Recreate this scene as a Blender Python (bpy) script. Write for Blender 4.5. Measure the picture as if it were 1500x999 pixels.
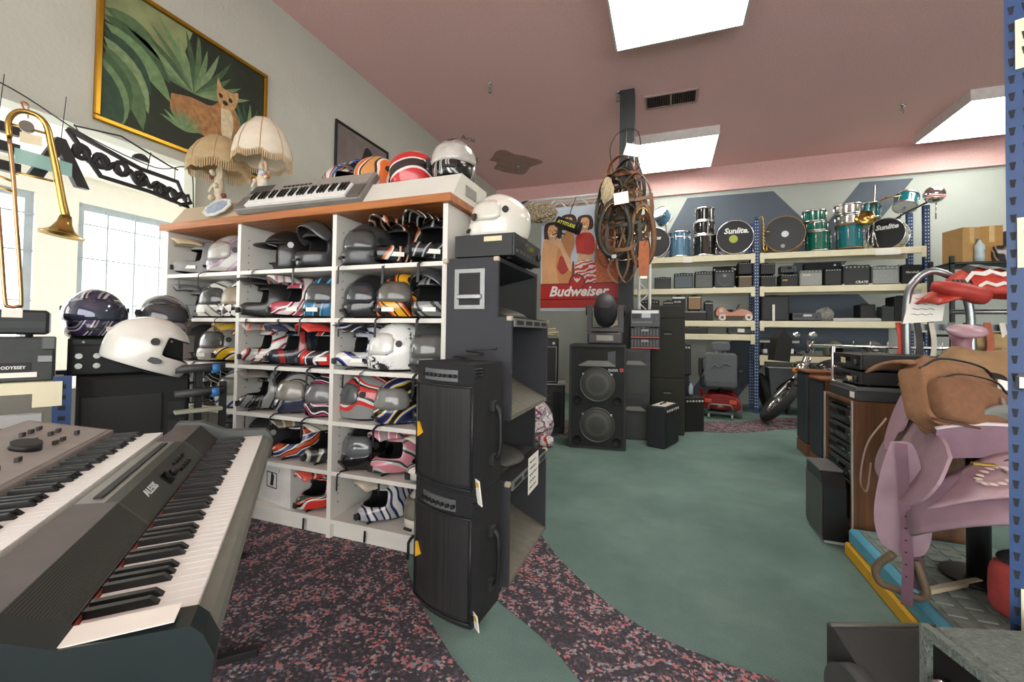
import bpy, bmesh, math, random
from mathutils import Matrix, Vector
from math import sin, cos, pi, radians as rad

random.seed(11)
S = bpy.context.scene
COL = S.collection
for _o in list(bpy.data.objects):
    bpy.data.objects.remove(_o)

# ------------------------------------------------------------------ camera
cd = bpy.data.cameras.new('camera')
cam = bpy.data.objects.new('camera', cd)
COL.objects.link(cam)
cd.sensor_width = 36.0
cd.lens = 621.9 / 1500 * 36
cd.shift_y = -25.8 / 1500
cd.clip_start = 0.02
YAW, PIT, ROL = rad(20.055), rad(1.196), rad(.8086)
_f = Vector((-sin(YAW) * cos(PIT), cos(YAW) * cos(PIT), sin(PIT)))
_r = Vector((cos(YAW), sin(YAW), 0))
_u = _r.cross(_f)
_r2 = _r * cos(ROL) + _u * sin(ROL)
_u2 = _u * cos(ROL) - _r * sin(ROL)
cam.matrix_world = Matrix(((_r2.x, _u2.x, -_f.x, 0), (_r2.y, _u2.y, -_f.y, 0), (_r2.z, _u2.z, -_f.z, 1.25), (0, 0, 0, 1)))
S.camera = cam

# ------------------------------------------------------------------ world and exposure
w = bpy.data.worlds.new('daylight')
S.world = w
w.use_nodes = True
w.node_tree.nodes['Background'].inputs[0].default_value = (1.0, 1.0, .98, 1)
w.node_tree.nodes['Background'].inputs[1].default_value = 4.4
S.view_settings.view_transform = 'Standard'
S.view_settings.look = 'None'
S.view_settings.gamma = 1.0
S.view_settings.use_curve_mapping = False
S.view_settings.exposure = 0.58
LIGHT = 8.2          # radiance of the fluorescent ceiling panels

# ------------------------------------------------------------------ materials
MATS = {}
def lin(h):
    c = [int(h[i:i + 2], 16) / 255 for i in (0, 2, 4)]
    return tuple(x / 12.92 if x <= .04045 else ((x + .055) / 1.055) ** 2.4 for x in c) + (1,)

def nt(name):
    m = bpy.data.materials.new(name)
    m.use_nodes = True
    t = m.node_tree
    return m, t, t.nodes['Principled BSDF'], t.nodes.new, t.links.new

def mat(h, rough=.5, metal=0., noise=.12, scale=14., bump=0., bscale=90., coat=0., stretch=None, key='', h2=None):
    """plain surface: one colour with procedural variation, optional fine relief"""
    k = (h, rough, metal, noise, scale, bump, bscale, coat, stretch, key, h2)
    if k in MATS:
        return MATS[k]
    m, t, p, N, Lk = nt('surface_' + h)
    tc = N('ShaderNodeTexCoord')
    mp = N('ShaderNodeMapping')
    mp.inputs['Scale'].default_value = stretch or (1, 1, 1)
    Lk(tc.outputs['Object'], mp.inputs[0])
    nz = N('ShaderNodeTexNoise')
    nz.inputs['Scale'].default_value = scale
    nz.inputs['Detail'].default_value = 5
    Lk(mp.outputs[0], nz.inputs['Vector'])
    mx = N('ShaderNodeMix')
    mx.data_type = 'RGBA'
    c = lin(h)
    a = lin(h2) if h2 else tuple(x * (1 - noise * 1.6) for x in c[:3]) + (1,)
    b = c if h2 else tuple(min(1, x * (1 + noise * 1.6)) for x in c[:3]) + (1,)
    mx.inputs['A'].default_value = a
    mx.inputs['B'].default_value = b
    Lk(nz.outputs['Fac'], mx.inputs['Factor'])
    Lk(mx.outputs['Result'], p.inputs['Base Color'])
    p.inputs['Roughness'].default_value = rough
    p.inputs['Metallic'].default_value = metal
    p.inputs['Coat Weight'].default_value = coat
    p.inputs['Coat Roughness'].default_value = .08
    if bump:
        n2 = N('ShaderNodeTexNoise')
        n2.inputs['Scale'].default_value = bscale
        n2.inputs['Detail'].default_value = 3
        Lk(mp.outputs[0], n2.inputs['Vector'])
        bp = N('ShaderNodeBump')
        bp.inputs['Strength'].default_value = bump
        bp.inputs['Distance'].default_value = .01
        Lk(n2.outputs['Fac'], bp.inputs['Height'])
        Lk(bp.outputs[0], p.inputs['Normal'])
    MATS[k] = m
    return m

def ramp(t, stops, interp='CONSTANT'):
    r = t.nodes.new('ShaderNodeValToRGB')
    r.color_ramp.interpolation = interp
    e = r.color_ramp.elements
    while len(e) < len(stops):
        e.new(.5)
    for q, (pos, h) in zip(e, stops):
        q.position = pos
        q.color = lin(h)
    return r

def graphic(cols, scale=7., dist=3., seed=0, rough=.22, coat=.5, kind='wave', th=None):
    """painted shell graphics: hard-edged bands of several colours"""
    k = ('g', tuple(cols), scale, dist, seed, rough, kind, th)
    if k in MATS:
        return MATS[k]
    m, t, p, N, Lk = nt('graphic_' + cols[0])
    tc = N('ShaderNodeTexCoord')
    mp = N('ShaderNodeMapping')
    mp.inputs['Location'].default_value = (seed * 1.37, seed * .71, seed * .29)
    mp.inputs['Rotation'].default_value = (seed * .9, .5 + seed * .4, seed * 1.3)
    Lk(tc.outputs['Object'], mp.inputs[0])
    if kind == 'wave':
        x = N('ShaderNodeTexWave')
        x.inputs['Scale'].default_value = scale * .52
        x.inputs['Distortion'].default_value = dist
        x.inputs['Detail'].default_value = 1
        x.inputs['Detail Scale'].default_value = 1.6
        src = x.outputs['Fac']
    elif kind == 'splat':
        x = N('ShaderNodeTexNoise')
        x.inputs['Scale'].default_value = scale
        x.inputs['Detail'].default_value = 8
        x.inputs['Roughness'].default_value = .75
        src = x.outputs['Fac']
    else:
        x = N('ShaderNodeTexChecker')
        x.inputs['Scale'].default_value = scale
        src = x.outputs['Fac']
    Lk(mp.outputs[0], x.inputs['Vector'])
    n = len(cols)
    st = [(i / n if not th else ([0] + list(th))[i], c) for i, c in enumerate(cols)]
    r = ramp(t, st)
    Lk(src, r.inputs[0])
    Lk(r.outputs[0], p.inputs['Base Color'])
    p.inputs['Roughness'].default_value = rough
    p.inputs['Coat Weight'].default_value = coat
    p.inputs['Coat Roughness'].default_value = .06
    MATS[k] = m
    return m

def grille(h, scale=220., h2='050505'):
    """perforated or woven loudspeaker cover"""
    k = ('gr', h, scale, h2)
    if k in MATS:
        return MATS[k]
    m, t, p, N, Lk = nt('grille_' + h)
    tc = N('ShaderNodeTexCoord')
    v = N('ShaderNodeTexVoronoi')
    v.inputs['Scale'].default_value = scale
    v.inputs['Randomness'].default_value = .15
    Lk(tc.outputs['Object'], v.inputs['Vector'])
    r = ramp(t, [(0, h2), (.35, h2), (.5, h)], 'LINEAR')
    Lk(v.outputs['Distance'], r.inputs[0])
    Lk(r.outputs[0], p.inputs['Base Color'])
    p.inputs['Roughness'].default_value = .55
    MATS[k] = m
    return m

def wood(h, h2, scale=6., rough=.45, stretch=(1, 1, .08)):
    k = ('w', h, h2, scale, stretch)
    if k in MATS:
        return MATS[k]
    m, t, p, N, Lk = nt('wood_' + h)
    tc = N('ShaderNodeTexCoord')
    mp = N('ShaderNodeMapping')
    mp.inputs['Scale'].default_value = stretch
    Lk(tc.outputs['Object'], mp.inputs[0])
    nz = N('ShaderNodeTexNoise')
    nz.inputs['Scale'].default_value = scale * 6
    nz.inputs['Detail'].default_value = 8
    nz.inputs['Distortion'].default_value = .6
    Lk(mp.outputs[0], nz.inputs['Vector'])
    r = ramp(t, [(.3, h2), (.7, h)], 'LINEAR')
    Lk(nz.outputs['Fac'], r.inputs[0])
    Lk(r.outputs[0], p.inputs['Base Color'])
    p.inputs['Roughness'].default_value = rough
    MATS[k] = m
    return m

def clear(tint='ffffff', alpha=.12, rough=.05):
    """thin clear sheet: mostly see-through with a glossy face"""
    k = ('c', tint, alpha, rough)
    if k in MATS:
        return MATS[k]
    m, t, p, N, Lk = nt('clear_' + tint)
    p.inputs['Base Color'].default_value = lin(tint)
    p.inputs['Roughness'].default_value = rough
    p.inputs['Alpha'].default_value = alpha
    nz = N('ShaderNodeTexNoise')
    nz.inputs['Scale'].default_value = 30
    MATS[k] = m
    return m

def glow(h, s):
    k = ('e', h, s)
    if k in MATS:
        return MATS[k]
    m, t, p, N, Lk = nt('lamp_' + h)
    p.inputs['Base Color'].default_value = lin(h)
    p.inputs['Emission Color'].default_value = lin(h)
    p.inputs['Emission Strength'].default_value = s
    MATS[k] = m
    return m

# ------------------------------------------------------------------ mesh builder
class B:
    def __init__(s):
        s.v, s.f, s.mi, s.sm, s.M = [], [], [], [], Matrix()

    def at(s, loc=(0, 0, 0), rz=0, rx=0, ry=0, sc=1):
        s.M = Matrix.Translation(loc) @ Matrix.Rotation(rz, 4, 'Z') @ Matrix.Rotation(ry, 4, 'Y') @ Matrix.Rotation(rx, 4, 'X') @ Matrix.Scale(sc, 4)
        return s

    def add(s, vs, fs, m=0, sm=False):
        o = len(s.v)
        s.v += [tuple(s.M @ Vector(v)) for v in vs]
        s.f += [tuple(i + o for i in f) for f in fs]
        s.mi += [m] * len(fs)
        s.sm += [sm] * len(fs)
        return s

    def box(s, x0, x1, y0, y1, z0, z1, m=0, b=0.):
        lo, hi = (min(x0, x1), min(y0, y1), min(z0, z1)), (max(x0, x1), max(y0, y1), max(z0, z1))
        b = min(b, *[(hi[i] - lo[i]) * .45 for i in range(3)])
        if b <= 0:
            vs = [(lo[0] if not i & 1 else hi[0], lo[1] if not i & 2 else hi[1], lo[2] if not i & 4 else hi[2]) for i in range(8)]
            return s.add(vs, [(0, 2, 3, 1), (4, 5, 7, 6), (0, 1, 5, 4), (2, 6, 7, 3), (0, 4, 6, 2), (1, 3, 7, 5)], m)
        vs, ix = [], {}
        for c in range(8):
            for a in range(3):
                p = []
                for i in range(3):
                    e = hi[i] if c >> i & 1 else lo[i]
                    p.append(e if i == a else e + (-b if c >> i & 1 else b))
                ix[c, a] = len(vs)
                vs.append(tuple(p))
        fs = []
        for a in range(3):
            o1, o2 = (a + 1) % 3, (a + 2) % 3
            for sg in (0, 1):
                q = [sg << a | i << o1 | j << o2 for i, j in ((0, 0), (1, 0), (1, 1), (0, 1))]
                fs.append(tuple(ix[c, a] for c in q))
            for i in (0, 1):
                for j in (0, 1):
                    c0 = i << o1 | j << o2
                    c1 = c0 | 1 << a
                    fs.append((ix[c0, o1], ix[c1, o1], ix[c1, o2], ix[c0, o2]))
        fs += [(ix[c, 0], ix[c, 1], ix[c, 2]) for c in range(8)]
        return s.add(vs, fs, m)

    def cyl(s, p0, p1, r0, r1=None, n=16, m=0, cap=True, sm=True, mc=None):
        r1 = r0 if r1 is None else r1
        p0, p1 = Vector(p0), Vector(p1)
        d = (p1 - p0).normalized()
        a = d.orthogonal().normalized()
        c = d.cross(a)
        vs = []
        for p, r in ((p0, r0), (p1, r1)):
            for i in range(n):
                t = 2 * pi * i / n
                vs.append(tuple(p + a * (r * cos(t)) + c * (r * sin(t))))
        s.add(vs, [(i, (i + 1) % n, n + (i + 1) % n, n + i) for i in range(n)], m, sm)
        if cap:
            s.add(vs, [tuple(range(n - 1, -1, -1)), tuple(range(n, 2 * n))], m if mc is None else mc)
        return s

    def tube(s, pts, r, n=8, m=0, closed=False, cap=True, flat=1.):
        pts = [Vector(p) for p in pts]
        k = len(pts)
        rr = r if isinstance(r, (list, tuple)) else [r] * k
        ds = []
        for i in range(k):
            a = pts[(i - 1) % k] if closed or i > 0 else pts[i]
            b = pts[(i + 1) % k] if closed or i < k - 1 else pts[i]
            d = b - a
            ds.append(d.normalized() if d.length > 1e-9 else Vector((0, 0, 1)))
        nrm = ds[0].orthogonal().normalized()
        vs = []
        for i in range(k):
            nrm = nrm - ds[i] * nrm.dot(ds[i])
            nrm = nrm.normalized() if nrm.length > 1e-6 else ds[i].orthogonal().normalized()
            bn = ds[i].cross(nrm)
            for j in range(n):
                t = 2 * pi * j / n
                vs.append(tuple(pts[i] + nrm * (rr[i] * cos(t)) + bn * (rr[i] * flat * sin(t))))
        q = k if closed else k - 1
        s.add(vs, [(i * n + j, i * n + (j + 1) % n, (i + 1) % k * n + (j + 1) % n, (i + 1) % k * n + j) for i in range(q) for j in range(n)], m, True)
        if cap and not closed:
            s.add(vs, [tuple(range(n - 1, -1, -1)), tuple(range((k - 1) * n, k * n))], m)
        return s

    def strap(s, pts, wdir, wd, th=.003, m=0):
        """flat band following pts, width along wdir"""
        wv = Vector(wdir).normalized() * wd / 2
        pts = [Vector(p) for p in pts]
        vs, k = [], len(pts)
        for i, p in enumerate(pts):
            d = (pts[min(i + 1, k - 1)] - pts[max(i - 1, 0)])
            nn = d.cross(wv)
            nn = nn.normalized() * th / 2 if nn.length > 1e-9 else Vector((0, 0, th / 2))
            vs += [tuple(p - wv - nn), tuple(p + wv - nn), tuple(p + wv + nn), tuple(p - wv + nn)]
        fs = [(i * 4 + j, i * 4 + (j + 1) % 4, i * 4 + 4 + (j + 1) % 4, i * 4 + 4 + j) for i in range(k - 1) for j in range(4)]
        return s.add(vs, fs + [(0, 1, 2, 3), (4 * k - 4, 4 * k - 3, 4 * k - 2, 4 * k - 1)], m)

    def lathe(s, prof, n=24, m=0, sm=True):
        vs = [(r * cos(2 * pi * i / n), r * sin(2 * pi * i / n), z) for r, z in prof for i in range(n)]
        k = len(prof)
        return s.add(vs, [(a * n + i, a * n + (i + 1) % n, a * n + n + (i + 1) % n, a * n + n + i) for a in range(k - 1) for i in range(n)], m, sm)

    def prism(s, poly, h0, h1, ax='z', m=0, ms=None):
        k = len(poly)
        g = {'z': lambda u, v, h: (u, v, h), 'x': lambda u, v, h: (h, u, v), 'y': lambda u, v, h: (u, h, v)}[ax]
        vs = [g(u, v, h0) for u, v in poly] + [g(u, v, h1) for u, v in poly]
        s.add(vs, [tuple(range(k)), tuple(range(k, 2 * k))], m)
        return s.add(vs, [(i, (i + 1) % k, k + (i + 1) % k, k + i) for i in range(k)], m if ms is None else ms)

    def grid(s, fn, nu, nv, m=0, cu=False, sm=True, keep=None):
        vs = [fn(i / (nu if cu else nu), j / nv) for j in range(nv + 1) for i in range(nu + (0 if cu else 1))]
        W = nu if cu else nu + 1
        fs = [(j * W + i, j * W + (i + 1) % W, j * W + W + (i + 1) % W, j * W + W + i) for j in range(nv) for i in range(nu) if keep is None or keep(i, j)]
        return s.add(vs, fs, m, sm)

    def ell(s, c, r, n=16, m=0, k=None):
        k = k or n // 2
        r = r if isinstance(r, (tuple, list)) else (r, r, r)
        return s.grid(lambda u, v: (c[0] + r[0] * sin(v * pi) * cos(2 * pi * u), c[1] + r[1] * sin(v * pi) * sin(2 * pi * u), c[2] + r[2] * cos(v * pi)), n, k, m, cu=True)

    def mesh(s, name, mats, mods=None):
        me = bpy.data.meshes.new(name)
        me.from_pydata(s.v, [], s.f)
        for q in mats:
            me.materials.append(q)
        me.polygons.foreach_set('material_index', s.mi)
        me.polygons.foreach_set('use_smooth', s.sm)
        bm = bmesh.new()
        bm.from_mesh(me)
        bmesh.ops.remove_doubles(bm, verts=bm.verts, dist=1e-6)
        bmesh.ops.recalc_face_normals(bm, faces=bm.faces)
        bm.to_mesh(me)
        bm.free()
        if mods:
            o = bpy.data.objects.new('tmp', me)
            COL.objects.link(o)
            for ty, kw in mods:
                md = o.modifiers.new(ty, ty)
                for a, b in kw.items():
                    setattr(md, a, b)
            dg = bpy.context.evaluated_depsgraph_get()
            me2 = bpy.data.meshes.new_from_object(o.evaluated_get(dg))
            bpy.data.objects.remove(o)
            me2.name = name
            return me2
        return me

def tag(o, label=None, cat=None, group=None, kind=None):
    for k, v in (('label', label), ('category', cat), ('group', group), ('kind', kind)):
        if v:
            o[k] = v
    return o

def link(name, me, parent=None, loc=(0, 0, 0), rot=(0, 0, 0)):
    o = bpy.data.objects.new(name, me)
    COL.objects.link(o)
    o.parent = parent
    o.location = loc
    o.rotation_euler = rot
    return o

def part(name, b, mats, parent, label=None, mods=None, loc=(0, 0, 0), rot=(0, 0, 0)):
    if not isinstance(mats, (list, tuple)):
        mats = [mats]
    o = link(name, b.mesh(name, mats, mods) if isinstance(b, B) else b, parent, loc, rot)
    if label:
        o['label'] = label
    return o

def thing(name, label, cat, loc=(0, 0, 0), rz=0, group=None, rx=0, ry=0):
    o = link(name, None, None, loc, (rx, ry, rz))
    o.empty_display_size = .05
    return tag(o, label, cat, group)

def one(name, b, mats, label, cat, group=None, loc=(0, 0, 0), rz=0, mods=None, kind=None):
    return tag(part(name, b, mats, None, None, mods, loc, (0, 0, rz)), label, cat, group, kind)

def struct(name, b, mats, parent=None):
    o = part(name, b, mats, parent)
    if not parent:
        o['kind'] = 'structure'
    return o

def dup(root, loc=None, rz=None, label=None, parent=None):
    c = root.copy()
    COL.objects.link(c)
    c.parent = parent
    if loc is not None:
        c.location = loc
    if rz is not None:
        c.rotation_euler.z = rz
    if label:
        c['label'] = label
    for ch in root.children:
        dup(ch, parent=c)
    return c

def text(parent, s, size, loc, rot, m, name='lettering', ext=.0008, shear=0., bold=0., align='CENTER', sx=1.):
    cu = bpy.data.curves.new('txt', 'FONT')
    cu.body = s
    cu.size = size
    cu.extrude = ext
    cu.shear = shear
    cu.offset = bold
    cu.align_x = align
    cu.align_y = 'CENTER'
    cu.resolution_u = 2
    o = bpy.data.objects.new('txt', cu)
    COL.objects.link(o)
    dg = bpy.context.evaluated_depsgraph_get()
    me = bpy.data.meshes.new_from_object(o.evaluated_get(dg))
    bpy.data.objects.remove(o)
    if sx != 1:
        me.transform(Matrix.Diagonal((sx, 1, 1, 1)))
    me.materials.clear()
    me.materials.append(m)
    return link(name, me, parent, loc, rot)

FR = (pi / 2, 0, 0)           # text that faces -Y
def arc(cx, cy, r, a0, a1, n):
    return [(cx + r * cos(rad(a0 + (a1 - a0) * i / n)), cy + r * sin(rad(a0 + (a1 - a0) * i / n))) for i in range(n + 1)]
def rrect(x0, x1, y0, y1, r, n=4):
    return arc(x1 - r, y1 - r, r, 0, 90, n) + arc(x0 + r, y1 - r, r, 90, 180, n) + arc(x0 + r, y0 + r, r, 180, 270, n) + arc(x1 - r, y0 + r, r, 270, 360, n)
def smooth(pts, n=6):
    """Catmull-Rom through points"""
    P = [Vector(p) for p in pts]
    P = [P[0] * 2 - P[1]] + P + [P[-1] * 2 - P[-2]]
    out = []
    for i in range(1, len(P) - 2):
        for j in range(n):
            t = j / n
            a, b, c, d = P[i - 1:i + 3]
            out.append(.5 * ((2 * b) + (c - a) * t + (2 * a - 5 * b + 4 * c - d) * t * t + (3 * b - a - 3 * c + d) * t ** 3))
    return out + [P[-2]]

BLACK = mat('17181a', .5)
BLACK2 = mat('232426', .6, noise=.2)
CHROME = mat('e2e2e2', .12, 1., noise=.03)
STEEL = mat('9a9c9e', .35, .9)
WHITE = mat('e8e6e0', .5)
PAPER = mat('efece2', .8, noise=.04)
CREAM = mat('e3dcbc', .5, noise=.1, scale=5)
BLUEM = mat('22406c', .45, noise=.15)
CARPETBLK = mat('1e1f21', .95, noise=.35, scale=120, bump=.5, bscale=300)
RUBBER = mat('1b1b1b', .8)
GOLD = mat('b48a2c', .3, .9)
BRASS = mat('b99a54', .25, .95, noise=.2)
DKGLASS = mat('0c0d0f', .06, coat=1.)
# ------------------------------------------------------------------ the room
XL, XR, YB, YF, ZC = -3.58, 7.4, 8.75, -3.6, 4.40

def carpet_green():
    m, t, p, N, Lk = nt('green_carpet')
    tc = N('ShaderNodeTexCoord')
    a = N('ShaderNodeTexNoise'); a.inputs['Scale'].default_value = 1.3; a.inputs['Detail'].default_value = 8; a.inputs['Roughness'].default_value = .65
    b = N('ShaderNodeTexNoise'); b.inputs['Scale'].default_value = 260; b.inputs['Detail'].default_value = 2
    Lk(tc.outputs['Object'], a.inputs['Vector']); Lk(tc.outputs['Object'], b.inputs['Vector'])
    r1 = ramp(t, [(.3, '607d76'), (.52, '728f88'), (.75, '87a19a')], 'LINEAR')
    Lk(a.outputs['Fac'], r1.inputs[0])
    mx = N('ShaderNodeMix'); mx.data_type = 'RGBA'; mx.blend_type = 'MULTIPLY'; mx.inputs['Factor'].default_value = .55
    r2 = ramp(t, [(.3, '8a8a8a'), (.7, 'ffffff')], 'LINEAR')
    Lk(b.outputs['Fac'], r2.inputs[0]); Lk(r1.outputs[0], mx.inputs['A']); Lk(r2.outputs[0], mx.inputs['B'])
    Lk(mx.outputs['Result'], p.inputs['Base Color'])
    p.inputs['Roughness'].default_value = .95
    bp = N('ShaderNodeBump'); bp.inputs['Strength'].default_value = .5; bp.inputs['Distance'].default_value = .004
    Lk(b.outputs['Fac'], bp.inputs['Height']); Lk(bp.outputs[0], p.inputs['Normal'])
    return m

def carpet_pattern():
    """confetti carpet: small random flecks that thicken along swirling arcs"""
    m, t, p, N, Lk = nt('confetti_carpet')
    tc = N('ShaderNodeTexCoord')
    v = N('ShaderNodeTexVoronoi'); v.inputs['Scale'].default_value = 92
    Lk(tc.outputs['Object'], v.inputs['Vector'])
    sp = N('ShaderNodeSeparateColor'); Lk(v.outputs['Color'], sp.inputs[0])
    sw = N('ShaderNodeTexVoronoi'); sw.inputs['Scale'].default_value = 2.6
    nz = N('ShaderNodeTexNoise'); nz.inputs['Scale'].default_value = 2.5
    Lk(tc.outputs['Object'], nz.inputs['Vector'])
    ad = N('ShaderNodeVectorMath'); ad.operation = 'MULTIPLY_ADD'; ad.inputs[1].default_value = (.35, .35, 0)
    Lk(nz.outputs['Color'], ad.inputs[0]); Lk(tc.outputs['Object'], ad.inputs[2]); Lk(ad.outputs[0], sw.inputs['Vector'])
    mu = N('ShaderNodeMath'); mu.operation = 'MULTIPLY'; mu.inputs[1].default_value = 30
    Lk(sw.outputs['Distance'], mu.inputs[0])
    sn = N('ShaderNodeMath'); sn.operation = 'SINE'; Lk(mu.outputs[0], sn.inputs[0])
    ma = N('ShaderNodeMath'); ma.operation = 'MULTIPLY_ADD'; ma.inputs[1].default_value = .2; Lk(sn.outputs[0], ma.inputs[0]); Lk(sp.outputs[0], ma.inputs[2])
    r = ramp(t, [(0, '3a393f'), (.36, '46444c'), (.6, '55505a'), (.7, '6f5c66'), (.775, 'a87c7c'), (.85, '7a919c'), (.92, 'b5a29f'), (.98, 'b87070')])
    Lk(ma.outputs[0], r.inputs[0]); Lk(r.outputs[0], p.inputs['Base Color'])
    p.inputs['Roughness'].default_value = .95
    return m

GREEN = carpet_green()
CONF = carpet_pattern()
fl = struct('floor', B().box(XL - 1.5, XR, YF, YB + .1, -.1, 0), GREEN)
def inlay(poly):
    part('carpet_inlay', B().prism(poly, .0005, .004), CONF, fl, 'dark confetti-patterned carpet with swirls of coral flecks')
def sp2(pts, n=5):
    return [(q.x, q.y) for q in smooth([(x, y, 0) for x, y in pts], n)]
inlay([(-3.5, 2.6), (-1.36, 2.6)] + sp2([(-1.36, 2.05), (-1.2, 1.86), (-.988, 1.662), (-.777, 1.489), (-.649, 1.404), (-.35, 1.2), (.1, .95)]) + [(.1, -2), (-3.5, -2)])
inlay([(-1.12, 2.4), (-.95, 2.03)] + sp2([(-.705, 1.848), (-.451, 1.692), (-.284, 1.545), (0, 1.27), (.3, .95)]) + [(.9, .7), (1.6, 1.3)] + sp2([(1.2, 1.62), (.7, 1.76), (.365, 1.807), (.164, 1.834), (-.093, 1.917), (-.404, 2.168), (-.668, 2.476), (-.85, 2.75), (-1.12, 2.95)]))
inlay(sp2([(-3.3, 5.9), (-1.9, 5.9), (-.6, 6.3), (.36, 6.7), (1.04, 6.95), (1.8, 7.6), (4.5, 8.4)]) + sp2([(4.5, 7.8), (2.6, 7.2), (1.6, 6.72), (.93, 6.18), (.32, 5.98), (-.6, 5.6), (-1.9, 4.6), (-3.3, 4.4)]))

PINK = mat('eabdb9', .9, noise=.13, scale=60, bump=.9, bscale=170)
cl = struct('ceiling', B().box(XL - .2, XR + .2, YF - .2, YB + .2, ZC, ZC + .15), PINK)
struct('trim_1', B().box(XL, XR, YB - .06, YB, 3.945, ZC), PINK)
pts = [(.42 * cos(a) * (1 + .25 * sin(3 * a + 1) + .12 * sin(7 * a)), .5 * sin(a) * (1 + .2 * cos(4 * a))) for a in [i * pi / 16 for i in range(32)]]
part('water_stain', B().at((-2.72, 7.35, 0)).prism(pts, ZC - .006, ZC + .01), mat('b48f80', .95, noise=.45, scale=7, bump=1., bscale=25, h2='8f6c66'), cl, 'peeling brownish water stain')

WALLP = mat('a8aea8', .7, noise=.05, scale=3, bump=.25, bscale=40)
b = B()
b.box(XL - .14, XL, YF, 2.314, 2.55, ZC).box(XL - .14, XL, 2.314, YB, 0, ZC).box(XL - .14, XL, YF, 2.314, 0, .85)
b.box(XL - .14, XL, YF, -1.2, .85, 2.55)
wl = struct('wall_left', b, mat('c4c6ba', .7, noise=.05, scale=3, bump=.25, bscale=40))
wb = struct('wall_back', B().box(XL - .2, XR + .2, YB, YB + .15, 0, ZC), WALLP)
NAVY = mat('505a66', .7, noise=.06, scale=4)
part('painted_band', B().prism([(-.32, 2.6), (.355, 3.874), (1.79, 3.861), (2.85, 2.6)], YB - .004, YB + .01, 'y'), NAVY, wb, 'slate blue painted wall graphic')
part('painted_band', B().prism([(3.072, 3.883), (3.79, 3.873), (1.15, 0.01), (.3, 0.01)], YB - .0045, YB + .01, 'y'), NAVY, wb, 'slate blue painted wall graphic')
part('painted_band', B().prism([(1.45, 1.0), (3.45, 1.0), (3.45, 1.5), (3.0, 2.03), (1.45, 2.03)], YB - .004, YB + .01, 'y'), NAVY, wb, 'slate blue painted wall graphic')
part('wall_seam', B().box(XL, XR, YB - .008, YB + .01, 3.90, 3.912), mat('a9afa8', .7), wb)
struct('wall_right', B().box(XR, XR + .15, YF - .2, YB + .2, 0, ZC), WALLP)
b = B().box(XL - .2, XR + .2, YF - .15, YF, 0, .25).box(XL - .2, XR + .2, YF - .15, YF, 3.5, ZC).box(XL - .2, XL + .4, YF - .15, YF, .25, 3.5).box(XR - .4, XR + .2, YF - .15, YF, .25, 3.5)
struct('wall_front', b, WALLP)
wroot = thing('window_4', None, None, (0, YF - .08, 0))
wroot['kind'] = 'structure'
for i in range(6):      # unseen glazing, added behind the camera to let in fill daylight
    x0 = XL + .4 + i * (XR - XL - .8) / 6
    x1 = x0 + (XR - XL - .8) / 6
    part('mullion', B().box(x0 - .03, x0 + .03, -.04, .04, .25, 3.5), mat('8f9496', .4, .6), wroot)
    part('pane', B().box(x0 + .03, x1 - .03, -.004, .004, .25, 3.5), clear('ffffff', .06), wroot)

# deep window bay in the left wall
CREAMW = mat('eeebe2', .8, noise=.04)
b = B()
b.box(-4.95, XL - .14, -1.35, 3.35, 2.55, 2.7).box(-4.95, XL - .14, -1.35, 3.35, .7, .85)
b.box(-4.95, XL - .14, -1.35, -1.2, .85, 2.55).box(-4.95, XL - .14, 3.2, 3.35, .85, 2.55)
struct('trim_2', b, CREAMW)
b = B()
b.box(-4.92, -4.8, -1.2, 3.2, 2.33, 2.55).box(-4.92, -4.8, -1.2, 3.2, .85, 1.0).box(-4.92, -4.8, 1.88, 2.15, 1.0, 2.33).box(-4.92, -4.8, -.05, .2, 1.0, 2.33).box(-4.92, -4.8, 3.0, 3.2, 1.0, 2.33)
struct('wall_outer', b, CREAMW)
BARS = mat('a9b4bc', .6)
for i, (y0, y1) in enumerate(((-1.2, -.05), (.2, 1.88), (2.15, 3.0))):
    wroot = thing('window_%d' % (i + 1), None, None, (-4.86, 0, 0))
    wroot['kind'] = 'structure'
    fr = B()
    for (a0, a1, z0, z1) in ((y0, y1, 2.27, 2.33), (y0, y1, 1.0, 1.06), (y0, y0 + .05, 1.06, 2.27), (y1 - .05, y1, 1.06, 2.27)):
        fr.box(-.02, .03, a0, a1, z0, z1)
    part('window_frame', fr, BARS, wroot)
    part('pane', B().box(-.006, 0, y0 + .05, y1 - .05, 1.06, 2.27), clear('ffffff', .06), wroot)
    n = max(3, int((y1 - y0) / .19))
    for j in range(1, n):
        y = y0 + (y1 - y0) * j / n
        part('security_bar', B().box(.035, .047, y - .006, y + .006, 1.03, 2.30), BARS, wroot)
    for z in (1.45, 1.85, 2.15):
        part('security_bar', B().box(.035, .045, y0, y1, z - .006, z + .006), BARS, wroot)

# fluorescent ceiling fixtures, vent and sprinklers
FIXW = mat('cfc9c6', .6)
def ceiling_light(x, y, label):
    t = thing('ceiling_light', label, 'ceiling light', (x, y, ZC - .14), 0, 'fluorescent ceiling panels')
    h = .61
    b = B()
    b.box(-h, h, -.66, -.64, .0, .14).box(-h, h, .64, .66, .0, .14).box(-h, -h + .02, -.64, .64, 0, .14).box(h - .02, h, -.64, .64, 0, .14).box(-h + .02, h - .02, -.64, .64, .12, .14)
    part('housing', b, FIXW, t)
    part('diffuser', B().box(-h + .02, h - .02, -.64, .64, .003, .012), glow('fffdf2', LIGHT), t, 'glowing white diffuser panel')
ceiling_light(.08, 3.92, 'glowing square ceiling panel between the vent and the camera end of the room')
ceiling_light(.12, 7.62, 'glowing square ceiling panel just beyond the column, near the back wall')
ceiling_light(4.2, 7.62, 'glowing square ceiling panel beyond the blue perforated post, near the back wall')
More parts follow.
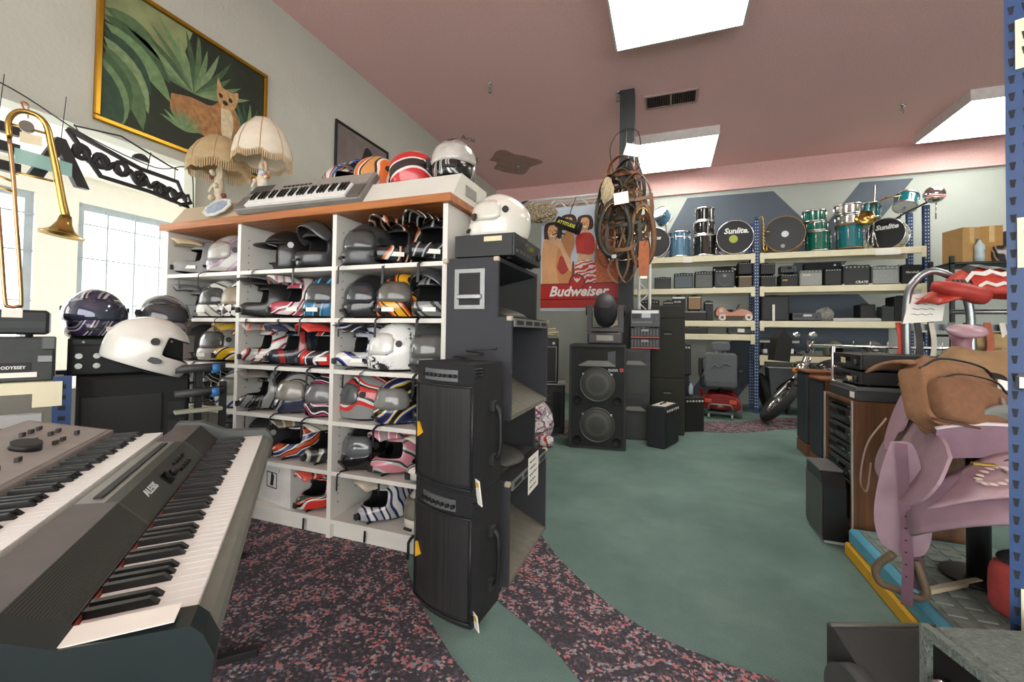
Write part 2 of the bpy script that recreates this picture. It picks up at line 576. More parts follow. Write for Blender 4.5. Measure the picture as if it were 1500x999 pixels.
ceiling_light(4.2, 3.92, 'glowing square ceiling panel level with the vent, over the garment side of the shop')

t = thing('ceiling_vent', 'brown slotted air vent grille in pink ceiling beside column', 'vent', (.03, 5.98, ZC - .02))
part('vent_frame', B().box(-.33, .33, -.17, -.145, 0, .02).box(-.33, .33, .145, .17, 0, .02).box(-.33, -.305, -.145, .145, 0, .02).box(.305, .33, -.145, .145, 0, .02).box(-.012, .012, -.145, .145, 0, .02), mat('a58a86', .6), t)
part('duct', B().box(-.305, .305, -.145, .145, .014, .02), mat('1a1412', .9), t)
for i in range(22):
    x = -.29 + i * .0276
    if abs(x) > .02:
        part('slat', B().at((x, 0, .006), ry=.5).box(-.0015, .0015, -.145, .145, -.008, .008), mat('5c4542', .6), t)

def sprinkler(x, y, label):
    t = thing('fire_sprinkler', label, 'sprinkler', (x, y, ZC), 0, 'ceiling fire sprinklers', rx=pi)
    part('escutcheon', B().lathe([(0, 0), (.045, 0), (.04, .012), (.02, .02), (0, .02)], 16), CHROME, t)
    b = B().cyl((0, 0, .02), (0, 0, .06), .012, .01, 10)
    for sgn in (-1, 1):
        b.tube([(sgn * .008, 0, .055), (sgn * .022, 0, .075), (sgn * .012, 0, .1), (0, 0, .108)], .004, 6)
    part('body', b, STEEL, t)
    part('deflector', B().cyl((0, 0, .108), (0, 0, .112), .022, n=12), STEEL, t)
sprinkler(-2.13, 4.9, 'chrome fire sprinkler above the row of helmets on the counter')
sprinkler(-.62, 5.62, 'chrome fire sprinkler right beside the black column')
sprinkler(-2.66, 7.55, 'chrome fire sprinkler hanging in the brown ceiling stain')
sprinkler(2.98, 7.15, 'chrome fire sprinkler between the two far ceiling panels')

# black square column
one('column', B().box(-.09, .09, -.09, .09, 0, ZC), mat('262a2c', .6), 'black square steel column rising to the pink ceiling', 'column', loc=(-.5, 5.66, 0))

# ------------------------------------------------------------------ pictures on the left wall (local: u along +Y, v up, face +X)
def wallframe(name, label, cat, y0, y1, z0, z1, fw, fm, dep=.03):
    t = thing(name, label, cat, (XL + .002, y0, z0))
    W, H = y1 - y0, z1 - z0
    for q in ((0, W, 0, fw), (0, W, H - fw, H), (0, fw, fw, H - fw), (W - fw, W, fw, H - fw)):
        part('frame_rail', B().box(0, dep, q[0], q[1], q[2], q[3], b=.006), fm, t)
    return t, W, H
def blob(t, name, poly, d, m):
    return part(name, B().prism(poly, .012, .012 + d, 'x'), m, t)

t, W, H = wallframe('framed_painting', 'large gold-framed painting of a wild cat among jungle leaves', 'painting', 1.65, 2.92, 2.62, 3.64, .035, GOLD)
part('canvas', B().box(0, .012, .035, W - .035, .035, H - .035), mat('2e3a26', .6, noise=.5, scale=5, h2='14160f'), t)
LV = [mat(c, .55, noise=.35, scale=22) for c in ('55704a', '3f5c3c', '6c8a5c', '2c4a36', '7d9468')]
rnd = random.Random(4)
def leaf(u, v, ang, ln, wd, k, d, curve=.1):
    n, up, dn = 8, [], []
    for i in range(n + 1):
        s = i / n
        ww = wd * sin(pi * min(1, s * 1.02)) ** .8 / 2
        a = ang + curve * s
        x, y = u + cos(a) * ln * s, v + sin(a) * ln * s
        up.append((x - sin(a) * ww, y + cos(a) * ww))
        dn.append((x + sin(a) * ww, y - cos(a) * ww))
    pl = up + dn[-2:0:-1]
    pl = [(min(max(x, .037), W - .037), min(max(y, .037), H - .037)) for x, y in pl]
    blob(t, 'painted_leaf', pl, d, LV[k])
blob(t, 'painted_backdrop', [(.04, H - .04), (.6, H - .04), (.5, .62), (.04, .7)], .0005, mat('8a9366', .7, noise=.35, scale=6))
for k in range(9):      # broad leaves on one side
    leaf(.04, .78 - k * .05, -.05 - k * .14, .42 + .06 * (k % 3), .14, k % 5, .001 + .0002 * k, -.35)
for k in range(15):     # fan palm behind the cat
    leaf(.62, .5, 2.9 - k * .19, .42 + .05 * (k % 3), .045, (0, 2, 4, 1)[k % 4], .001 + .0001 * k, .15)
for k in range(12):
    leaf(1.08, .3, 2.4 - k * .2, .36, .04, (1, 3, 2)[k % 3], .0012 + .0001 * k, .1)
TAW = mat('a87a4c', .7, noise=.5, scale=30)
blob(t, 'painted_cat', sp2([(.46, .42), (.6, .46), (.75, .47), (.84, .55), (.93, .55), (1.0, .46), (1.02, .3), (.98, .16), (.86, .12), (.72, .2), (.55, .2), (.46, .3), (.46, .42)]), .0032, TAW)
blob(t, 'painted_cat', sp2([(.80, .62), (.81, .74), (.845, .68), (.93, .67), (.985, .70), (.985, .62), (.95, .53), (.87, .50), (.82, .54), (.80, .62)]), .004, mat('c49a68', .7, noise=.5, scale=40))
for q in ((.835, .6, .03, .02), (.92, .6, .03, .02), (.875, .555, .04, .02)):
    blob(t, 'painted_mark', [(q[0] + q[2] * cos(a) / 1.6, q[1] + q[3] * sin(a)) for a in [i * pi / 5 for i in range(10)]], .0045, mat('3a2a1c', .7))
blob(t, 'painted_mark', sp2([(.84, .5), (.93, .5), (.95, .36), (.9, .16), (.85, .3), (.84, .5)]), .0042, mat('dcc6a2', .7, noise=.3, scale=40))
for k in range(9):
    leaf(.55, .17, .3 + k * .3, .17, .025, (2, 4)[k % 2], .005 + .0001 * k, .1)
for k in range(6):
    leaf(.95 + .03 * k, .05, 1.2 + .15 * k, .3, .03, (2, 0, 4)[k % 3], .0052 + .0001 * k, .2)

t, W, H = wallframe('framed_photograph', 'black-framed grey photograph of dark silhouette on left wall', 'picture', 3.80, 4.77, 2.95, 3.66, .028, BLACK)
part('print', B().box(0, .012, .028, W - .028, .028, H - .028), mat('9c8f8c', .5, noise=.4, scale=4, h2='5b5250'), t)
blob(t, 'printed_figure', sp2([(.3, .03), (.32, .34), (.45, .42), (.5, .55), (.56, .6), (.64, .56), (.66, .42), (.8, .3), (.85, .03), (.55, .03), (.3, .03)]), .001, mat('262224', .6))

# small picture farther along the wall
t, W, H = wallframe('picture_frame', 'small dark picture frame far along the left wall near ceiling stain', 'picture', 6.4, 6.85, 2.9, 3.35, .03, BLACK)
part('print', B().box(0, .012, .03, W - .03, .03, H - .03), mat('6b5d50', .5, noise=.4, scale=12), t)

# ------------------------------------------------------------------ signs hanging in the window
SIGNB = mat('2a2a2b', .6)
t = thing('neon_sign', 'black script neon sign frame hanging unlit in the window', 'sign', (XL + .1, 1.46, 2.2))
def bar(pts, r=.014, cl=False):
    return B().tube([(0, y, z) for y, z in pts], r, 6, closed=cl)
part('frame_rail', bar([(.03, .265), (.20, 0.03), (.48, .02), (.74, -.02), (.66, .15), (.42, .16), (.03, .265)], .016), SIGNB, t)
sc = smooth([(0, .1 + (.66 - s) * .16 + .035 * sin(s * 60), ) if False else (0, s, .155 - .16 * s + .028 * sin(s * 75)) for s in [i * .66 / 48 + .06 for i in range(49)]], 2)
part('script_lettering', B().tube(sc, .024, 6, flat=.6), SIGNB, t)
for s, z in ((.10, .15), (.2, .13), (.31, .12), (.42, .09), (.55, .05), (.62, .04)):
    part('script_lettering', B().tube([(0, s + .034 * cos(a), z + .04 * sin(a)) for a in [k * pi / 6 for k in range(12)]], .018, 6, closed=True), SIGNB, t)
part('script_loop', bar([(.66, .03), (.74, .07), (.76, .02), (.68, -.02)], .014), SIGNB, t)
part('crown', B().prism([(.42 + .05 * cos(a), .22 + .045 * sin(a)) for a in [k * pi / 8 for k in range(9)]], -.012, .012, 'x'), SIGNB, t)
part('hanging_chain', bar([(.06, .3), (.3, .34), (.6, .25), (.66, .24)], .006), SIGNB, t)
for y0, z0, y1, z1 in ((.1, .24, .06, .31), (.46, .16, .48, .3), (.64, .15, .64, .25)):
    part('suspension_wire', bar([(y0, z0), (y1, z1)], .003), SIGNB, t)

def hung_letter(ch, y, z, label):
    t = thing('window_letter', label, 'sign letter', (XL + .1, y, z))
    text(t, ch, .36, (0, 0, .0), (pi / 2, 0, pi / 2), SIGNB, 'letter_face', ext=.02, bold=.012)
    part('suspension_wire', B().tube([(0, 0, .1), (0, .02, .42)], .002, 5), SIGNB, t)
hung_letter('A', 1.46, 2.24, 'black letter A hanging in the window by the trombone bell')
hung_letter('E', 1.20, 2.23, 'black letter hanging in the window behind the trombone slide')
hung_letter('D', .96, 2.23, 'black round letter hanging in the window at the edge of the view')
one('striped_glass', B().box(-.006, .006, -.12, .12, -.04, .04), clear('9fd0c8', .75, .2), 'pale teal striped glass strip hanging between window letters', 'glass strip', loc=(XL + .16, 1.37, 2.2))
one('string_light_wire', B().tube(smooth([(XL + .03, .3, 2.95), (XL + .03, .9, 2.68), (XL + .03, 1.28, 2.61), (XL + .05, 1.6, 2.48), (XL + .05, 2.0, 2.42), (XL + .04, 2.24, 2.5), (XL + .04, 2.28, 2.2)]), .004, 5), SIGNB, 'thin black wire draped across the top of the window', 'wire')
# ------------------------------------------------------------------ helmet shelf
LAM = mat('dcdad2', .5, noise=.06, scale=3)
OAK = wood('b9743f', '8a4f26', 5, .4, (.06, 1, 1))
SX0, SX1, SY0, SY1 = -3.46, -1.125, 2.04, 2.52
LEV = [.115, .40, .70, 1.01, 1.32, 1.635]
t = thing('helmet_shelf', 'tall white laminate shelf unit packed with motorcycle helmets', 'shelf unit', (0, 0, 0))
for x in (SX0, -2.72, -1.915, SX1 - .03):
    part('upright_panel', B().box(x, x + .03, SY0, SY1, 0, 1.95), LAM, t)
for z in LEV:
    for x0, x1 in ((SX0 + .03, -2.72), (-2.69, -1.915), (-1.885, SX1 - .03)):
        part('shelf_board', B().box(x0, x1, SY0 + .002, SY1, z - .025, z), LAM, t)
part('back_panel', B().box(SX0, SX1, SY1, SY1 + .012, 0, 1.95), mat('c9c6bd', .6), t)
part('toe_kick', B().box(SX0 + .03, SX1 - .03, SY0 + .03, SY0 + .045, 0.002, .09), LAM, t)
pk = B()
for x in (-2.69, -1.885):
    for z in [i * .05 + .2 for i in range(34)]:
        pk.cyl((x, SY0 + .06, z), (x + .001, SY0 + .06, z), .005, n=6)
o = part('peg_holes', pk, mat('6f6c66', .8), t)
o['kind'] = 'stuff'
one('countertop', B().box(SX0 - .03, SX1 + .03, SY0 - .03, SY1 + .03, 1.952, 2.0, b=.004), OAK, 'oak-edged countertop lying along the top of helmet shelf', 'countertop')

# ------------------------------------------------------------------ helmets (face -Y, stand on z = 0)
FROWS = [(.25, .001), (.2485, .14), (.243, .30), (.232, .47), (.214, .645), (.195, .775), (.176, .875), (.150, .96), (.120, 1.), (.092, 1.), (.066, .985), (.036, .955), (.006, .90)]
def hpos(a, z, f, chin, front=.148, back=.172, half=.122, off=0.):
    c = cos(a)
    y = -f * (front if c > 0 else back) * c
    if z < .1 and c > 0:
        y -= chin * c ** 2.4 * min(1, (.1 - z) / .025)
    x = f * half * sin(a)
    n = Vector((x, y, 0)).normalized() * off if f > .2 else Vector((0, 0, off))
    return (x + n.x, y + n.y, z + (off * .4 if f < .9 else 0))
def shell_mesh(name, chin, r0, r1, amax, lift=0., low=None):
    rows = FROWS
    nu = 40
    def fn(u, v):
        a = (u - .5) * 2 * pi
        z, f = rows[round(v * (len(rows) - 1))]
        x, y, zz = hpos(a, z, f, chin)
        if low is not None and zz < low and cos(a) > -.2:
            zz = low
        if lift and z < .1 and cos(a) > 0:
            zz += lift * cos(a) ** 2
        return (x, y, zz)
    am = rad(amax)
    b = B().grid(fn, nu, len(rows) - 1, 0, cu=True, keep=lambda i, j: not (r0 <= j < r1 and abs(((i + .5) / nu - .5) * 2 * pi) < am))
    me = b.mesh(name, [BLACK, mat('141416', .95, noise=.3, scale=60)], [('SOLIDIFY', dict(thickness=.014, offset=-1, material_offset=1, material_offset_rim=1)), ('SUBSURF', dict(levels=1))])
    return me
FULL = shell_mesh('shell', .022, 6, 9, 74)
MOTO = shell_mesh('shell', .085, 6, 9, 56, .012)
JET = shell_mesh('shell', 0., 6, 12, 66)
def visor_mesh(z0, z1, amax, off, tilt=0.):
    def fn(u, v):
        a = (u - .5) * 2 * rad(amax)
        z = z0 + (z1 - z0) * v
        fs = sorted(FROWS, key=lambda q: q[0])
        for (za, fa), (zb, fb) in zip(fs, fs[1:]):
            if za <= z <= zb:
                f = fa + (fb - fa) * (z - za) / (zb - za)
                break
        edge = max(0, abs(u - .5) * 2 - .75) / .25
        zz = z + (z0 + .05 - z) * .35 * edge ** 2
        x, y, q = hpos(a, .11, f, 0, off=off)
        if tilt:
            c, s_ = cos(tilt), sin(tilt)
            yy, dz = y, zz - .15
            y, zz = yy * c + dz * s_, .15 - yy * s_ + dz * c
        return (x, y, zz)
    return B().grid(fn, 20, 5).mesh('visor', [DKGLASS], [('SOLIDIFY', dict(thickness=.003, offset=1))])
VIS = visor_mesh(.084, .192, 80, .004)
VISUP = visor_mesh(.09, .185, 78, .007, rad(48))
def pk_fn(th):
    def fn(u, v):
        s = (u - .5) * 2
        y = -.075 - .165 * v + .03 * s * s * v
        return (s * (.095 - .025 * v), y, .238 + .03 * v - .04 * s * s - .03 * v * v)
    return fn
PEAK = B().grid(pk_fn(0), 10, 6).mesh('peak', [BLACK], [('SOLIDIFY', dict(thickness=.006, offset=0))])
PIVS = [B().cyl((q * .128, 0, 0), (q * .114, 0, 0), .017, n=14).mesh('pivot', [BLACK]) for q in (-1, 1)]
STRAP = B().strap([(.03, .02, .02), (.03, -.06, .012), (.032, -.17, .004), (.034, -.192, -.012), (.036, -.194, -.06), (.03, -.193, -.1)], (1, 0, 0), .02, .003).mesh('chin_strap', [BLACK])
LINER = B().lathe([(.105, .005), (.09, .0), (.08, .02), (.09, .05), (.107, .05)], 24).mesh('cheek_pads', [BLACK])
VENT = B().box(-.03, .03, -.175, -.16, .035, .05, b=.004).mesh('chin_vent', [BLACK])
MVENT = B().box(-.016, .016, -.242, -.222, .03, .062, b=.004).mesh('chin_vent', [BLACK])
STICK = B().at((.075, -.145, .045), rz=.62).box(-.035, .035, -.002, .002, -.011, .011).mesh('price_sticker', [PAPER])
MSTICK = B().at((.085, -.142, .05), rz=.85).box(-.035, .035, -.002, .002, -.011, .011).mesh('price_sticker', [PAPER])
BRIM = B().grid(lambda u, v: (.122 * sin((u - .5) * 3.3) * (1.02 + .0 * v), -.12 * cos((u - .5) * 3.3) - .07 * v, .165 - .015 * v), 12, 2).mesh('brim', [BLACK], [('SOLIDIFY', dict(thickness=.005, offset=0))])
SMOKE = mat('33363a', .12, noise=.25, scale=9, coat=.6)
SMOKE2 = mat('434546', .12, noise=.3, scale=7, coat=.5)
CLEARV = mat('5c5f62', .08, noise=.3, scale=6, coat=.8)
MIRROR = mat('2f4d48', .06, .4, noise=.4, scale=8, coat=1., h2='51406b')

def put(name, me, m, t, slot=0):
    o = link(name, me, t)
    o.material_slots[slot].link = 'OBJECT'
    o.material_slots[slot].material = m
    return o

def helmet(kind, x, y, z, yaw, sm, label, vm=None, pm=None, strap=True, stick=False, group='helmets on the white shelf', sc=1., tilt=(0, 0)):
    t = thing('motorcycle_helmet', label, 'helmet', (x, y, z), rad(yaw), group, rx=tilt[0], ry=tilt[1])
    t.scale = (sc, sc, sc)
    me = {'full': FULL, 'moto': MOTO, 'jet': JET, 'flip': FULL}[kind]
    put('shell', me, sm, t)
    if kind in ('full', 'flip'):
        put('visor', VIS if kind == 'full' else VISUP, vm or SMOKE, t)
        for q in PIVS:
            put('pivot', q, pm or BLACK, t).location.z = .14
        put('chin_vent', VENT, BLACK2, t)
    elif kind == 'moto':
        put('peak', PEAK, pm or sm, t)
        put('chin_vent', MVENT, BLACK2, t)
    else:
        if pm:
            put('brim', BRIM, pm, t)
        if vm:
            put('visor', VIS, vm, t)
        for q in PIVS:
            put('pivot', q, STEEL, t).location.z = .15
    put('cheek_pads', LINER, mat('2a2a2c', .95), t)
    if strap:
        put('chin_strap', STRAP, BLACK, t)
    if stick:
        put('price_sticker', STICK if kind != 'moto' else MSTICK, PAPER, t)
    return t

G = graphic
Lx, Mx, Rx = (-3.28, -3.055, -2.84), (-2.56, -2.305, -2.045), (-1.76, -1.515, -1.272)
HY = 2.20
def H6(row, x, kind, yaw, sm, label, **k):
    k['sc'] = k.get('sc', 1.) * (1.02, 1.07, 1.1, 1.12, 1.12, 1.17)[row]
    q = helmet(kind, x, (HY if kind != 'moto' else HY + .05) + random.uniform(-.02, .03), LEV[row] + .001, yaw - 13, sm, label, **k)
    q.scale = (k['sc'] * .93, k['sc'] * .97, k['sc'])
# top row
H6(5, -3.27, 'moto', -10, mat('8b8c8a', .5, noise=.3), 'dusty grey off-road helmet with cream peak, on top shelf beside pink-and-silver helmet', pm=mat('c9b99a', .5), sc=.93, stick=True)
H6(5, -2.95, 'full', -28, G(['a9a6a2', '8a8682', 'b58aa6', '77737a'], 5, 4, 2), 'pink and silver full-face helmet alone beside an off-road helmet on top shelf', vm=G(['9a9690', 'aaa7a0'], 3, 1, 1))
H6(5, -2.47, 'jet', -25, mat('1d1e1f', .3, coat=.5), 'black open-face helmet with small brim on the top shelf', pm=BLACK, sc=1.0)
H6(5, -2.13, 'flip', -5, mat('252628', .3, coat=.5), 'dark flip-up helmet with raised dusty visor on top shelf', vm=SMOKE2)
H6(5, Rx[0], 'full', -15, mat('3c3d3c', .35, noise=.35, coat=.3), 'dusty black full-face helmet on top shelf next to orange-striped off-road helmet', vm=SMOKE2, sc=.98)
H6(5, Rx[1], 'moto', -4, G(['151515', '232324', 'c9602c', 'd9d5c9', '1b1b1b'], 7, 5, 3), 'black off-road helmet with orange and cream flames on top shelf', pm=G(['1a1a1a', 'b9b1a0', 'b5532c', '202020'], 8, 4, 5), stick=True)
H6(5, Rx[2], 'moto', -2, G(['101112', '1d1e1f', '9c9fa1', '141516'], 6, 4, 8), 'black off-road helmet with silver chin bar on top shelf', pm=G(['121212', 'cfcfcb', '181818'], 7, 5, 4), stick=True)
# second row
H6(4, Lx[0], 'moto', -15, mat('77797a', .5, noise=.3), 'faded grey off-road helmet with flat peak on second shelf', sc=.9)
H6(4, Lx[1] + .01, 'full', -18, G(['d5d5cf', 'babbb4', '4b4d4e', 'd9d9d2'], 6, 4, 6), 'white and grey full-face helmet with smoked visor on second shelf', vm=SMOKE2, stick=True)
H6(4, Lx[2] + .01, 'full', -12, G(['e9e7e0', '1c1c1c'], 26, 0, 0, kind='check'), 'black and white chequered full-face helmet', vm=mat('8d8270', .3, noise=.35, scale=8))
H6(4, Mx[0], 'moto', -15, mat('1c1d1e', .35, coat=.4), 'plain black off-road helmet beside the pink and white one', pm=mat('17181a', .4), sc=.98)
H6(4, Mx[1], 'moto', -6, G(['d8d3d0', 'c04a6a', '2a2526', 'e6e2de', 'b34a58'], 6, 5, 11), 'pink, white and black off-road helmet with silver chin on second shelf', pm=G(['b9b3b0', 'a85a68', '8f8c88', 'd8d4d0'], 6, 4, 12), stick=True)
H6(4, Mx[2], 'full', -10, G(['2b6d92', '1d4e70', '57a0bd', '222c35'], 5, 3, 14), 'teal blue full-face helmet with smoked visor', vm=SMOKE2, stick=True)
H6(4, Rx[0], 'full', -18, mat('18191b', .2, noise=.1, coat=.7), 'glossy black full-face helmet beside the yellow one', vm=SMOKE)
H6(4, Rx[1], 'full', -10, G(['e0a41e', '17150f', 'd99a1a', 'b8321f', '1a1712'], 5, 5, 9), 'yellow, black and red full-face helmet on second shelf', vm=mat('5c5a54', .2, noise=.3, coat=.5), stick=True)
H6(4, Rx[2], 'flip', 4, G(['7c7e7c', '3a3c3d', '8f918e', '1f2021'], 5, 3, 15), 'silver and black flip-up helmet beside the grey speaker side', vm=SMOKE, stick=True, sc=.95)
# third row
H6(3, Lx[0], 'jet', -25, mat('202124', .8, noise=.3), 'soft black helmet with straps on third shelf end', sc=.95)
H6(3, Lx[1], 'full', -18, mat('b5b3ae', .3, noise=.25, coat=.4), 'silver full-face helmet with clear visor on third shelf', vm=CLEARV, stick=True)
H6(3, Lx[2] + .01, 'moto', -6, G(['d9b21d', '1b1b1b', 'e8e2cf', 'c79a14'], 6, 4, 16), 'yellow and black off-road helmet', pm=G(['d3aa22', '9a948a', 'd9b536'], 6, 4, 17))
H6(3, Mx[0], 'moto', -12, G(['d5d3cf', 'c2342b', '1d1d1d', 'b9b7b3'], 6, 5, 18), 'red, white and black off-road helmet with pink-edged peak', pm=G(['b8b2aa', 'd0564e', '8d8983'], 6, 3, 19), stick=True)
H6(3, Mx[1], 'moto', -8, G(['1d2230', '2e3036', '191a1c', '8a2a2a'], 5, 4, 20), 'dark navy off-road helmet between two red ones', pm=G(['25304e', '15171c', '7d8086'], 6, 3, 21))
H6(3, Mx[2], 'moto', -4, G(['c9302c', '2a2c46', 'd9d6d0', '1d1d20'], 6, 5, 22), 'red off-road helmet with blue and white chin stripes', pm=mat('cb4038', .35, noise=.2), stick=True)
H6(3, Rx[0], 'moto', -15, G(['dcdcd8', '2c3f8e', '1d1e20', '9fa2a6'], 7, 5, 23), 'white, blue and black off-road helmet on third shelf', pm=G(['1c1d20', 'c9c8c4', '2a3c88', '202123'], 6, 5, 24), stick=True)
H6(3, Rx[1] - .01, 'full', -42, G(['2a2d30', 'dfe0dc', 'e6e6e2'], 9, 0, 2, kind='splat', th=(.42, .5)), 'white full-face helmet with black splatter pattern', vm=mat('d4d5d1', .2, noise=.1, coat=.5), sc=1.04)
H6(3, Rx[2], 'full', 0, mat('3f4242', .28, noise=.15, coat=.5), 'dark grey full-face helmet with oval brow badge', vm=mat('5c5d5a', .15, noise=.2, coat=.6))
# fourth row
H6(2, Lx[0], 'jet', -20, G(['8d8f8c', '3b3d3d', '6d6f6c'], 9, 3, 25), 'grey vented cycling-style helmet on fourth shelf', pm=BLACK, sc=.88)
H6(2, Lx[1], 'jet', -20, G(['191a1b', '26282a', 'b9b9b4', '151515'], 10, 2, 26), 'black helmet with white stripes on fourth shelf', sc=.88)
H6(2, Lx[2] + .01, 'full', -25, G(['d9d8d2', 'c9c8c1', '2e3c7a', 'dcdbd5'], 5, 3, 27), 'white full-face helmet with blue chin stripe', vm=mat('8b8a80', .25, noise=.3, coat=.5))
H6(2, Mx[0], 'moto', -16, G(['1e1f20', '55595a', '222324', '8b8e8c'], 7, 4, 28), 'black and grey off-road helmet on fourth shelf', pm=mat('7f7d74', .5, noise=.3))
H6(2, Mx[1], 'full', -15, G(['a4a29b', '2b2e3a', '8d8b85', '30344a'], 5, 4, 29), 'grey full-face helmet with large dusty visor on fourth shelf', vm=mat('8e8a80', .22, noise=.25, coat=.6))
H6(2, Mx[2], 'full', -8, G(['1c1a1d', 'c23a74', '221e22', 'd6d3d4', '2a2428'], 7, 5, 30), 'black and hot pink full-face helmet', vm=mat('6d6a6c', .2, noise=.3, coat=.6))
H6(2, Rx[0], 'full', -55, G(['c22a22', '1c1c1d', 'd9d7d2', 'c93128', '8a8c8c'], 4, 6, 31), 'red, white and black swirl full-face helmet', vm=mat('4f5254', .2, noise=.2, coat=.6), sc=1.05)
H6(2, Rx[1], 'full', -8, G(['23243a', '2e4aa0', 'd6d5cf', 'c9a428', '1d1d1f'], 6, 5, 32), 'blue, yellow and white full-face helmet with smoked visor on fourth shelf', vm=mat('7c7e7a', .15, noise=.3, coat=.6))
H6(2, Rx[2], 'flip', 5, mat('232426', .3, noise=.25, coat=.4), 'dark flip-up helmet tucked behind the stacked speakers', vm=SMOKE2, sc=.97)
# fifth row
H6(1, Lx[2], 'full', -15, mat('4a4b4d', .4), 'grey full-face helmet behind the keyboard on fifth shelf')
H6(1, Mx[0], 'jet', -20, mat('1f2022', .7), 'black open helmet on fifth shelf')
H6(1, Mx[1], 'moto', -8, G(['22356e', 'd9d8d4', 'b9863c', '1c1d20', 'c4472e'], 10, 3, 33), 'blue and white starred off-road helmet', pm=G(['8d7a52', 'b7b3a6', '6f675a'], 6, 3, 34))
H6(1, Mx[2], 'moto', -4, G(['1b1c1c', 'b9b8ac', '8a8c84', '222323'], 5, 4, 35), 'black and cream off-road helmet on fifth shelf', pm=G(['a9a698', '6f6f66', 'bdbbae'], 6, 3, 36))
H6(1, Rx[0], 'full', -18, mat('121314', .15, noise=.1, coat=.9), 'glossy black full-face helmet with clear visor on fifth shelf', vm=CLEARV)
H6(1, Rx[1], 'moto', -10, G(['c77f8c', 'b9bab8', '3b3a3c', 'cf8c98'], 6, 4, 37), 'pink and silver off-road helmet', pm=G(['d58f9c', 'e2e0de', 'c77886', '9a9c9c'], 7, 3, 38))
H6(1, Rx[2], 'moto', -2, G(['d9d6cc', '2a2a2b', 'cfccc2', '55565a'], 5, 3, 39), 'cream and black off-road helmet beside the stacked speakers', pm=mat('c4beae', .5, noise=.2))
# bottom row
H6(0, -2.07, 'moto', -6, G(['c4362c', 'd6d2cb', '1b1b1b', 'cf4a3c', '2e4a40'], 6, 5, 40), 'red and white off-road helmet on the bottom shelf', pm=G(['c23b30', 'cdbfae', 'a33128', 'd0584a'], 8, 4, 41))
H6(0, -1.60, 'moto', -10, G(['dedcd6', '2a3b86', '1b1c20', 'a5a8ac'], 8, 4, 42), 'white and blue off-road helmet on the bottom shelf', pm=mat('b9b29f', .5, noise=.3))
H6(0, -1.30, 'full', 2, G(['d5d0c3', 'c9c3b4', '6b655c'], 4, 2, 43), 'cream full-face helmet on the bottom shelf beside speakers', vm=mat('7c776c', .3, noise=.4))
t = thing('storage_box', 'white cardboard box with black square logo on bottom shelf', 'box', (-2.42, 2.09, LEV[0] + .001), rad(-10))
part('carton', B().box(-.2, .2, 0, .3, 0, .255, b=.003), mat('d3d2cc', .7), t)
for q in ((-.05, .06, .1, .105), (-.05, .06, .195, .2), (-.05, -.045, .105, .195), (.055, .06, .105, .195)):
    part('printed_logo', B().box(q[0], q[1], -.0015, 0, q[2], q[3]), BLACK, t)
part('printed_logo', B().prism([(-.01, .115), (.02, .115), (.03, .18), (0, .2)], -.0015, 0, 'y'), BLACK, t)

# ------------------------------------------------------------------ keyboards
KWM = mat('e9e9e4', .35, noise=.03)
KBM = mat('151515', .35)
def keybed(t, n, kw, kl, x0, y0, z0, bw=None, bl=None, first=0):
    """white keys along +X, fronts toward -Y; black keys between"""
    bl = bl or kl * .62
    bw = bw or kw * .58
    wk = B().box(.0006, kw - .0006, 0, kl, -.018, 0, b=.0012).mesh('white_key', [KWM])
    bk = B().add([(-bw / 2, 0, 0), (bw / 2, 0, 0), (bw / 2, bl, 0), (-bw / 2, bl, 0), (-bw * .4, .012, .012), (bw * .4, .012, .012), (bw * .4, bl, .012), (-bw * .4, bl, .012)],
                 [(0, 1, 2, 3), (4, 5, 6, 7), (0, 1, 5, 4), (1, 2, 6, 5), (2, 3, 7, 6), (3, 0, 4, 7)]).mesh('black_key', [KBM])
    for i in range(n):
        link('white_key', wk, t, (x0 + i * kw, y0, z0))
        if i < n - 1 and (i + first) % 7 in (0, 1, 3, 4, 5):
            link('black_key', bk, t, (x0 + (i + 1) * kw, y0 + kl - bl, z0))

# digital piano in the foreground: local X runs along the keys, -Y toward the player
SILV = mat('8b8d86', .4, .3, noise=.08)
DKPL = mat('23282a', .4, noise=.1)
GREYP = mat('8b8682', .5, noise=.06)

def stand_leg(t, x, y0, y1, z):
    b = B()
    b.box(x - .02, x + .02, y0, y1, z - .03, z, b=.004).box(x - .02, x + .02, y0 - .03, y1 + .03, 0.002, .03, b=.004)
    b.box(x - .018, x + .018, (y0 + y1) / 2 - .03, (y0 + y1) / 2 + .03, .03, z - .03)
    return part('stand_leg', b, BLACK, t)

LN = 1.27
t = thing('digital_piano', 'long silver-edged digital piano with weighted keys, in front of the grey synthesizer', 'keyboard', (-.68, .463, 0), rad(136.2))
ck = [(-.022, .70), (-.03, .77), (-.015, .806), (.0, .822), (.14, .83), (.225, .872), (.3, .876), (.312, .86), (.312, .70)]
part('end_cheek', B().prism(ck, -.055, -.002, 'x'), mat('1f2a2b', .3, coat=.3), t, 'dark green-black end cheek')
part('end_cheek', B().prism([(y, z) for y, z in ck], LN + .002, LN + .045, 'x'), mat('5b615e', .4, noise=.1), t)
part('case', B().prism([(0, .70), (0, .778), (.165, .778), (.165, .795), (.168, .80), (.3, .80), (.3, .70)], 0, LN, 'x'), mat('1a1c1d', .5), t)
part('front_lip', B().prism(arc(.0, .765, .028, 90, 270, 6) + [(.012, .737), (.012, .793)], 0, LN, 'x'), mat('74776f', .45, noise=.15), t)
sl = [(.168, .801), (.225, .86), (.3, .866), (.3, .801)]
part('speaker_top', B().prism(sl, .0, .43, 'x', m=0), [mat('605b58', .55)], t, 'grey speaker cover at the near end')
part('speaker_mesh', B().prism([(.169, .8035), (.2235, .8605), (.2255, .8595), (.171, .8015)], .01, .42, 'x'), grille('3d423c', 330), t)
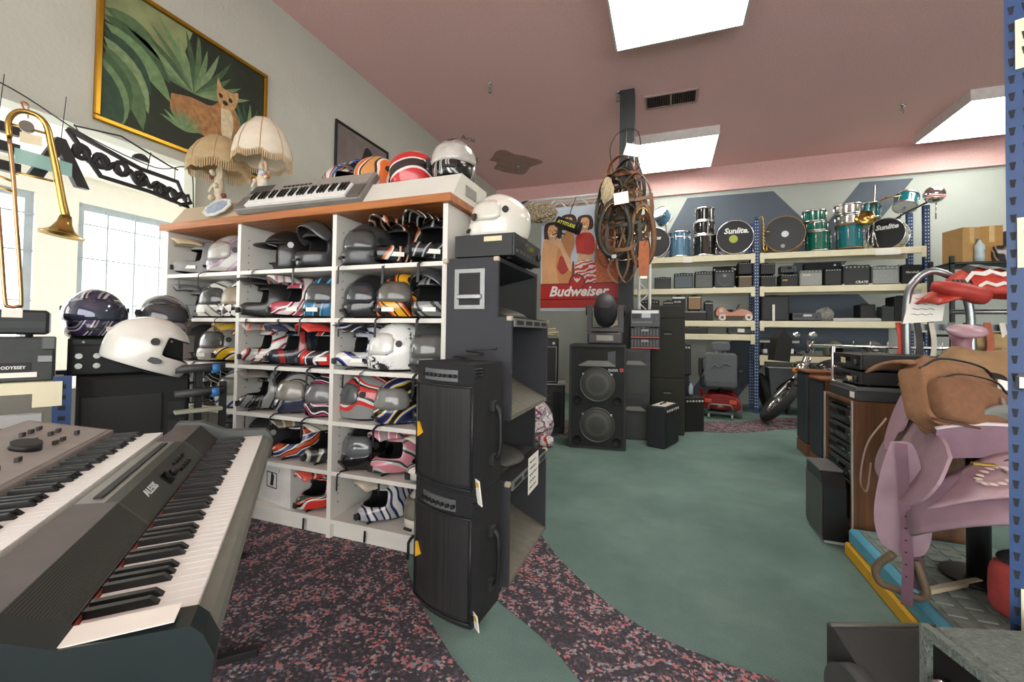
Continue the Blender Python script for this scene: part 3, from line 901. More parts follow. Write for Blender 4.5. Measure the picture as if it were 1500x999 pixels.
part('control_panel', B().prism([(.168, .801), (.225, .858), (.25, .861), (.25, .801)], .43, 1.0, 'x'), mat('343a33', .45), t, 'dark olive control panel')
part('top_panel', B().prism([(.25, .801), (.25, .861), (.3, .865), (.3, .801)], .43, 1.0, 'x'), SILV, t)
part('music_slot', B().box(.46, .97, .262, .278, .86, .8665), BLACK, t)
part('speaker_top', B().prism(sl, 1.0, LN, 'x'), mat('605b58', .55), t)
part('speaker_mesh', B().prism([(.169, .8035), (.2235, .8605), (.2255, .8595), (.171, .8015)], 1.01, LN - .01, 'x'), grille('3d423c', 330), t)
for i in range(4):
    for j in range(2):
        yy = .185 + j * .018
        part('button', B().box(.78 + i * .03, .795 + i * .03, yy - .004, yy + .004, .801 + (yy - .168) + .001, .801 + (yy - .168) + .012), mat('151614', .4), t)
part('volume_knob', B().cyl((.73, .196, .826), (.73, .186, .845), .012, .01, 14), BLACK, t)
part('display', B().prism([(.183, .818), (.208, .843), (.206, .845), (.181, .82)], .66, .70, 'x'), DKGLASS, t)
text(t, 'ALESIS', .026, (.56, .2, .8405), (pi / 4, 0, 0), mat('d8e0e0', .4), sx=1.1, bold=.0006)
part('felt_strip', B().box(0, LN, .159, .164, .797, .8015), mat('8a3a30', .9), t, 'red key felt')
part('price_label', B().box(-.05, -.004, .02, .16, .8295, .8312), PAPER, t)
keybed(t, 52, LN / 52, .15, 0, .008, .80, first=5)
stand_leg(t, .2, 0.02, .3, .70)
stand_leg(t, 1.1, 0.02, .3, .70)
part('stand_rail', B().box(.2, 1.1, .14, .18, .28, .32), BLACK, t)

t = thing('synthesizer', 'grey synthesizer with round jog dial behind the digital piano', 'keyboard', (-.901, .232, 0), rad(136.2))
part('case', B().prism([(.0, .78), (.0, .838), (.15, .838), (.15, .875), (.152, .878), (.37, .93), (.37, .78)], -.3, 1.2, 'x'), GREYP, t)
part('front_lip', B().box(-.3, 1.2, -.012, 0, .80, .85, b=.003), mat('5d5b57', .5), t)
part('control_panel', B().prism([(.16, .883), (.36, .931), (.36, .9265), (.16, .8785)], -.28, 1.17, 'x'), mat('9c9792', .5), t)
part('jog_dial', B().cyl((.87, .24, .90), (.868, .236, .922), .034, .032, 24), BLACK, t, 'round black jog dial')
for i in range(10):
    for j in range(3):
        if (i + j) % 4:
            x, y = .52 + i * .045 + (.14 if i > 5 else 0), .20 + j * .045
            part('button', B().box(x, x + .02, y, y + .008, .885 + (y - .16) * .24, .885 + (y - .16) * .24 + .012), mat('3b3936', .5), t)
part('display', B().prism([(.22, .8985), (.3, .918), (.3, .914), (.22, .8945)], .2, .42, 'x'), DKGLASS, t)
keybed(t, 62, .0236, .135, -.28, .004, .86, first=0)
stand_leg(t, .1, .05, .33, .78)
stand_leg(t, .95, .05, .33, .78)

t = thing('stage_keyboard', 'black stage keyboard lying beyond the grey synthesizer, under the equipment rack', 'keyboard', (-2.0, .5, 0), rad(136.2))
part('case', B().box(-.2, .40, 0, .3, .74, .80, b=.008), mat('242527', .5), t)
keybed(t, 24, .0236, .13, -.18, .005, .825, first=2)
part('control_panel', B().box(-.19, .39, .15, .29, .80, .815), mat('3a3b3c', .5), t)
stand_leg(t, .0, .04, .27, .74)
stand_leg(t, .25, .04, .27, .74)

# ------------------------------------------------------------------ things on the counter
t = thing('display_riser', 'long dusty white slant-fronted display riser on oak countertop', 'riser', (0, 0, 2.0))
pf = [(2.045, 0.0), (2.15, .15), (2.5, .15), (2.5, 0.0)]
part('riser_body', B().prism(pf, -2.62, -1.1, 'x'), mat('d2d1c6', .6, noise=.08, scale=4), t)
part('riser_body', B().prism(pf, -3.43, -2.625, 'x'), mat('b9a88c', .7, noise=.15, scale=4), t, 'tan-coloured stretch')
part('end_notch', B().box(-1.102, -1.096, 2.2, 2.34, .04, .10), mat('8e8c84', .7), t)

t = thing('portable_keyboard', 'grey portable keyboard leaning on the display riser', 'keyboard', (-2.71, 2.028, 2.004), 0, rx=rad(52))
t.rotation_euler = (rad(52), 0, rad(2))
part('case', B().box(0, 1.0, 0, .27, -.0, .05, b=.008), mat('7a7670', .5), t)
part('control_panel', B().box(.02, .98, .15, .26, .05, .053), mat('8f8b84', .5), t)
part('speaker_mesh', B().box(.03, .2, .16, .25, .053, .055), grille('5a5752', 260), t)
part('end_block', B().box(.01, .1, .01, .13, .05, .06, b=.004), mat('6a6660', .5), t)
part('end_block', B().box(.9, .99, .01, .13, .05, .06, b=.004), mat('5c5852', .5), t)
for i in range(7):
    part('button', B().box(.3 + i * .035, .322 + i * .035, .2, .212, .053, .058), BLACK, t)
keybed(t, 35, .0226, .125, .105, .012, .068, first=0)

ctop = 'helmets on the countertop'
helmet('moto', -2.16, 2.37, 2.151, 75, G(['2f5fa0', 'd9b52c', '2a3f70', 'c8432e', 'd8d6d0'], 6, 4, 51), 'blue, yellow and red off-road helmet behind the leaning keyboard', pm=G(['33549a', 'c9a838', '2c3c66'], 6, 3, 52), strap=False, group=ctop)
helmet('full', -1.80, 2.33, 2.151, 150, G(['c98a4c', '2c2c2c', 'd9cfc0', 'd06a2a'], 5, 4, 53), 'orange and black full-face helmet on the counter', strap=False, group=ctop)
helmet('full', -1.52, 2.33, 2.151, 140, G(['c02a28', 'c3222a', 'd9d4cc', '2a2424'], 4, 3, 54), 'red full-face helmet with white lines on the counter', strap=False, group=ctop)
a = helmet('full', -1.235, 2.31, 2.151, 20, G(['1f2021', 'c9c9c4', '2b2c2d', 'a6a8a8', '151515'], 6, 5, 55), 'large black and silver full-face helmet at the counter end', vm=mat('b7b4ac', .15, noise=.3, coat=.7), strap=False, group=ctop, sc=1.1)
text(a, 'Arai', .05, (.085, -.125, .205), (rad(62), 0, rad(32)), BLACK, 'brand_lettering', shear=.2)
helmet('flip', -.97, 2.48, 1.762, 30, mat('1a1b1c', .3, coat=.5), 'black flip-up helmet behind the white one on the amplifier', strap=False, group='loose helmets')

PORC = mat('d6c7ae', .35, noise=.25, scale=30)
def figurine_lamp(x, y, z, label, rs, shade_top, shade_bot, sm, seed, basecols, fr):
    t = thing('figurine_lamp', label, 'lamp', (x, y, z), 0, 'vintage figurine lamps')
    r = random.Random(seed)
    part('base', B().lathe([(0, 0), (.07, 0), (.075, .012), (.05, .03), (.03, .04), (0, .04)], 20), PORC, t)
    hgt = shade_bot - z
    part('figurine', B().lathe([(.028, .03), (.034, .08), (.026, .14), (.036, .2), (.03, .25), (.018, .275), (.026, .3), (.02, .33), (.01, .35), (.01, hgt + .06)], 14), PORC, t)
    arms = B()
    arms.tube(smooth([(.02, 0, .24), (.06, -.02, .27), (.05, -.02, .33)]), .01, 6).tube(smooth([(-.02, 0, .24), (-.06, -.01, .2), (-.08, -.02, .15)]), .01, 6)
    part('figurine_arms', arms, PORC, t)
    for k in range(16):
        a, h = r.random() * 6.3, .03 + r.random() * .28
        part('porcelain_flower', B().ell((.04 * cos(a), .04 * sin(a) - .01, h), .014 + r.random() * .012, 8), mat(basecols[k % len(basecols)], .4, noise=.2), t)
    H0, H1 = shade_bot - z, shade_top - z
    prof = [(rs, H0), (rs * 1.02, H0 + .02), (rs * .94, H0 + (H1 - H0) * .35), (rs * .72, H0 + (H1 - H0) * .7), (rs * .36, H1), (rs * .3, H1)]
    n = 40
    vs = []
    b = B()
    b.grid(lambda u, v: (lambda q: (q[0] * (1 + .05 * abs(sin(u * 4 * 2 * pi)) * (1 - v)) * cos(2 * pi * u), q[0] * (1 + .05 * abs(sin(u * 4 * 2 * pi)) * (1 - v)) * sin(2 * pi * u), q[1] - .03 * abs(sin(u * 4 * 2 * pi)) * max(0, 1 - v * 3)))(prof[round(v * 5)]), n, 5, 0, cu=True)
    part('lamp_shade', b, sm, t, mods=[('SOLIDIFY', dict(thickness=.003))])
    fb = B()
    for i in range(90):
        a = 2 * pi * i / 90
        rr = rs * (1 + .05 * abs(sin(a * 4)))
        z0 = H0 - .03 * abs(sin(a * 4))
        fb.box(rr * cos(a) - .003, rr * cos(a) + .003, rr * sin(a) - .003, rr * sin(a) + .003, z0 - fr * (.8 + .2 * r.random()), z0 + .012)
    o = part('fringe', fb, mat('c7ad86', .8, noise=.2), t)
    o['kind'] = 'stuff'
    for i in range(8):
        a = 2 * pi * i / 8
        part('shade_rib', B().tube([(q[0] * 1.012 * cos(a), q[0] * 1.012 * sin(a), q[1]) for q in prof], .003, 5), mat('b59a72', .7), t)
figurine_lamp(-3.26, 2.28, 2.151, 'porcelain figurine lamp with tan fringed bell shade', .2, 2.72, 2.50, mat('b7a078', .8, noise=.15), 1, ['d9cdb4', 'c7b79a', '7a3f40', 'e0d5c0'], .06)
figurine_lamp(-2.83, 2.3, 2.151, 'porcelain flower lamp with cream scalloped lace shade', .19, 2.80, 2.52, mat('d9cfba', .8, noise=.1), 2, ['d98a3a', 'dfc9b0', '8fb0b4', 'd6c3c8', 'b9c7a8'], .04)

t = thing('broken_plate', 'blue and white scalloped plate leaning on the tan riser', 'plate', (-2.95, 2.062, 2.085), 0, rx=rad(56))
pl = [(.12 * cos(a) * (1 + .05 * sin(9 * a)), .085 * sin(a) * (1 + .05 * sin(9 * a))) for a in [i * 2 * pi / 36 for i in range(36)]]
part('plate_body', B().prism(pl, .004, .014), mat('d9dbd6', .3), t)
part('blue_pattern', B().prism([(x * .78, y * .78) for x, y in pl], .014, .0155), mat('4a6690', .3, noise=.6, scale=40, h2='c9d2d8'), t)
# ------------------------------------------------------------------ loudspeaker stack at the end of the helmet shelf
GREYC = mat('3b3c40', .95, noise=.3, scale=150, bump=.4, bscale=300)
DUST = mat('6f6e62', .8, noise=.2, scale=20)
def horn_cab(z0, label):
    t = thing('horn_loudspeaker', label, 'loudspeaker', (-1.085, 1.965, z0), 0, 'stacked horn loudspeakers')
    prof = [(0, 0), (.365, 0), (.365, .51), (.29, .51), (.29, .812), (0, .812)]
    D = .68
    for y in (0, D - .02):
        part('side_panel', B().prism(prof, y, y + .02, 'y'), GREYC, t)
    part('top_panel', B().box(0, .29, .02, D - .02, .79, .812), GREYC, t)
    part('back_panel', B().box(0, .02, .02, D - .02, 0, .79), GREYC, t)
    part('step_panel', B().box(.02, .365, .02, D - .02, .47, .51), CARPETBLK, t)
    part('mouth_floor', B().add([(.365, .02, 0), (.365, D - .02, 0), (.05, D - .02, .16), (.05, .02, .16), (.365, .02, .02), (.365, D - .02, .02), (.05, D - .02, .18), (.05, .02, .18)], [(0, 1, 2, 3), (4, 5, 6, 7), (0, 1, 5, 4), (2, 3, 7, 6), (0, 3, 7, 4), (1, 2, 6, 5)]), DUST, t, 'dusty slanted mouth board')
    part('mouth_back', B().box(.05, .06, .02, D - .02, .18, .47), BLACK2, t)
    # upper horn: four flare boards round a throat
    y0, y1, za, zb = .02, D - .02, .515, .79
    ty0, ty1, tz0, tz1 = .27, .41, .60, .70
    mo = [(.285, y0, za), (.285, y1, za), (.285, y1, zb), (.285, y0, zb)]
    th = [(.09, ty0, tz0), (.09, ty1, tz0), (.09, ty1, tz1), (.09, ty0, tz1)]
    part('horn_flare', B().add(mo + th, [(0, 1, 5, 4), (1, 2, 6, 5), (2, 3, 7, 6), (3, 0, 4, 7), (4, 5, 6, 7)], sm=False), mat('202224', .45), t)
    part('horn_lip', B().grid(lambda u, v: (.12 + .2 * sin(v * pi / 2) * sin(u * pi) ** .6, .1 + .48 * u, .518 + .075 * (1 - v) * sin(u * pi) ** .6), 16, 6), mat('4e504a', .5, noise=.2), t, mods=[('SOLIDIFY', dict(thickness=.004))])
    pl = B().box(.365, .372, .03, D - .03, .462, .505)
    part('badge_strip', pl, mat('8d8f8b', .4, .5), t, 'silver badge strip')
    for k in range(4):
        part('badge_slot', B().box(.372, .3735, .06 + k * .15, .17 + k * .15, .472, .495), BLACK2, t)
    hp = part('handle_plate', B().box(.05, .22, -.006, 0, .55, .57).box(.05, .22, -.006, 0, .735, .755).box(.05, .075, -.006, 0, .57, .735).box(.195, .22, -.006, 0, .57, .735), mat('8f9190', .4, .7), t, 'metal recessed handle plate')
    part('handle_recess', B().box(.075, .195, -.003, 0, .57, .735), mat('060606', .6), hp)
    part('handle_bar', B().box(.065, .205, -.02, -.006, .60, .625, b=.004), STEEL, hp)
    for x, y, z in ((.285, -.004, .808), (.36, -.004, .508), (.0, -.004, .808), (.36, D + .004, .508)):
        part('corner_cap', B().box(x - .02, x + .01, y - .004 if y < 0 else y - .02, y + .02 if y < 0 else y + .004, z - .018, z + .006, b=.004), mat('b7ab94', .6), t)
    return t
lo = horn_cab(0.001, 'grey carpeted horn loudspeaker at the bottom of the stack, price sheet on its front')
horn_cab(.816, 'grey carpeted horn loudspeaker on top of the stack, under the black receiver')
t = thing('price_sheet', 'handwritten white price sheet taped on lower horn loudspeaker', 'paper', (-.708, 2.32, .36))
part('sheet', B().box(0, .0015, -.09, .1, 0, .2), PAPER, t)
for k in range(5):
    part('handwriting', B().tube([(.0022, -.07 + .012 * i, .17 - .035 * k + .006 * sin(i * 2.3 + k)) for i in range(10 + (k % 3))], .002, 4), mat('33333a', .8), t)

PLASTIC = mat('1b1c1e', .45, noise=.2, scale=200)
MESHG = grille('2b2b2c', 330, '070707')
def stage_speaker(z0, label):
    t = thing('stage_loudspeaker', label, 'loudspeaker', (-.94, 1.70, z0), rad(-18.5), 'stacked black stage loudspeakers')
    Hh = .553
    front = [(-.185 + .37 * i / 10, -.03 * (1 - ((i - 5) / 5) ** 2)) for i in range(11)]
    plan = front + [(.185, .05), (.14, .235), (-.14, .235), (-.185, .05)]
    part('cabinet', B().prism(plan, 0, Hh), CARPETBLK, t)
    gp = [(x * .9, y - .006) for x, y in front]
    part('grille', B().prism(gp + [(x, y + .004) for x, y in gp[::-1]], .04, .45), MESHG, t, 'black perforated metal grille')
    rim = B()
    for z in (.02, .455):
        rim.tube([(x * .98, y - .005, z) for x, y in front], .006, 6)
    part('grille_rim', rim.tube([(-.18, -.004, .02), (-.18, -.004, .455)], .006, 6).tube([(.18, -.004, .02), (.18, -.004, .455)], .006, 6), PLASTIC, t)
    cp = [(x * .72, y - .012) for x, y in front[1:-1]]
    q = part('control_strip', B().prism(cp + [(x, y + .012) for x, y in cp[::-1]], .475, .525), mat('6e7072', .4, .4), t, 'silver control strip with knobs')
    for k in range(8):
        x = -.1 + k * .029
        part('knob', B().cyl((x, -.042 + x * x, .5), (x, -.056 + x * x, .5), .008, n=10), BLACK, q)
    part('warning_badge', B().prism([(-.155, .2), (-.115, .225), (-.155, .27)], -.024, -.012, 'y'), mat('d9a520', .5), t, 'yellow triangle badge')
    hb = B().tube(smooth([(.176, .15, .12), (.2, .155, .16), (.2, .155, .32), (.176, .15, .36)]), .011, 8)
    part('side_handle', hb, BLACK, t)
    for z in (.12, .36):
        part('handle_mount', B().at((.168, .14, z), rz=rad(13)).box(-.012, .016, -.02, .02, -.025, .025, b=.004), BLACK2, t)
    for z in (.03, .5):
        for k in range(3):
            part('corner_rib', B().box(.165, .19, .0, .05, z + k * .014, z + k * .014 + .008, b=.002), PLASTIC, t)
    tg = part('price_tag', B().at((.195, .02, .02), rz=rad(-20), rx=.15).box(-.03, .03, -.004, .0, -.06, .05), PAPER, t, 'hanging white price tag')
    part('tag_print', B().at((.195, .02, .02), rz=rad(-20), rx=.15).box(-.024, .024, -.005, -.004, .02, .04), mat('c9a63a', .6), tg)
    return t
stage_speaker(.001, 'black powered stage loudspeaker on the carpet, carrying another one')
stage_speaker(.557, 'black powered stage loudspeaker stacked on an identical one, cable on top')
cb = smooth([(.0 + .06 * cos(a) + .006 * i, .03 * sin(a) + .004 * i, .006 + .003 * i) for i, a in enumerate([k * .7 for k in range(20)])], 3)
one('coiled_cable', B().tube(cb, .005, 6), BLACK, 'short black power cable coiled on upper stage loudspeaker', 'cable', loc=(-.93, 1.80, 1.111))

def receiver(name, label, cat, loc, rz, w, d, h, face='2a2b2d', body='1c1d1f', knobs=6, disp=True, group=None, sticker=None, zo=0):
    """hi-fi component; front toward -Y"""
    t = thing(name, label, cat, loc, rz, group)
    f = .012
    part('cabinet', B().box(-w / 2, w / 2, -d / 2 + .012, d / 2, f, h, b=.003), mat(body, .5), t)
    fp = part('front_panel', B().box(-w / 2, w / 2, -d / 2, -d / 2 + .012, f, h, b=.002), mat(face, .4, .2), t)
    yf = -d / 2
    if disp:
        part('display', B().box(-w * .12, w * .18, yf - .002, yf, h * .55, h * .82), DKGLASS, fp)
    part('slot', B().box(-w * .45, -w * .16, yf - .002, yf, h * .5, h * .75), mat('0b0b0c', .5), fp)
    for k in range(knobs):
        x = -w * .44 + k * w * .62 / max(1, knobs - 1)
        part('button', B().box(x, x + w * .05, yf - .004, yf, h * .25, h * .36), mat('55575a', .4, .4), fp)
    part('knob', B().cyl((w * .38, yf, h * .5), (w * .38, yf - .016, h * .5), min(.02, h * .22), n=16), mat('3a3b3d', .4, .3), fp)
    for sx in (-1, 1):
        for sy in (-1, 1):
            part('foot', B().cyl((sx * w * .4, sy * d * .36, 0), (sx * w * .4, sy * d * .36, f), .014, n=10), RUBBER, t)
    if sticker:
        part('price_sticker', B().box(*sticker), mat('d9cfa8', .7), t)
    return t
receiver('stereo_receiver', 'black stereo receiver on top of horn loudspeaker, under white helmet', 'receiver', (-.895, 2.24, 1.629), rad(90), .46, .34, .128, sticker=(-.232, -.230, -.1, .0, .09, .115))
a = helmet('full', -.885, 2.2, 1.758, -55, mat('dcd9cd', .25, noise=.04, coat=.6), 'plain white full-face helmet with dark crest, resting on black receiver', vm=mat('d2cfc3', .2, noise=.04, coat=.6), strap=False, group='loose helmets', sc=1.05)
part('crest', B().at((.07, -.155, .1), rz=.5).prism([(-.014, .016), (.014, .016), (.012, -.008), (0, -.02), (-.012, -.008)], -.004, .012, 'y'), mat('3a2418', .5), a)

# ------------------------------------------------------------------ middle group
t = thing('club_loudspeaker', 'large black twin-woofer loudspeaker with a horn, under moving-head light', 'loudspeaker', (-.706, 4.655, 0), rad(6))
b = B().box(-.305, .305, .0, .5, .0, 1.13, b=.012)
part('cabinet', b, mat('232726', .85, noise=.2, scale=80, bump=.3, bscale=200), t)
part('rim', B().box(-.3, .3, -.012, 0, 1.105, 1.125).box(-.3, .3, -.012, 0, .005, .025).box(-.3, -.28, -.012, 0, .025, 1.105).box(.28, .3, -.012, 0, .025, 1.105), BLACK2, t)
mo = [(-.2, -.004, .90), (.19, -.004, .90), (.19, -.004, 1.07), (-.2, -.004, 1.07)]
th = [(-.06, .16, .95), (.06, .16, .95), (.06, .16, 1.03), (-.06, .16, 1.03)]
part('horn_recess', B().add(mo, [(0, 1, 2, 3)]), mat('0d0e0e', .7), t)
part('horn_flare', B().add([(-.2, -.006, .905), (.19, -.006, .905), (.11, -.005, .955), (-.1, -.005, .955)], [(0, 1, 2, 3)]).box(-.2, .19, -.03, -.006, .895, .905), mat('6c6f69', .5), t, 'grey horn flare')
part('horn_flare', B().add([(.19, -.006, .905), (.19, -.006, 1.065), (.11, -.005, 1.05), (.11, -.005, .955)], [(0, 1, 2, 3)]), mat('3a3c44', .5), t)
for z in (.70, .265):
    w_ = part('woofer', B().at((0, -.001, z), rx=pi / 2).lathe([(.19, 0), (.185, .018), (.172, .02), (.165, .006), (.12, -.0), (.06, .002), (.03, .012), (0, .014)], 36), mat('121312', .6), t)
    part('woofer_grille', B().at((0, -.018, z), rx=pi / 2).lathe([(.172, 0), (.15, .008), (.08, .014), (0, .016)], 32), grille('4a4c46', 150, '0c0c0c'), w_)
    part('woofer_ring', B().tube([(.18 * cos(k * pi / 18), -.02, z + .18 * sin(k * pi / 18)) for k in range(36)], .008, 6, closed=True), mat('5d5f5c', .4, .6), w_)
    for sx in (-1, 1):
        part('bass_port', B().at((sx * .21, -.002, z - .175), rx=pi / 2).lathe([(.05, 0), (.05, .006), (.04, .006), (.038, .001), (0, .001)], 20), mat('050505', .8), t)
        part('clamp', B().box(sx * .15 - .012, sx * .15 + .012, -.03, -.012, z + .1, z + .12, b=.003), STEEL, w_)
text(t, 'sunn', .055, (.165, -.004, .86), FR, mat('c9ccca', .5), 'badge_lettering', bold=.001)
part('badge_square', B().box(.235, .275, -.006, -.001, .84, .88), mat('a02c26', .5), t, 'red square badge')

t = thing('moving_head_light', 'black moving-head stage light standing on large twin-woofer loudspeaker', 'stage light', (-.655, 4.87, 1.131), rad(6))
DG = mat('3a3a3c', .5, noise=.15)
part('base', B().box(-.19, .19, -.14, .14, .0, .13, b=.02), DG, t)
part('display', B().box(-.09, .09, -.143, -.138, .04, .1), mat('77725c', .3), t)
y_ = B()
for sx in (-1, 1):
    y_.prism([(-.1, .13), (.1, .13), (.08, .3), (.05, .44), (-.05, .44), (-.08, .3)], sx * .2, sx * .145, 'x')
part('yoke', y_.box(-.2, .2, -.1, .1, .13, .19, b=.015), DG, t)
hd = B().at((0, -.02, .38), rx=rad(62))
hd.lathe([(0, -.26), (.07, -.25), (.11, -.2), (.13, -.08), (.13, .05), (.11, .14), (.1, .2), (.1, .21), (0, .21)], 24)
h_ = part('lamp_head', hd, mat('454447', .45, noise=.1), t)
part('lens', B().at((0, -.02, .38), rx=rad(62)).lathe([(.088, .212), (.06, .222), (0, .226)], 24), mat('2c2a2e', .45), h_)
part('cooling_ring', B().at((0, -.02, .38), rx=rad(62)).lathe([(.09, -.235), (.05, -.275), (.03, -.262), (0, -.262)], 20), BLACK2, h_)
for sx in (-1, 1):
    part('pan_bearing', B().cyl((sx * .2, 0, .38), (sx * .215, 0, .38), .055, n=18), BLACK2, t)

def plastic_spk(loc, rz, w, d, h, label, group=None):
    t = thing('monitor_loudspeaker', label, 'loudspeaker', loc, rz, group)
    plan = [(-w / 2, 0), (w / 2, 0), (w / 2, d * .3), (w * .3, d), (-w * .3, d), (-w / 2, d * .3)]
    part('cabinet', B().prism(plan, 0, h), mat('27292a', .5, noise=.15), t)
    part('grille', B().prism(rrect(-w * .42, w * .42, h * .04, h * .62, .02), -.012, -.001, 'y'), grille('3c3e3a', 220), t)
    part('horn_flare', B().prism([(-w * .38, h * .66), (w * .38, h * .66), (w * .3, h * .93), (-w * .3, h * .93)], -.004, -.001, 'y'), BLACK, t)
    part('horn_lip', B().add([(-w * .38, -.03, h * .66), (w * .38, -.03, h * .66), (w * .2, -.004, h * .74), (-w * .2, -.004, h * .74)], [(0, 1, 2, 3)]).box(-w * .38, w * .38, -.03, -.012, h * .645, h * .66), mat('55574f', .5), t)
    return t
plastic_spk((-.36, 5.24, .001), rad(8), .36, .3, .53, 'black plastic two-way loudspeaker on the floor beside the twin-woofer cabinet', 'plastic two-way loudspeakers')
plastic_spk((-.36, 5.24, .532), rad(8), .36, .3, .54, 'black plastic two-way loudspeaker stacked under the red-trimmed crates', 'plastic two-way loudspeakers')
for k in range(2):
    t = thing('tape_crate', ('grey ribbed tape crate with red trim, ' + ('under an identical crate' if k == 0 else 'stacked under the rack unit')), 'crate', (-.25, 5.36, 1.074 + k * .125), rad(4), 'red-trimmed tape crates')
    part('crate_body', B().box(-.165, .165, -.12, .12, .0, .122, b=.004), mat('2f3133', .6), t)
    for i in range(9):
        part('rib', B().box(-.15 + i * .035, -.135 + i * .035, -.128, -.12, .03, .11), mat('55585a', .5), t)
    part('trim_strip', B().box(-.16, .16, -.13, -.12, .006, .02), mat('b33a34', .5), t, 'red trim')
    part('latch', B().box(-.04, .04, -.132, -.12, .085, .108), mat('8b8d8e', .4), t)
t = receiver('rack_unit', 'silver-striped rack unit on top of the red-trimmed crates', 'rack unit', (-.25, 5.36, 1.325), rad(4), .33, .24, .215, face='2b2c2e', knobs=9)
part('silver_strip', B().box(-.15, .15, -.124, -.12, .17, .205), mat('b5b7b2', .4, .3), t)

OLIVE = mat('2c2d26', .9, noise=.25, scale=120, bump=.3, bscale=250)
for z0, h, lab in ((.001, .70, 'tall dark carpeted speaker cabinet on the floor behind the practice amplifier'), (.702, .75, 'tall dark carpeted speaker cabinet stacked in the middle, behind the crates'), (1.453, .16, 'flat black case on top of the tall dark speaker cabinets')):
    t = thing('speaker_cabinet', lab, 'loudspeaker' if h > .3 else 'case', (.01, 5.68, z0), rad(2), 'dark carpeted speaker cabinets')
    part('cabinet', B().box(-.2, .2, 0, .5, 0, h, b=.008), OLIVE, t)
    if h > .3:
        hp = part('handle_recess', B().box(-.06, .06, -.003, .01, h * .72, h * .8), mat('0a0a0a', .7), t)
        part('handle_bar', B().box(-.045, .045, -.012, -.003, h * .73, h * .745), mat('7d7b6d', .5), hp)
        part('side_grille', B().box(.2, .203, .03, .47, .03, h - .03), grille('2e2e2c', 200), t)
    else:
        part('lid_seam', B().box(-.201, .201, -.002, .5, h * .5, h * .53), BLACK, t)

def amp(loc, rz, w, d, h, cab, grl, label, group=None, panel='1d1e20', name='guitar_amplifier', logo=None, knobs=6, top_panel=True, cone=False, corners=False, z0=0, pipe=None, cat='amplifier'):
    """combo amplifier; grille toward -Y"""
    t = thing(name, label, cat, loc, rz, group)
    part('cabinet', B().box(-w / 2, w / 2, 0, d, 0, h, b=.008), mat(cab, .75, noise=.15, scale=90), t)
    pz = h * .83 if top_panel else h * .97
    part('grille', B().box(-w * .45, w * .45, -.008, .002, h * .05, pz - h * .03), grille(grl, 160), t)
    if pipe:
        part('piping', B().tube([(-w * .46, -.008, h * .04), (w * .46, -.008, h * .04), (w * .46, -.008, pz - h * .02), (-w * .46, -.008, pz - h * .02)], .006, 5, closed=True), mat(pipe, .5), t)
    if top_panel:
        q = part('control_panel', B().box(-w * .46, w * .46, -.006, .002, pz, h * .96), mat(panel, .4, .2), t)
        for k in range(knobs):
            x = -w * .38 + k * w * .76 / max(1, knobs - 1)
            part('knob', B().cyl((x, -.006, (pz + h * .96) / 2), (x, -.018, (pz + h * .96) / 2), h * .03, n=8), mat('b9b9b2', .4), q)
    part('handle', B().tube(smooth([(-w * .18, d * .5, h), (-w * .15, d * .5, h + .016), (w * .15, d * .5, h + .016), (w * .18, d * .5, h)], 3), .007, 6), BLACK, t)
    if cone:
        part('speaker_ring', B().tube([(w * .3 * cos(k * pi / 12), -.012, h * .42 + w * .3 * sin(k * pi / 12)) for k in range(24)], .006, 5, closed=True), mat('77776f', .5), t)
    if corners:
        for sx in (-1, 1):
            for z in (0, h):
                part('corner_cap', B().box(sx * w / 2 - .015, sx * w / 2 + .015, -.006, .03, z - .012 + (.006 if z == 0 else 0), z + .012 if z else .02, b=.004), STEEL, t)
    if logo:
        text(t, logo[0], logo[1], (logo[2], -.009, logo[3]), FR, mat(logo[4] if len(logo) > 4 else 'dcdcd6', .5), 'logo_lettering', shear=.25, bold=.001)
    return t
t = amp((.06, 5.14, .001), rad(71), .46, .2, .45, '1e2224', '17191a', 'black practice amplifier with white paper on top, in front of speaker cabinets')
part('paper_note', B().box(-.17, .17, .02, .17, .452, .4535), mat('dcd9cf', .8), t)
amp((.34, 5.98, .001), rad(30), .28, .22, .44, '22251f', '1a1b1a', 'small dark amplifier by a blue water bottle, behind the speaker cabinets')
t = thing('water_bottle', 'small clear bottle with blue cap standing on a dark amplifier', 'bottle', (.3, 6.12, .444))
part('bottle_body', B().lathe([(0, 0), (.03, 0), (.032, .06), (.03, .12), (.012, .15), (.012, .165), (0, .165)], 16), mat('9fb4bd', .1, noise=.1), t)
part('cap', B().cyl((0, 0, .165), (0, 0, .185), .014, n=12), mat('2e5fa8', .4), t)
t = amp((.2, 6.25, .70), 0, .22, .2, .42, '1b1c1e', '141516', 'slim black speaker propped on a stand behind the cabinets')
part('pole_stand', B().box(-.09, .09, .03, .17, -.699, 0), BLACK2, t)

# equipment beneath the poster
t = amp((-1.48, 5.12, .62), rad(12), .42, .35, .56, '1b1b1d', '101012', 'black amplifier with silver grille frame under the beer poster', pipe='9a9c9e', knobs=4)
t = thing('equipment_case', 'grey-topped black equipment case beneath the amplifier under the beer poster', 'case', (-1.42, 5.13, .001), rad(12))
part('case_body', B().box(-.24, .24, 0, .36, 0, .60, b=.01), BLACK2, t)
part('lid', B().box(-.25, .25, -.01, .37, .60, .618, b=.003), mat('8b8c8a', .5), t)
part('slot', B().box(.1, .19, -.006, .0, .08, .52, b=.003), mat('0c0c0c', .7), t)
for k in range(6):
    part('trim_line', B().box(-.2, .06, -.005, 0, .1 + k * .07, .13 + k * .07), mat('343536', .5), t)
cbl = smooth([(.13 * cos(a) * (1 - .01 * i), .07 * sin(a), .01 + .006 * i) for i, a in enumerate([k * .8 for k in range(16)])], 3)
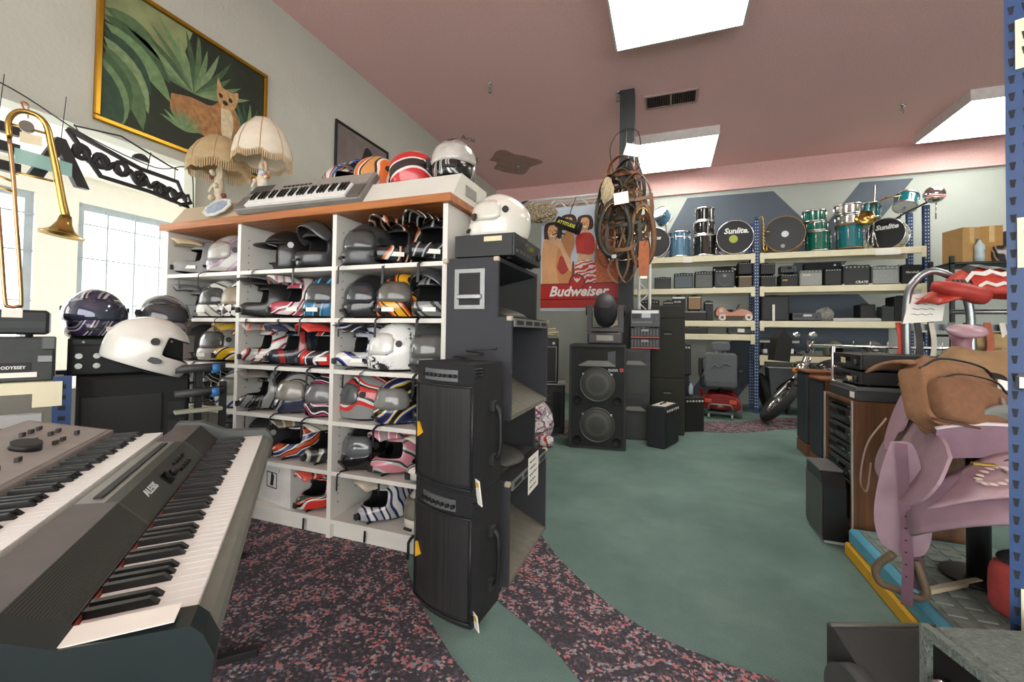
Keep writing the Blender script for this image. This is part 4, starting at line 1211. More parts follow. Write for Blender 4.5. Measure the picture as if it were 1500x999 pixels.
one('cable_bundle', B().tube(cbl, .012, 6), mat('b7a98c', .7), 'tan coiled cable bundle lying on the amplifier under the poster', 'cable', loc=(-1.42, 5.28, 1.2))
rnd = random.Random(9)
def crumple(r, amp_, seed, n=26):
    q = random.Random(seed)
    ph = [(q.uniform(2, 9), q.uniform(2, 9), q.uniform(0, 6)) for _ in range(6)]
    def fn(u, v):
        a, e = 2 * pi * u, pi * v
        k = 1 + amp_ * sum(sin(f * a + g * e + h) for f, g, h in ((round(x), y, z) for x, y, z in ph)) / 6
        return (r[0] * k * sin(e) * cos(a), r[1] * k * sin(e) * sin(a), max(-r[2] * .92, r[2] * k * cos(e)))
    return B().grid(fn, n, n // 2, 0, cu=True, sm=False)
for x, y, r, sd, lab, cols in ((-1.42, 4.80, (.19, .17, .23), 3, 'white plastic sack with red and blue print, on the floor under the poster', ['d9dadb', 'e6e6e4', '3a5f9a', 'c2403a', 'd4d5d6']), (-1.9, 4.85, (.2, .18, .27), 5, 'pale plastic sack leaning behind the printed one', ['d9d9d7', 'c6c8ca', 'e2e2e0', '7a8fb0']), (-1.24, 4.52, (.09, .09, .07), 7, 'small clear plastic bundle with red tab on the floor', ['c9cccd', 'dcdddd', 'b83a36'])):
    one('plastic_sack', crumple(r, .35, sd), graphic(cols, 9, 4, sd, .25, .4), lab, 'sack', 'plastic sacks under the poster', loc=(x, y, r[2] * .92 + .006))

# truss goalpost carrying the poster
TRW = mat('d9d8d4', .4, noise=.06)
t = thing('lighting_truss', 'white lattice lighting truss arch behind the beer poster', 'truss', (-2.2, 6.02, 0))
def truss(p, q, wd, side, nb):
    p, q, sd = Vector(p), Vector(q), Vector(side)
    for k in (0, 1):
        part('chord_tube', B().tube([p + sd * wd * k, q + sd * wd * k], .02, 8), TRW, t)
    for i in range(nb):
        a, c = p + (q - p) * (i / nb), p + (q - p) * ((i + 1) / nb)
        part('lattice_bar', B().tube([a + sd * wd * (i % 2), c + sd * wd * (1 - i % 2)], .008, 6), TRW, t)
truss((0, 0, 3.22), (2.0, 0, 3.22), .16, (0, 0, -1), 12)
truss((0, .16, 3.22), (2.0, .16, 3.22), .16, (0, 0, -1), 12)
truss((1.84, 0, 0.01), (1.84, 0, 3.06), .14, (1, 0, 0), 22)
truss((0, 0, 0.01), (0, 0, 3.06), .14, (1, 0, 0), 22)

# beer poster (flat printed banner): local x right, z up, front -Y
t = thing('beer_poster', 'tall beer poster of people in red beachwear above a red banner', 'poster', (-1.745, 5.985, 1.57), 0)
PW, PH = 1.13, 1.49
part('poster_sheet', B().box(0, PW, 0, .008, 0, PH), mat('9fb4cc', .5, noise=.25, scale=3, h2='d5dbe0'), t)
SK = [mat(c, .6, noise=.12, scale=9) for c in ('c98a5a', 'd9a474', 'b87444', 'e0b48a')]
RED = mat('c0281f', .45)
HAIR = mat('3b2418', .6)
def pr(poly, k, m, name='printed_figure'):
    return part(name, B().prism(sp2(poly + [poly[0]], 3), -.0006 - k * .0004, .001, 'y'), m, t)
pr([(.02, .36), (.02, .95), (.10, 1.05), (.25, 1.08), (.30, .9), (.26, .6), (.3, .36)], 1, SK[1])
pr([(.28, .36), (.22, .7), (.28, .95), (.34, 1.12), (.46, 1.15), (.5, .95), (.44, .75), (.5, .36)], 2, SK[0])
pr([(.56, .36), (.53, .65), (.55, .8), (.53, 1.0), (.6, 1.12), (.72, 1.12), (.78, .95), (.74, .72), (.78, .36)], 3, SK[3])
pr([(.8, .36), (.78, .8), (.82, 1.1), (.92, 1.2), (1.06, 1.1), (1.08, .7), (1.1, .36)], 2, SK[2])
for x, z, w_ in ((.17, 1.15, .1), (.4, 1.26, .09), (.64, 1.24, .085), (.92, 1.32, .09)):
    pr([(x - w_ * 1.25, z - w_), (x - w_ * 1.2, z + w_), (x, z + w_ * 1.45), (x + w_ * 1.2, z + w_), (x + w_ * 1.25, z - w_)], 4, HAIR)
    pr([(x - w_ * .75, z), (x - w_ * .5, z + w_ * .9), (x + w_ * .5, z + w_ * .9), (x + w_ * .75, z), (x + w_ * .4, z - w_ * 1.1), (x - w_ * .4, z - w_ * 1.1)], 5, SK[1])
    pr([(x - w_ * .35, z - w_ * .45), (x + w_ * .35, z - w_ * .45), (x + w_ * .15, z - w_ * .68), (x - w_ * .15, z - w_ * .68)], 6, mat('f2ece4', .5), 'printed_smile')
    for sx in (-1, 1):
        pr([(x + sx * w_ * .3 - .012, z + w_ * .2), (x + sx * w_ * .3, z + w_ * .28), (x + sx * w_ * .3 + .012, z + w_ * .2), (x + sx * w_ * .3, z + w_ * .12)], 6, HAIR, 'printed_eye')
    pr([(x - .006, z + w_ * .1), (x + .006, z + w_ * .1), (x + .012, z - w_ * .2), (x - .012, z - w_ * .2)], 6, SK[2], 'printed_nose')
pr([(.53, .82), (.51, 1.03), (.58, 1.1), (.72, 1.1), (.78, 1.0), (.76, .8)], 5, RED, 'printed_top')
pr([(.5, .42), (.52, .68), (.77, .7), (.8, .42), (.66, .38)], 5, graphic(['c5302a', 'e8d8d0'], 14, 6, 2, .5, 0), 'printed_skirt')
pr([(.24, .62), (.3, .8), (.42, .62), (.32, .52)], 5, mat('a8382e', .5), 'printed_swimsuit')
pr([(.8, .4), (.8, .95), (1.02, 1.0), (1.08, .4)], 4, mat('c8683a', .5, noise=.4, scale=30), 'printed_robe')
pr([(.14, 1.0), (.28, .9), (.4, .62), (.46, .56), (.5, .62), (.4, .8), (.3, 1.0), (.2, 1.08)], 7, SK[3], 'printed_arm')
pr([(.46, .46), (.5, .46), (.5, .6), (.49, .7), (.47, .7), (.46, .6)], 8, mat('7a3a1c', .4), 'printed_bottle')
part('banner', B().box(0, PW - .02, -.006, .001, .17, .38), mat('b31f1b', .45), t, 'red banner with white lettering')
part('banner_edge', B().box(0, PW - .02, -.0068, .0, .38, .392).box(0, PW - .02, -.0068, 0, .155, .17), mat('2c1716', .5), t)
part('lower_banner', B().box(0, PW - .02, -.006, .001, .04, .155), mat('ad2a20', .45), t)
part('crest_circle', B().cyl((.54, -.0072, .41), (.54, 0, .41), .115, n=32), mat('2c1716', .5), t)
part('crest_circle', B().cyl((.54, -.0084, .41), (.54, 0, .41), .103, n=32), mat('b8231e', .45), t)
part('crest_eagle', B().prism([(.54, .40), (.5, .44), (.49, .48), (.525, .45), (.54, .47), (.555, .45), (.59, .48), (.58, .44)], -.0096, -.008, 'y'), mat('e0d8cc', .5), t)
text(t, 'Budweiser', .2, (.545, -.0072, .272), FR, mat('f4efe6', .5), 'banner_lettering', shear=.3, bold=.006, sx=.98)

leo = graphic(['1f1a16', 'b9a888', '2a221c', 'cbbfa4'], 26, 0, 3, .8, 0, 'splat', (.42, .5, .57))
one('leopard_garment', crumple((.3, .08, .13), .4, 21, 30), leo, 'leopard-print fur garment hanging over the corner of beer poster', 'garment', loc=(-1.74, 5.74, 2.93))
one('black_scarf', B().strap(smooth([(0.02, .275, .36), (0, .02, .2), (-.03, -.02, .0), (.02, -.02, -.2), (-.04, 0, -.36)]), (1, 0, .1), .07, .01), mat('1c1b1b', .9), 'black cloth strip hanging beside the leopard-print garment', 'cloth', loc=(-2.02, 5.73, 2.86))
t = thing('hanging_torch', 'black tube bag with yellow lettering hanging before beer poster', 'tube bag', (-1.29, 5.74, 2.74), rad(0))
part('tube_body', B().at((0, 0, 0), ry=rad(22)).cyl((-.17, 0, 0), (.14, 0, 0), .075, .08, 20), mat('20211f', .6), t)
part('tube_cap', B().at((0, 0, 0), ry=rad(22)).cyl((.14, 0, 0), (.18, 0, 0), .09, .085, 20), BLACK, t)
part('hanger', B().tube([(0, 0, .07), (.03, .02, .2), (.05, .27, .47)], .006, 5), BLACK, t)
text(t, 'ATTITUDE', .062, (-.01, -.083, -.002), (pi / 2, rad(22), 0), mat('d6d23c', .5), sx=.9, bold=.001)
for k in range(6):
    a = k * 1.05
    part('ribbon', B().strap([(-.12, -.05, -.1), (-.12 + .09 * cos(a), -.06, -.14 + .07 * sin(a))], (0, .3, 1), .02, .003), mat('1d1d1c', .7), t)

# ------------------------------------------------------------------ horse tack on the column
LEA = [mat(c, .55, noise=.3, scale=30) for c in ('4a3626', '2e2a22', '6b4a30', '3a3a2c', '7a4a2a')]
def bridle(x, y, z, w_, h, k, label, seed):
    r = random.Random(seed)
    t = thing('horse_bridle', label, 'bridle', (x, y, z), r.uniform(-.3, .3), 'horse tack on the column')
    m, m2 = LEA[k % 5], LEA[(k + 1) % 5]
    j = lambda s: r.uniform(-s, s)
    part('crown_strap', B().strap(smooth([(-w_ * .5, j(.02), -h * .28), (-w_ * .35, 0, -h * .1), (0, -.01, 0), (w_ * .35, 0, -h * .1), (w_ * .5, j(.02), -h * .28)]), (.3, 1, 0), .05, .008), m, t)
    for sx in (-1, 1):
        part('cheek_strap', B().strap(smooth([(sx * w_ * .5, 0, -h * .26), (sx * w_ * .55, -.02, -h * .5), (sx * w_ * .4, -.01, -h * .75)]), (1, .5, 0), .045, .008), m, t)
        part('ring', B().tube([(sx * w_ * .4 + .025 * cos(a), -.012, -h * .75 - .02 + .025 * sin(a)) for a in [q * pi / 6 for q in range(12)]], .004, 6, closed=True), BRASS if sx > 0 else CHROME, t)
        part('rein', B().strap(smooth([(sx * w_ * .4, -.01, -h * .78), (sx * w_ * (.5 + j(.1)), -.04, -h * .95), (sx * w_ * .1, -.03, -h * 1.1), (-sx * w_ * .2, -.03, -h * .8), (sx * w_ * .1, -.02, -h * .3)]), (1, .6, 0), .026, .005), m2, t)
    part('nose_band', B().strap(smooth([(-w_ * .42, -.01, -h * .6), (-w_ * .2, -.06, -h * .66), (w_ * .2, -.06, -h * .66), (w_ * .42, -.01, -h * .6)]), (0, .2, 1), .05, .008), m2, t)
    part('brow_band', B().strap(smooth([(-w_ * .5, -.01, -h * .3), (0, -.07, -h * .34), (w_ * .5, -.01, -h * .3)]), (0, .2, 1), .042, .008), m, t)
    part('bit', B().tube([(-w_ * .4, -.012, -h * .78), (0, -.02, -h * .8), (w_ * .4, -.012, -h * .78)], .006, 6), CHROME, t)
    return t
TK = (('tan leather halter looped highest in the tack bundle', -.56, 5.47, 3.5, .34, .75, 4), ('black show bridle with chrome bit at the tack bundle top', -.47, 5.46, 3.44, .36, .9, 1), ('brown headstall with knotted reins against the column face', -.54, 5.38, 3.3, .42, 1.0, 2), ('olive halter with fleece noseband hanging to the poster side', -.66, 5.33, 3.22, .34, 1.0, 3), ('chestnut headstall hanging to the drum side of the column', -.36, 5.32, 3.2, .34, 1.0, 2), ('worn black headstall with brass rings, hanging lowest', -.5, 5.24, 2.85, .36, .9, 1))
for i, (lb_, x, y, z, w_, h, k) in enumerate(TK):
    bridle(x, y, z, w_, h, k, lb_, i + 40)
for i, (x, y, z, w_, h) in enumerate(((-.52, 5.5, 3.36, .36, .8), (-.62, 5.42, 3.18, .3, .75), (-.42, 5.44, 3.12, .32, .8), (-.68, 5.36, 2.95, .3, .8), (-.38, 5.34, 2.9, .3, .75), (-.52, 5.3, 3.05, .34, .6))):
    bridle(x, y, z, w_, h, i, ('brown leather bridle highest on the column', 'dark bridle with pale fleece, left bundle on the column', 'chestnut bridle hanging beside the column tag', 'black leather bridle with stirrup straps against the poster', 'reddish leather bridle nearest the drum rack', 'olive leather bridle with white tag in the tack bundle')[i], i + 3)
def collar(x, y, z, rx_, rz_, label, k):
    t = thing('horse_collar', label, 'collar', (x, y, z), 0, 'horse tack on the column')
    part('collar_pad', B().tube([(rx_ * sin(a) * (1 - .15 * cos(a)), -.03 * sin(a) ** 2, rz_ * cos(a)) for a in [q * pi / 14 for q in range(28)]], .032, 8, closed=True), LEA[k], t)
    part('metal_hame', B().tube([(rx_ * .86 * sin(a), -.035, rz_ * .9 * cos(a)) for a in [q * pi / 10 - 1.2 for q in range(9)]], .008, 6), BRASS, t)
    part('buckle', B().box(-.03, .03, -.05, -.035, -rz_ - .03, -rz_ + .02, b=.004), STEEL, t)
collar(-.60, 5.22, 2.52, .18, .34, 'dark padded harness collar hanging lowest against poster', 1)
collar(-.28, 5.24, 2.42, .13, .36, 'brown padded harness collar hanging beside truss', 2)
one('fleece_pad', crumple((.07, .05, .16), .3, 33), mat('b3a283', .95, noise=.3, scale=60, bump=.8, bscale=80), 'pale fleece pad tied in the tack bundle', 'fleece pad', loc=(-.70, 5.28, 3.0))
t = thing('leather_holster', 'tan leather scabbard dangling at the bottom of the tack', 'scabbard', (-.26, 5.18, 1.92))
part('scabbard_body', B().prism([(-.05, 0), (.05, 0), (.065, .3), (.05, .42), (-.05, .42), (-.06, .25)], -.02, .02, 'y'), mat('a5582a', .5, noise=.3), t)
part('strap', B().strap([(0, -.022, .36), (.08, -.02, .5), (.02, 0, .8)], (0, 1, 0), .02), LEA[1], t)
part('tip', B().box(-.045, .045, -.022, .022, -.03, .01, b=.006), mat('d0c9bb', .4, .6), t)
t = thing('wire_hook', 'black wire hoop hook fixed to the column above the tack', 'hook', (-.5, 5.56, 3.36))
part('wire_loop', B().tube(smooth([(-.16, -.02, -.05), (-.2, -.03, .3), (-.05, -.03, .5), (.14, -.02, .45), (.18, -.02, .1), (.12, -.01, -.05)]), .006, 6), BLACK, t)
part('hook_stem', B().tube(smooth([(0, -.01, .52), (0, -.04, .3), (.03, -.06, .15), (0, -.05, .0)]), .008, 6), STEEL, t)
for x, z, lab, rz_ in ((-.40, 3.42, 'cream price tag sticking up at the top of the tack bundle', .3), (-.52, 2.86, 'white square price tag in the middle of the tack bundle', -.1)):
    one('price_tag', B().at((0, 0, 0), ry=rz_).box(-.085, .085, -.002, .002, -.07, .07).at().tube([(0, 0, .06), (.01, .06, .12), (0, .3, .16)], .002, 4), PAPER, lab, 'tag', 'tags on the tack', loc=(x, 5.14, z))
# ------------------------------------------------------------------ steel storage rack along the back wall
RY0, RY1 = 7.75, 8.25
PB = mat('b9a27a', .8, noise=.2, scale=30)
t = thing('storage_rack', 'long blue-posted steel storage rack with cream beams along back wall', 'storage rack', (0, 0, 0))
def rack_post(x, y, h, sgn):
    p = part('rack_post', B().box(x - .035, x + .035, y - .002, y + .004, 0.002, h).box(x - .035 if sgn < 0 else x + .031, x - .031 if sgn < 0 else x + .035, y, y + .06, 0.002, h), BLUEM, t)
    hb = B()
    z = .1
    while z < h - .05:
        for dx in (-.016, .016):
            hb.box(x + dx - .006, x + dx + .006, y - .0035, y - .002, z, z + .018)
        z += .05
    q = part('post_holes', hb, mat('c9d0d6', .6), p)
    q['kind'] = 'stuff'
for x, s_ in ((-1.0, 1), (1.36, 1), (3.53, -1)):
    rack_post(x, RY0 + .05, 3.18 if x > 1 else 2.7, s_)
    rack_post(x, RY1, 3.18 if x > 1 else 2.7, s_)
def bay(x0, x1, levels):
    for z in levels:
        for y in (RY0, RY1):
            bm_ = part('beam', B().box(x0, x1, y, y + .045, z - .1, z - .005, b=.004), CREAM, t)
            if y == RY0:
                for x in (x0, x1 - .06):
                    part('beam_bracket', B().box(x, x + .06, y - .006, y, z - .16, z, b=.002), CREAM, bm_)
        part('deck_board', B().box(x0 + .01, x1 - .01, RY0 + .05, RY1 - .005, z - .02, z), PB, t)
bay(-.96, 1.33, (2.58, 2.04, 1.49, 1.27))
bay(1.40, 3.50, (2.58, 2.04, 1.49, .94))
for x, w_ in ((.25, .14), (2.9, .3)):
    part('price_card', B().box(x, x + w_, RY0 - .008, RY0 - .004, 2.47, 2.56), PAPER, t)

def drum(loc, r, h, sm, label, rot=(0, 0, 0), group='drums on the top deck', lugs=8, head='d9d9d4', hoop=None, txt=None, dot=None, name='drum', rings=(), front=None):
    t = thing(name, label, 'drum', loc, rot[2], group, rx=rot[0], ry=rot[1])
    part('shell', B().lathe([(r, .01), (r, h - .01)], 32), sm, t)
    hm = hoop or CHROME
    for z in (0, h):
        part('hoop', B().lathe([(r + .002, z - .012), (r + .012, z - .012), (r + .012, z + .012), (r + .002, z + .012), (r + .002, z - .012)], 32), hm, t)
    part('drum_head', B().cyl((0, 0, h - .004), (0, 0, h + .002), r, n=32), mat(front or head, .5), t)
    part('drum_head', B().cyl((0, 0, -.002), (0, 0, .004), r, n=32), mat(head, .5), t)
    for k in range(lugs):
        a = 2 * pi * (k + .5) / lugs
        part('lug', B().at((0, 0, 0), rz=a).box(r, r + .016, -.009, .009, h * .72 - .02, h * .72 + .02, b=.003).tube([(r + .008, 0, h * .1), (r + .008, 0, h * .95)], .003, 5), CHROME, t)
    for z in rings:
        part('chrome_ring', B().lathe([(r + .001, z - .012), (r + .008, z - .008), (r + .008, z + .008), (r + .001, z + .012)], 32), CHROME, t)
    if dot:
        part('head_logo', B().cyl((dot[0], dot[1], h + .002), (dot[0], dot[1], h + .004), dot[2], n=24), mat(dot[3], .5), t)
    if txt:
        text(t, txt[0], txt[1], (txt[2], txt[3], h + .004), (0, 0, 0), mat('eeeeea', .5), 'head_lettering', shear=.25, bold=.004)
    return t
STB = mat('5f86a4', .25, .3, noise=.1, coat=.5)
GLB = mat('141517', .15, coat=.8)
GRN = mat('0f6a58', .18, .2, noise=.15, coat=.8)
TEAL = mat('12757f', .18, .2, noise=.15, coat=.8)
CHR2 = mat('c4c4bd', .2, .9, noise=.15)
TD = 2.583
UP = (pi / 2, 0, 0)
drum((-.22, 8.1, TD + .27), .255, .3, GLB, 'black bass drum half hidden behind the hanging tack', UP, name='bass_drum', front='1b1c1e', txt=('mos', .09, .03, .08))
drum((.20, 7.95, TD + .014), .17, .42, STB, 'steel blue floor tom with chrome hoops', rings=(.33,))
drum((-.05, 8.0, TD + .70), .13, .2, STB, 'small tilted steel blue tom above the black bass drum', (rad(55), 0, rad(-35)), lugs=6)
part('mount_post', B().tube([(0, 0, 0.0), (.02, -.1, -.1), (.0, -.3, -.25)], .012, 6), STEEL, bpy.data.objects['drum.001'])
drum((.60, 7.95, TD + .014), .18, .33, GLB, 'black tom at the bottom of a three-tom tower', rings=())
drum((.585, 7.95, TD + .374), .165, .21, GLB, 'black tom in the middle of a three-tom tower')
drum((.595, 7.95, TD + .612), .15, .21, GLB, 'black tom on top of a three-tom tower')
d = drum((1.04, 8.08, TD + .283), .268, .3, GLB, 'black bass drum with white lettering and green logo', UP, name='bass_drum', front='17181a', txt=('Sunlite.', .125, .02, .1), dot=(-.02, -.03, .065, 'a9b54a'))
for sx in (-1, 1):
    part('spur', B().tube([(sx * .26, -.1, .2), (sx * .28, -.26, .26)], .008, 6), CHROME, d)
d = drum((1.80, 8.1, TD + .293), .275, .3, GRN, 'green bass drum with wooden hoop, black head and white dot', (pi / 2, 0, rad(-10)), name='bass_drum', front='2b2e30', hoop=mat('a87a4a', .45, noise=.2), dot=(.01, .0, .05, 'dfe3e4'))
part('head_logo', B().cyl((-.02, -.19, .302), (-.02, -.19, .304), .03, n=16), mat('9a9c9c', .5), d)
drum((2.235, 7.95, TD + .014), .165, .29, GRN, 'green tom at the bottom of the green tom tower')
drum((2.215, 7.95, TD + .332), .145, .12, GRN, 'thin green tom in the middle of the green tom tower')
drum((2.19, 7.95, TD + .48), .15, .165, GRN, 'green tom on top of the green tom tower')
drum((2.65, 7.95, TD + .028), .17, .36, TEAL, 'teal floor tom under two chrome snare drums', hoop=mat('8a6a44', .5))
drum((2.645, 7.95, TD + .414), .165, .12, CHR2, 'chrome snare drum directly on the teal floor tom', name='snare_drum')
drum((2.635, 7.95, TD + .562), .17, .14, CHR2, 'chrome snare drum on top of another snare', name='snare_drum')
drum((3.25, 8.18, TD + .243), .23, .25, CHR2, 'chrome-shelled bass drum with black lettered head by the rack end', (pi / 2, 0, rad(-35)), name='bass_drum', front='1c1d1f', txt=('Sunlite', .1, .02, .1))
d = drum((2.93, 8.0, TD + .5), .125, .22, TEAL, 'teal tom mounted above the cymbal stand')
part('mount_post', B().tube([(0, .05, 0), (.0, .06, -.5)], .012, 6), CHROME, d)
d = drum((3.36, 8.0, TD + .64), .135, .2, TEAL, 'teal tom tilted over the chrome bass drum', (rad(-25), rad(20), 0), lugs=6)
part('mount_post', B().tube([(0, 0, 0), (-.02, .04, -.2)], .014, 6), CHROME, d)

t = thing('cymbal_stand', 'chrome cymbal stand with brass cymbal among the drums', 'cymbal stand', (2.89, 7.79, TD))
part('upright', B().tube([(0, 0, .04), (.02, 0, .95)], .012, 8), CHROME, t)
for k in range(3):
    a = k * 2.1 + .4
    part('leg', B().tube([(0, 0, .28), (.1 * cos(a) - .02, .05 * sin(a), .012)], .008, 6), CHROME, t)
part('cymbal', B().at((-.1, -.02, .46), rx=rad(70), ry=rad(-10)).lathe([(.13, 0), (.05, .015), (.03, .02), (.02, .035), (0, .038)], 28), BRASS, t, mods=[('SOLIDIFY', dict(thickness=.002))])
part('cymbal', B().at((.16, 0, .72), rx=rad(8), ry=rad(-12)).lathe([(.19, 0), (.05, .02), (.03, .03), (0, .045)], 28), BRASS, t, mods=[('SOLIDIFY', dict(thickness=.002))])
t = thing('chrome_dome', 'polished chrome dome with red zigzag band on boom arm', 'chrome dome', (3.61, 7.79, 3.32))
part('dome', B().ell((0, 0, 0), (.13, .1, .125), 24), CHROME, t)
part('red_band', B().at((0, -.012, -.045)).grid(lambda u, v: (.122 * sin((u - .5) * 2.6), -.09 * cos((u - .5) * 2.6), -.02 + .045 * v), 12, 2), graphic(['c22a28', 'e6dcd8'], 22, 2, 1, .3, .3), t, 'red and white zigzag band')
part('boom_arm', B().tube([(0, .04, -.06), (-.3, .1, -.22), (-.5, .16, -.36)], .014, 6), BLACK2, t)
part('drop_rod', B().tube([(.01, -.02, -.12), (.01, -.01, -.36)], .008, 6), CHROME, t)

t = thing('saxophone', 'brass saxophone standing upright beside the blue rack post', 'saxophone', (1.46, 7.84, TD), rad(40))
pts = smooth([(-.1, 0, .56), (-.05, 0, .6), (-.01, 0, .56), (.0, 0, .4), (.0, 0, .15), (.02, 0, .05), (.06, 0, .04), (.085, 0, .12), (.09, 0, .25)], 5)
n = len(pts)
part('body_tube', B().tube(pts, [.007 + .028 * (i / n) ** 1.2 for i in range(n)], 12), BRASS, t)
part('bell', B().at((.09, 0, .24)).lathe([(.034, 0), (.04, .05), (.06, .1), (.075, .115)], 20), BRASS, t, mods=[('SOLIDIFY', dict(thickness=.002))])
part('mouthpiece', B().tube([(-.1, 0, .56), (-.15, 0, .54)], [.008, .012], 8), BLACK, t)
for k in range(7):
    part('key_cup', B().cyl((.0, -.02, .14 + k * .055), (.0, -.036, .14 + k * .055), .016, n=12), CHROME, t)

# second deck: row of practice amplifiers
D2 = 2.042
ga = 'practice amplifiers on the second deck'
row = [(-.21, .06, .20, '2f3130', '3c3f3c', 'small dark grey practice amplifier next to the hanging tack', {}),
       (.11, .41, .26, '3c4448', '5f6c74', 'grey-blue practice amplifier with a pale grille', {}),
       (.44, .72, .28, '2b2d2e', '6b6f6c', 'black practice amplifier with plain grey cloth grille', {}),
       (.74, 1.05, .30, '25282a', '464c4e', 'grey practice amplifier with round speaker and white badge', dict(cone=True, logo=('Pv', .05, .0, .19), corners=True)),
       (1.10, 1.30, .19, '1c1c1d', '6e5c48', 'brown-grilled little amplifier under a black one', dict(panel='8a7a5c')),
       (1.42, 1.63, .18, '17181a', '1e2022', 'small black amplifier beside the blue post, under its twin', {}),
       (1.70, 1.94, .19, '17181a', '1c1d1e', 'black amplifier with gold badge under a camcorder case', dict(logo=('amp', .04, -.06, .1, 'c9a850'))),
       (1.96, 2.26, .245, '8d8f89', 'a9aba4', 'light grey practice amplifier with pale grille', dict(panel='6b6d6a', logo=('Fender', .04, -.06, .17))),
       (2.29, 2.51, .26, '18191b', '202224', 'black amplifier beside the light grey one', {}),
       (2.53, 2.86, .30, '3a4042', '262a2c', 'grey-cornered amplifier with white nameplate', dict(corners=True, logo=('CRATE', .05, .06, .04))),
       (2.88, 3.22, .275, '5c605e', '9da3a2', 'silver-grilled combo amplifier with chrome corners', dict(corners=True, panel='7c807e')),
       (3.24, 3.48, .28, '141516', '1a1b1c', 'black amplifier with white script at the rack end', dict(logo=('Marshall', .045, .0, .17), top_panel=False))]
for x0, x1, h, c1, c2, lab, kw in row:
    amp(((x0 + x1) / 2, 7.82, D2), 0, x1 - x0, .26, h, c1, c2, lab, ga, **kw)
amp((1.2, 7.83, D2 + .212), 0, .2, .24, .2, '1b1c1e', '202123', 'black little amplifier stacked on the brown-grilled one', ga)
amp((1.525, 7.83, D2 + .202), 0, .21, .24, .18, '1a1b1d', '1d1f20', 'small black amplifier stacked on its twin by the blue post', ga)
for x, w_, lab in ((.93, .36, 'black carrying case lying behind the round-speaker amplifier'), (2.35, .5, 'long dark case lying behind the second-deck amplifiers')):
    t = thing('carrying_case', lab, 'case', (x, 8.14, D2), 0, 'cases at the back of second deck')
    part('case_body', B().box(-w_ / 2, w_ / 2, -.02, .1, 0, .4, b=.01), mat('222325', .7), t)
    part('handle', B().tube(smooth([(-.06, -.02, .36), (-.05, -.035, .38), (.05, -.035, .38), (.06, -.02, .36)], 3), .006, 5), BLACK, t)
    part('latch', B().box(w_ * .3, w_ * .3 + .03, -.024, -.02, .34, .37), STEEL, t)
t = receiver('camcorder_case', 'small black camcorder case on an amplifier with gold badge', 'case', (1.82, 7.95, D2 + .212), 0, .22, .2, .12, knobs=3)

# third deck
D3 = 1.492
gb = 'equipment on the third deck'
amp((.43, 7.82, D3), 0, .40, .28, .165, '26282a', '1c1d1f', 'amplifier head with a glass display, under two little combos', gb, panel='6d7072', knobs=7, top_panel=True)
amp((.185, 7.84, D3 + .182), 0, .22, .22, .235, '1d1e20', '17181a', 'black combo with white nameplate on the amplifier head', gb, panel='d6d6d0', knobs=2, logo=('Gorilla', .04, -.02, .14))
amp((.44, 7.84, D3 + .182), 0, .21, .22, .235, '2a2018', 'a5845c', 'tan-grilled combo on the amplifier head', gb, panel='b9a27c')
amp((-.28, 7.84, D3), 0, .3, .24, .36, '232425', '2e302f', 'dark combo near the white truss on third deck', gb)
amp((.02, 7.84, D3), 0, .17, .22, .34, '1f2021', '28292a', 'narrow dark combo beside the amplifier head', gb)
amp((.665, 7.9, D3), 0, .13, .24, .33, '1b1c1d', '202122', 'slim black speaker next to the pedal car', gb)
# pedal car
CARW = mat('b4643a', .35, noise=.15, scale=10, coat=.4)
t = thing('pedal_car', 'orange-brown toy pedal car with white wheels on the third deck', 'toy car', (1.05, 7.92, D3))
body = sp2([(-.28, .07), (-.285, .16), (-.23, .235), (-.16, .23), (-.1, .165), (-.03, .15), (.03, .18), (.1, .205), (.19, .18), (.26, .13), (.275, .07)], 4)
part('body', B().prism(body, -.09, .09, 'y'), CARW, t, mods=[('BEVEL', dict(width=.02, segments=2))])
part('seat_hollow', B().ell((-.07, 0, .17), (.06, .06, .02), 14), BLACK, t)
part('steering_wheel', B().at((.06, 0, .24), ry=rad(-55)).lathe([(.045, -.005), (.053, 0), (.045, .005), (.04, 0), (.045, -.005)], 16), BLACK, t)
part('steering_column', B().tube([(.06, 0, .24), (.11, 0, .17)], .007, 6), STEEL, t)
part('number_disc', B().cyl((-.2, -.094, .17), (-.2, -.09, .17), .035, n=18), mat('d9c3a8', .5), t)
for x in (-.19, .2):
    for sy in (-1, 1):
        wv = part('wheel', B().cyl((x, sy * .095, .055), (x, sy * .13, .055), .055, n=22), mat('d6d1c4', .5), t)
        part('hub_cap', B().cyl((x, sy * .13, .055), (x, sy * .136, .055), .022, n=14), mat('6e3a24', .4), wv)
t = amp((1.625, 7.82, D3), 0, .39, .3, .40, '1d1f22', '26282c', 'dark speaker with a white stick leaning on it', gb, top_panel=False)
one('white_stick', B().box(-.018, .018, -.006, .006, 0, .26, b=.004), WHITE, 'white stick leaning against the dark speaker on the third deck', 'stick', loc=(1.60, 7.80, D3))
receiver('tape_deck', 'wide black tape deck beside the dark speaker on third deck', 'tape deck', (2.05, 7.95, D3), 0, .38, .3, .125, face='33363a')
one('vinyl_bag', crumple((.12, .08, .1), .35, 44), mat('8b8d86', .4, noise=.3), 'crumpled grey vinyl bag on the third deck beside tape deck', 'bag', loc=(2.32, 7.92, D3 + .095))
t = thing('slim_keyboard', 'slim pale keyboard lying flat on the third deck', 'keyboard', (2.4, 7.82, D3))
part('case', B().box(0, .6, 0, .2, .0, .04, b=.006), mat('b4b9bc', .5), t)
part('key_strip', B().box(.02, .58, -.002, .1, .04, .046), mat('dcdcd8', .5), t)
amp((3.08, 7.82, D3), 0, .15, .18, .22, '3a4440', '2e3532', 'little grey-green speaker on the third deck', gb, top_panel=False)
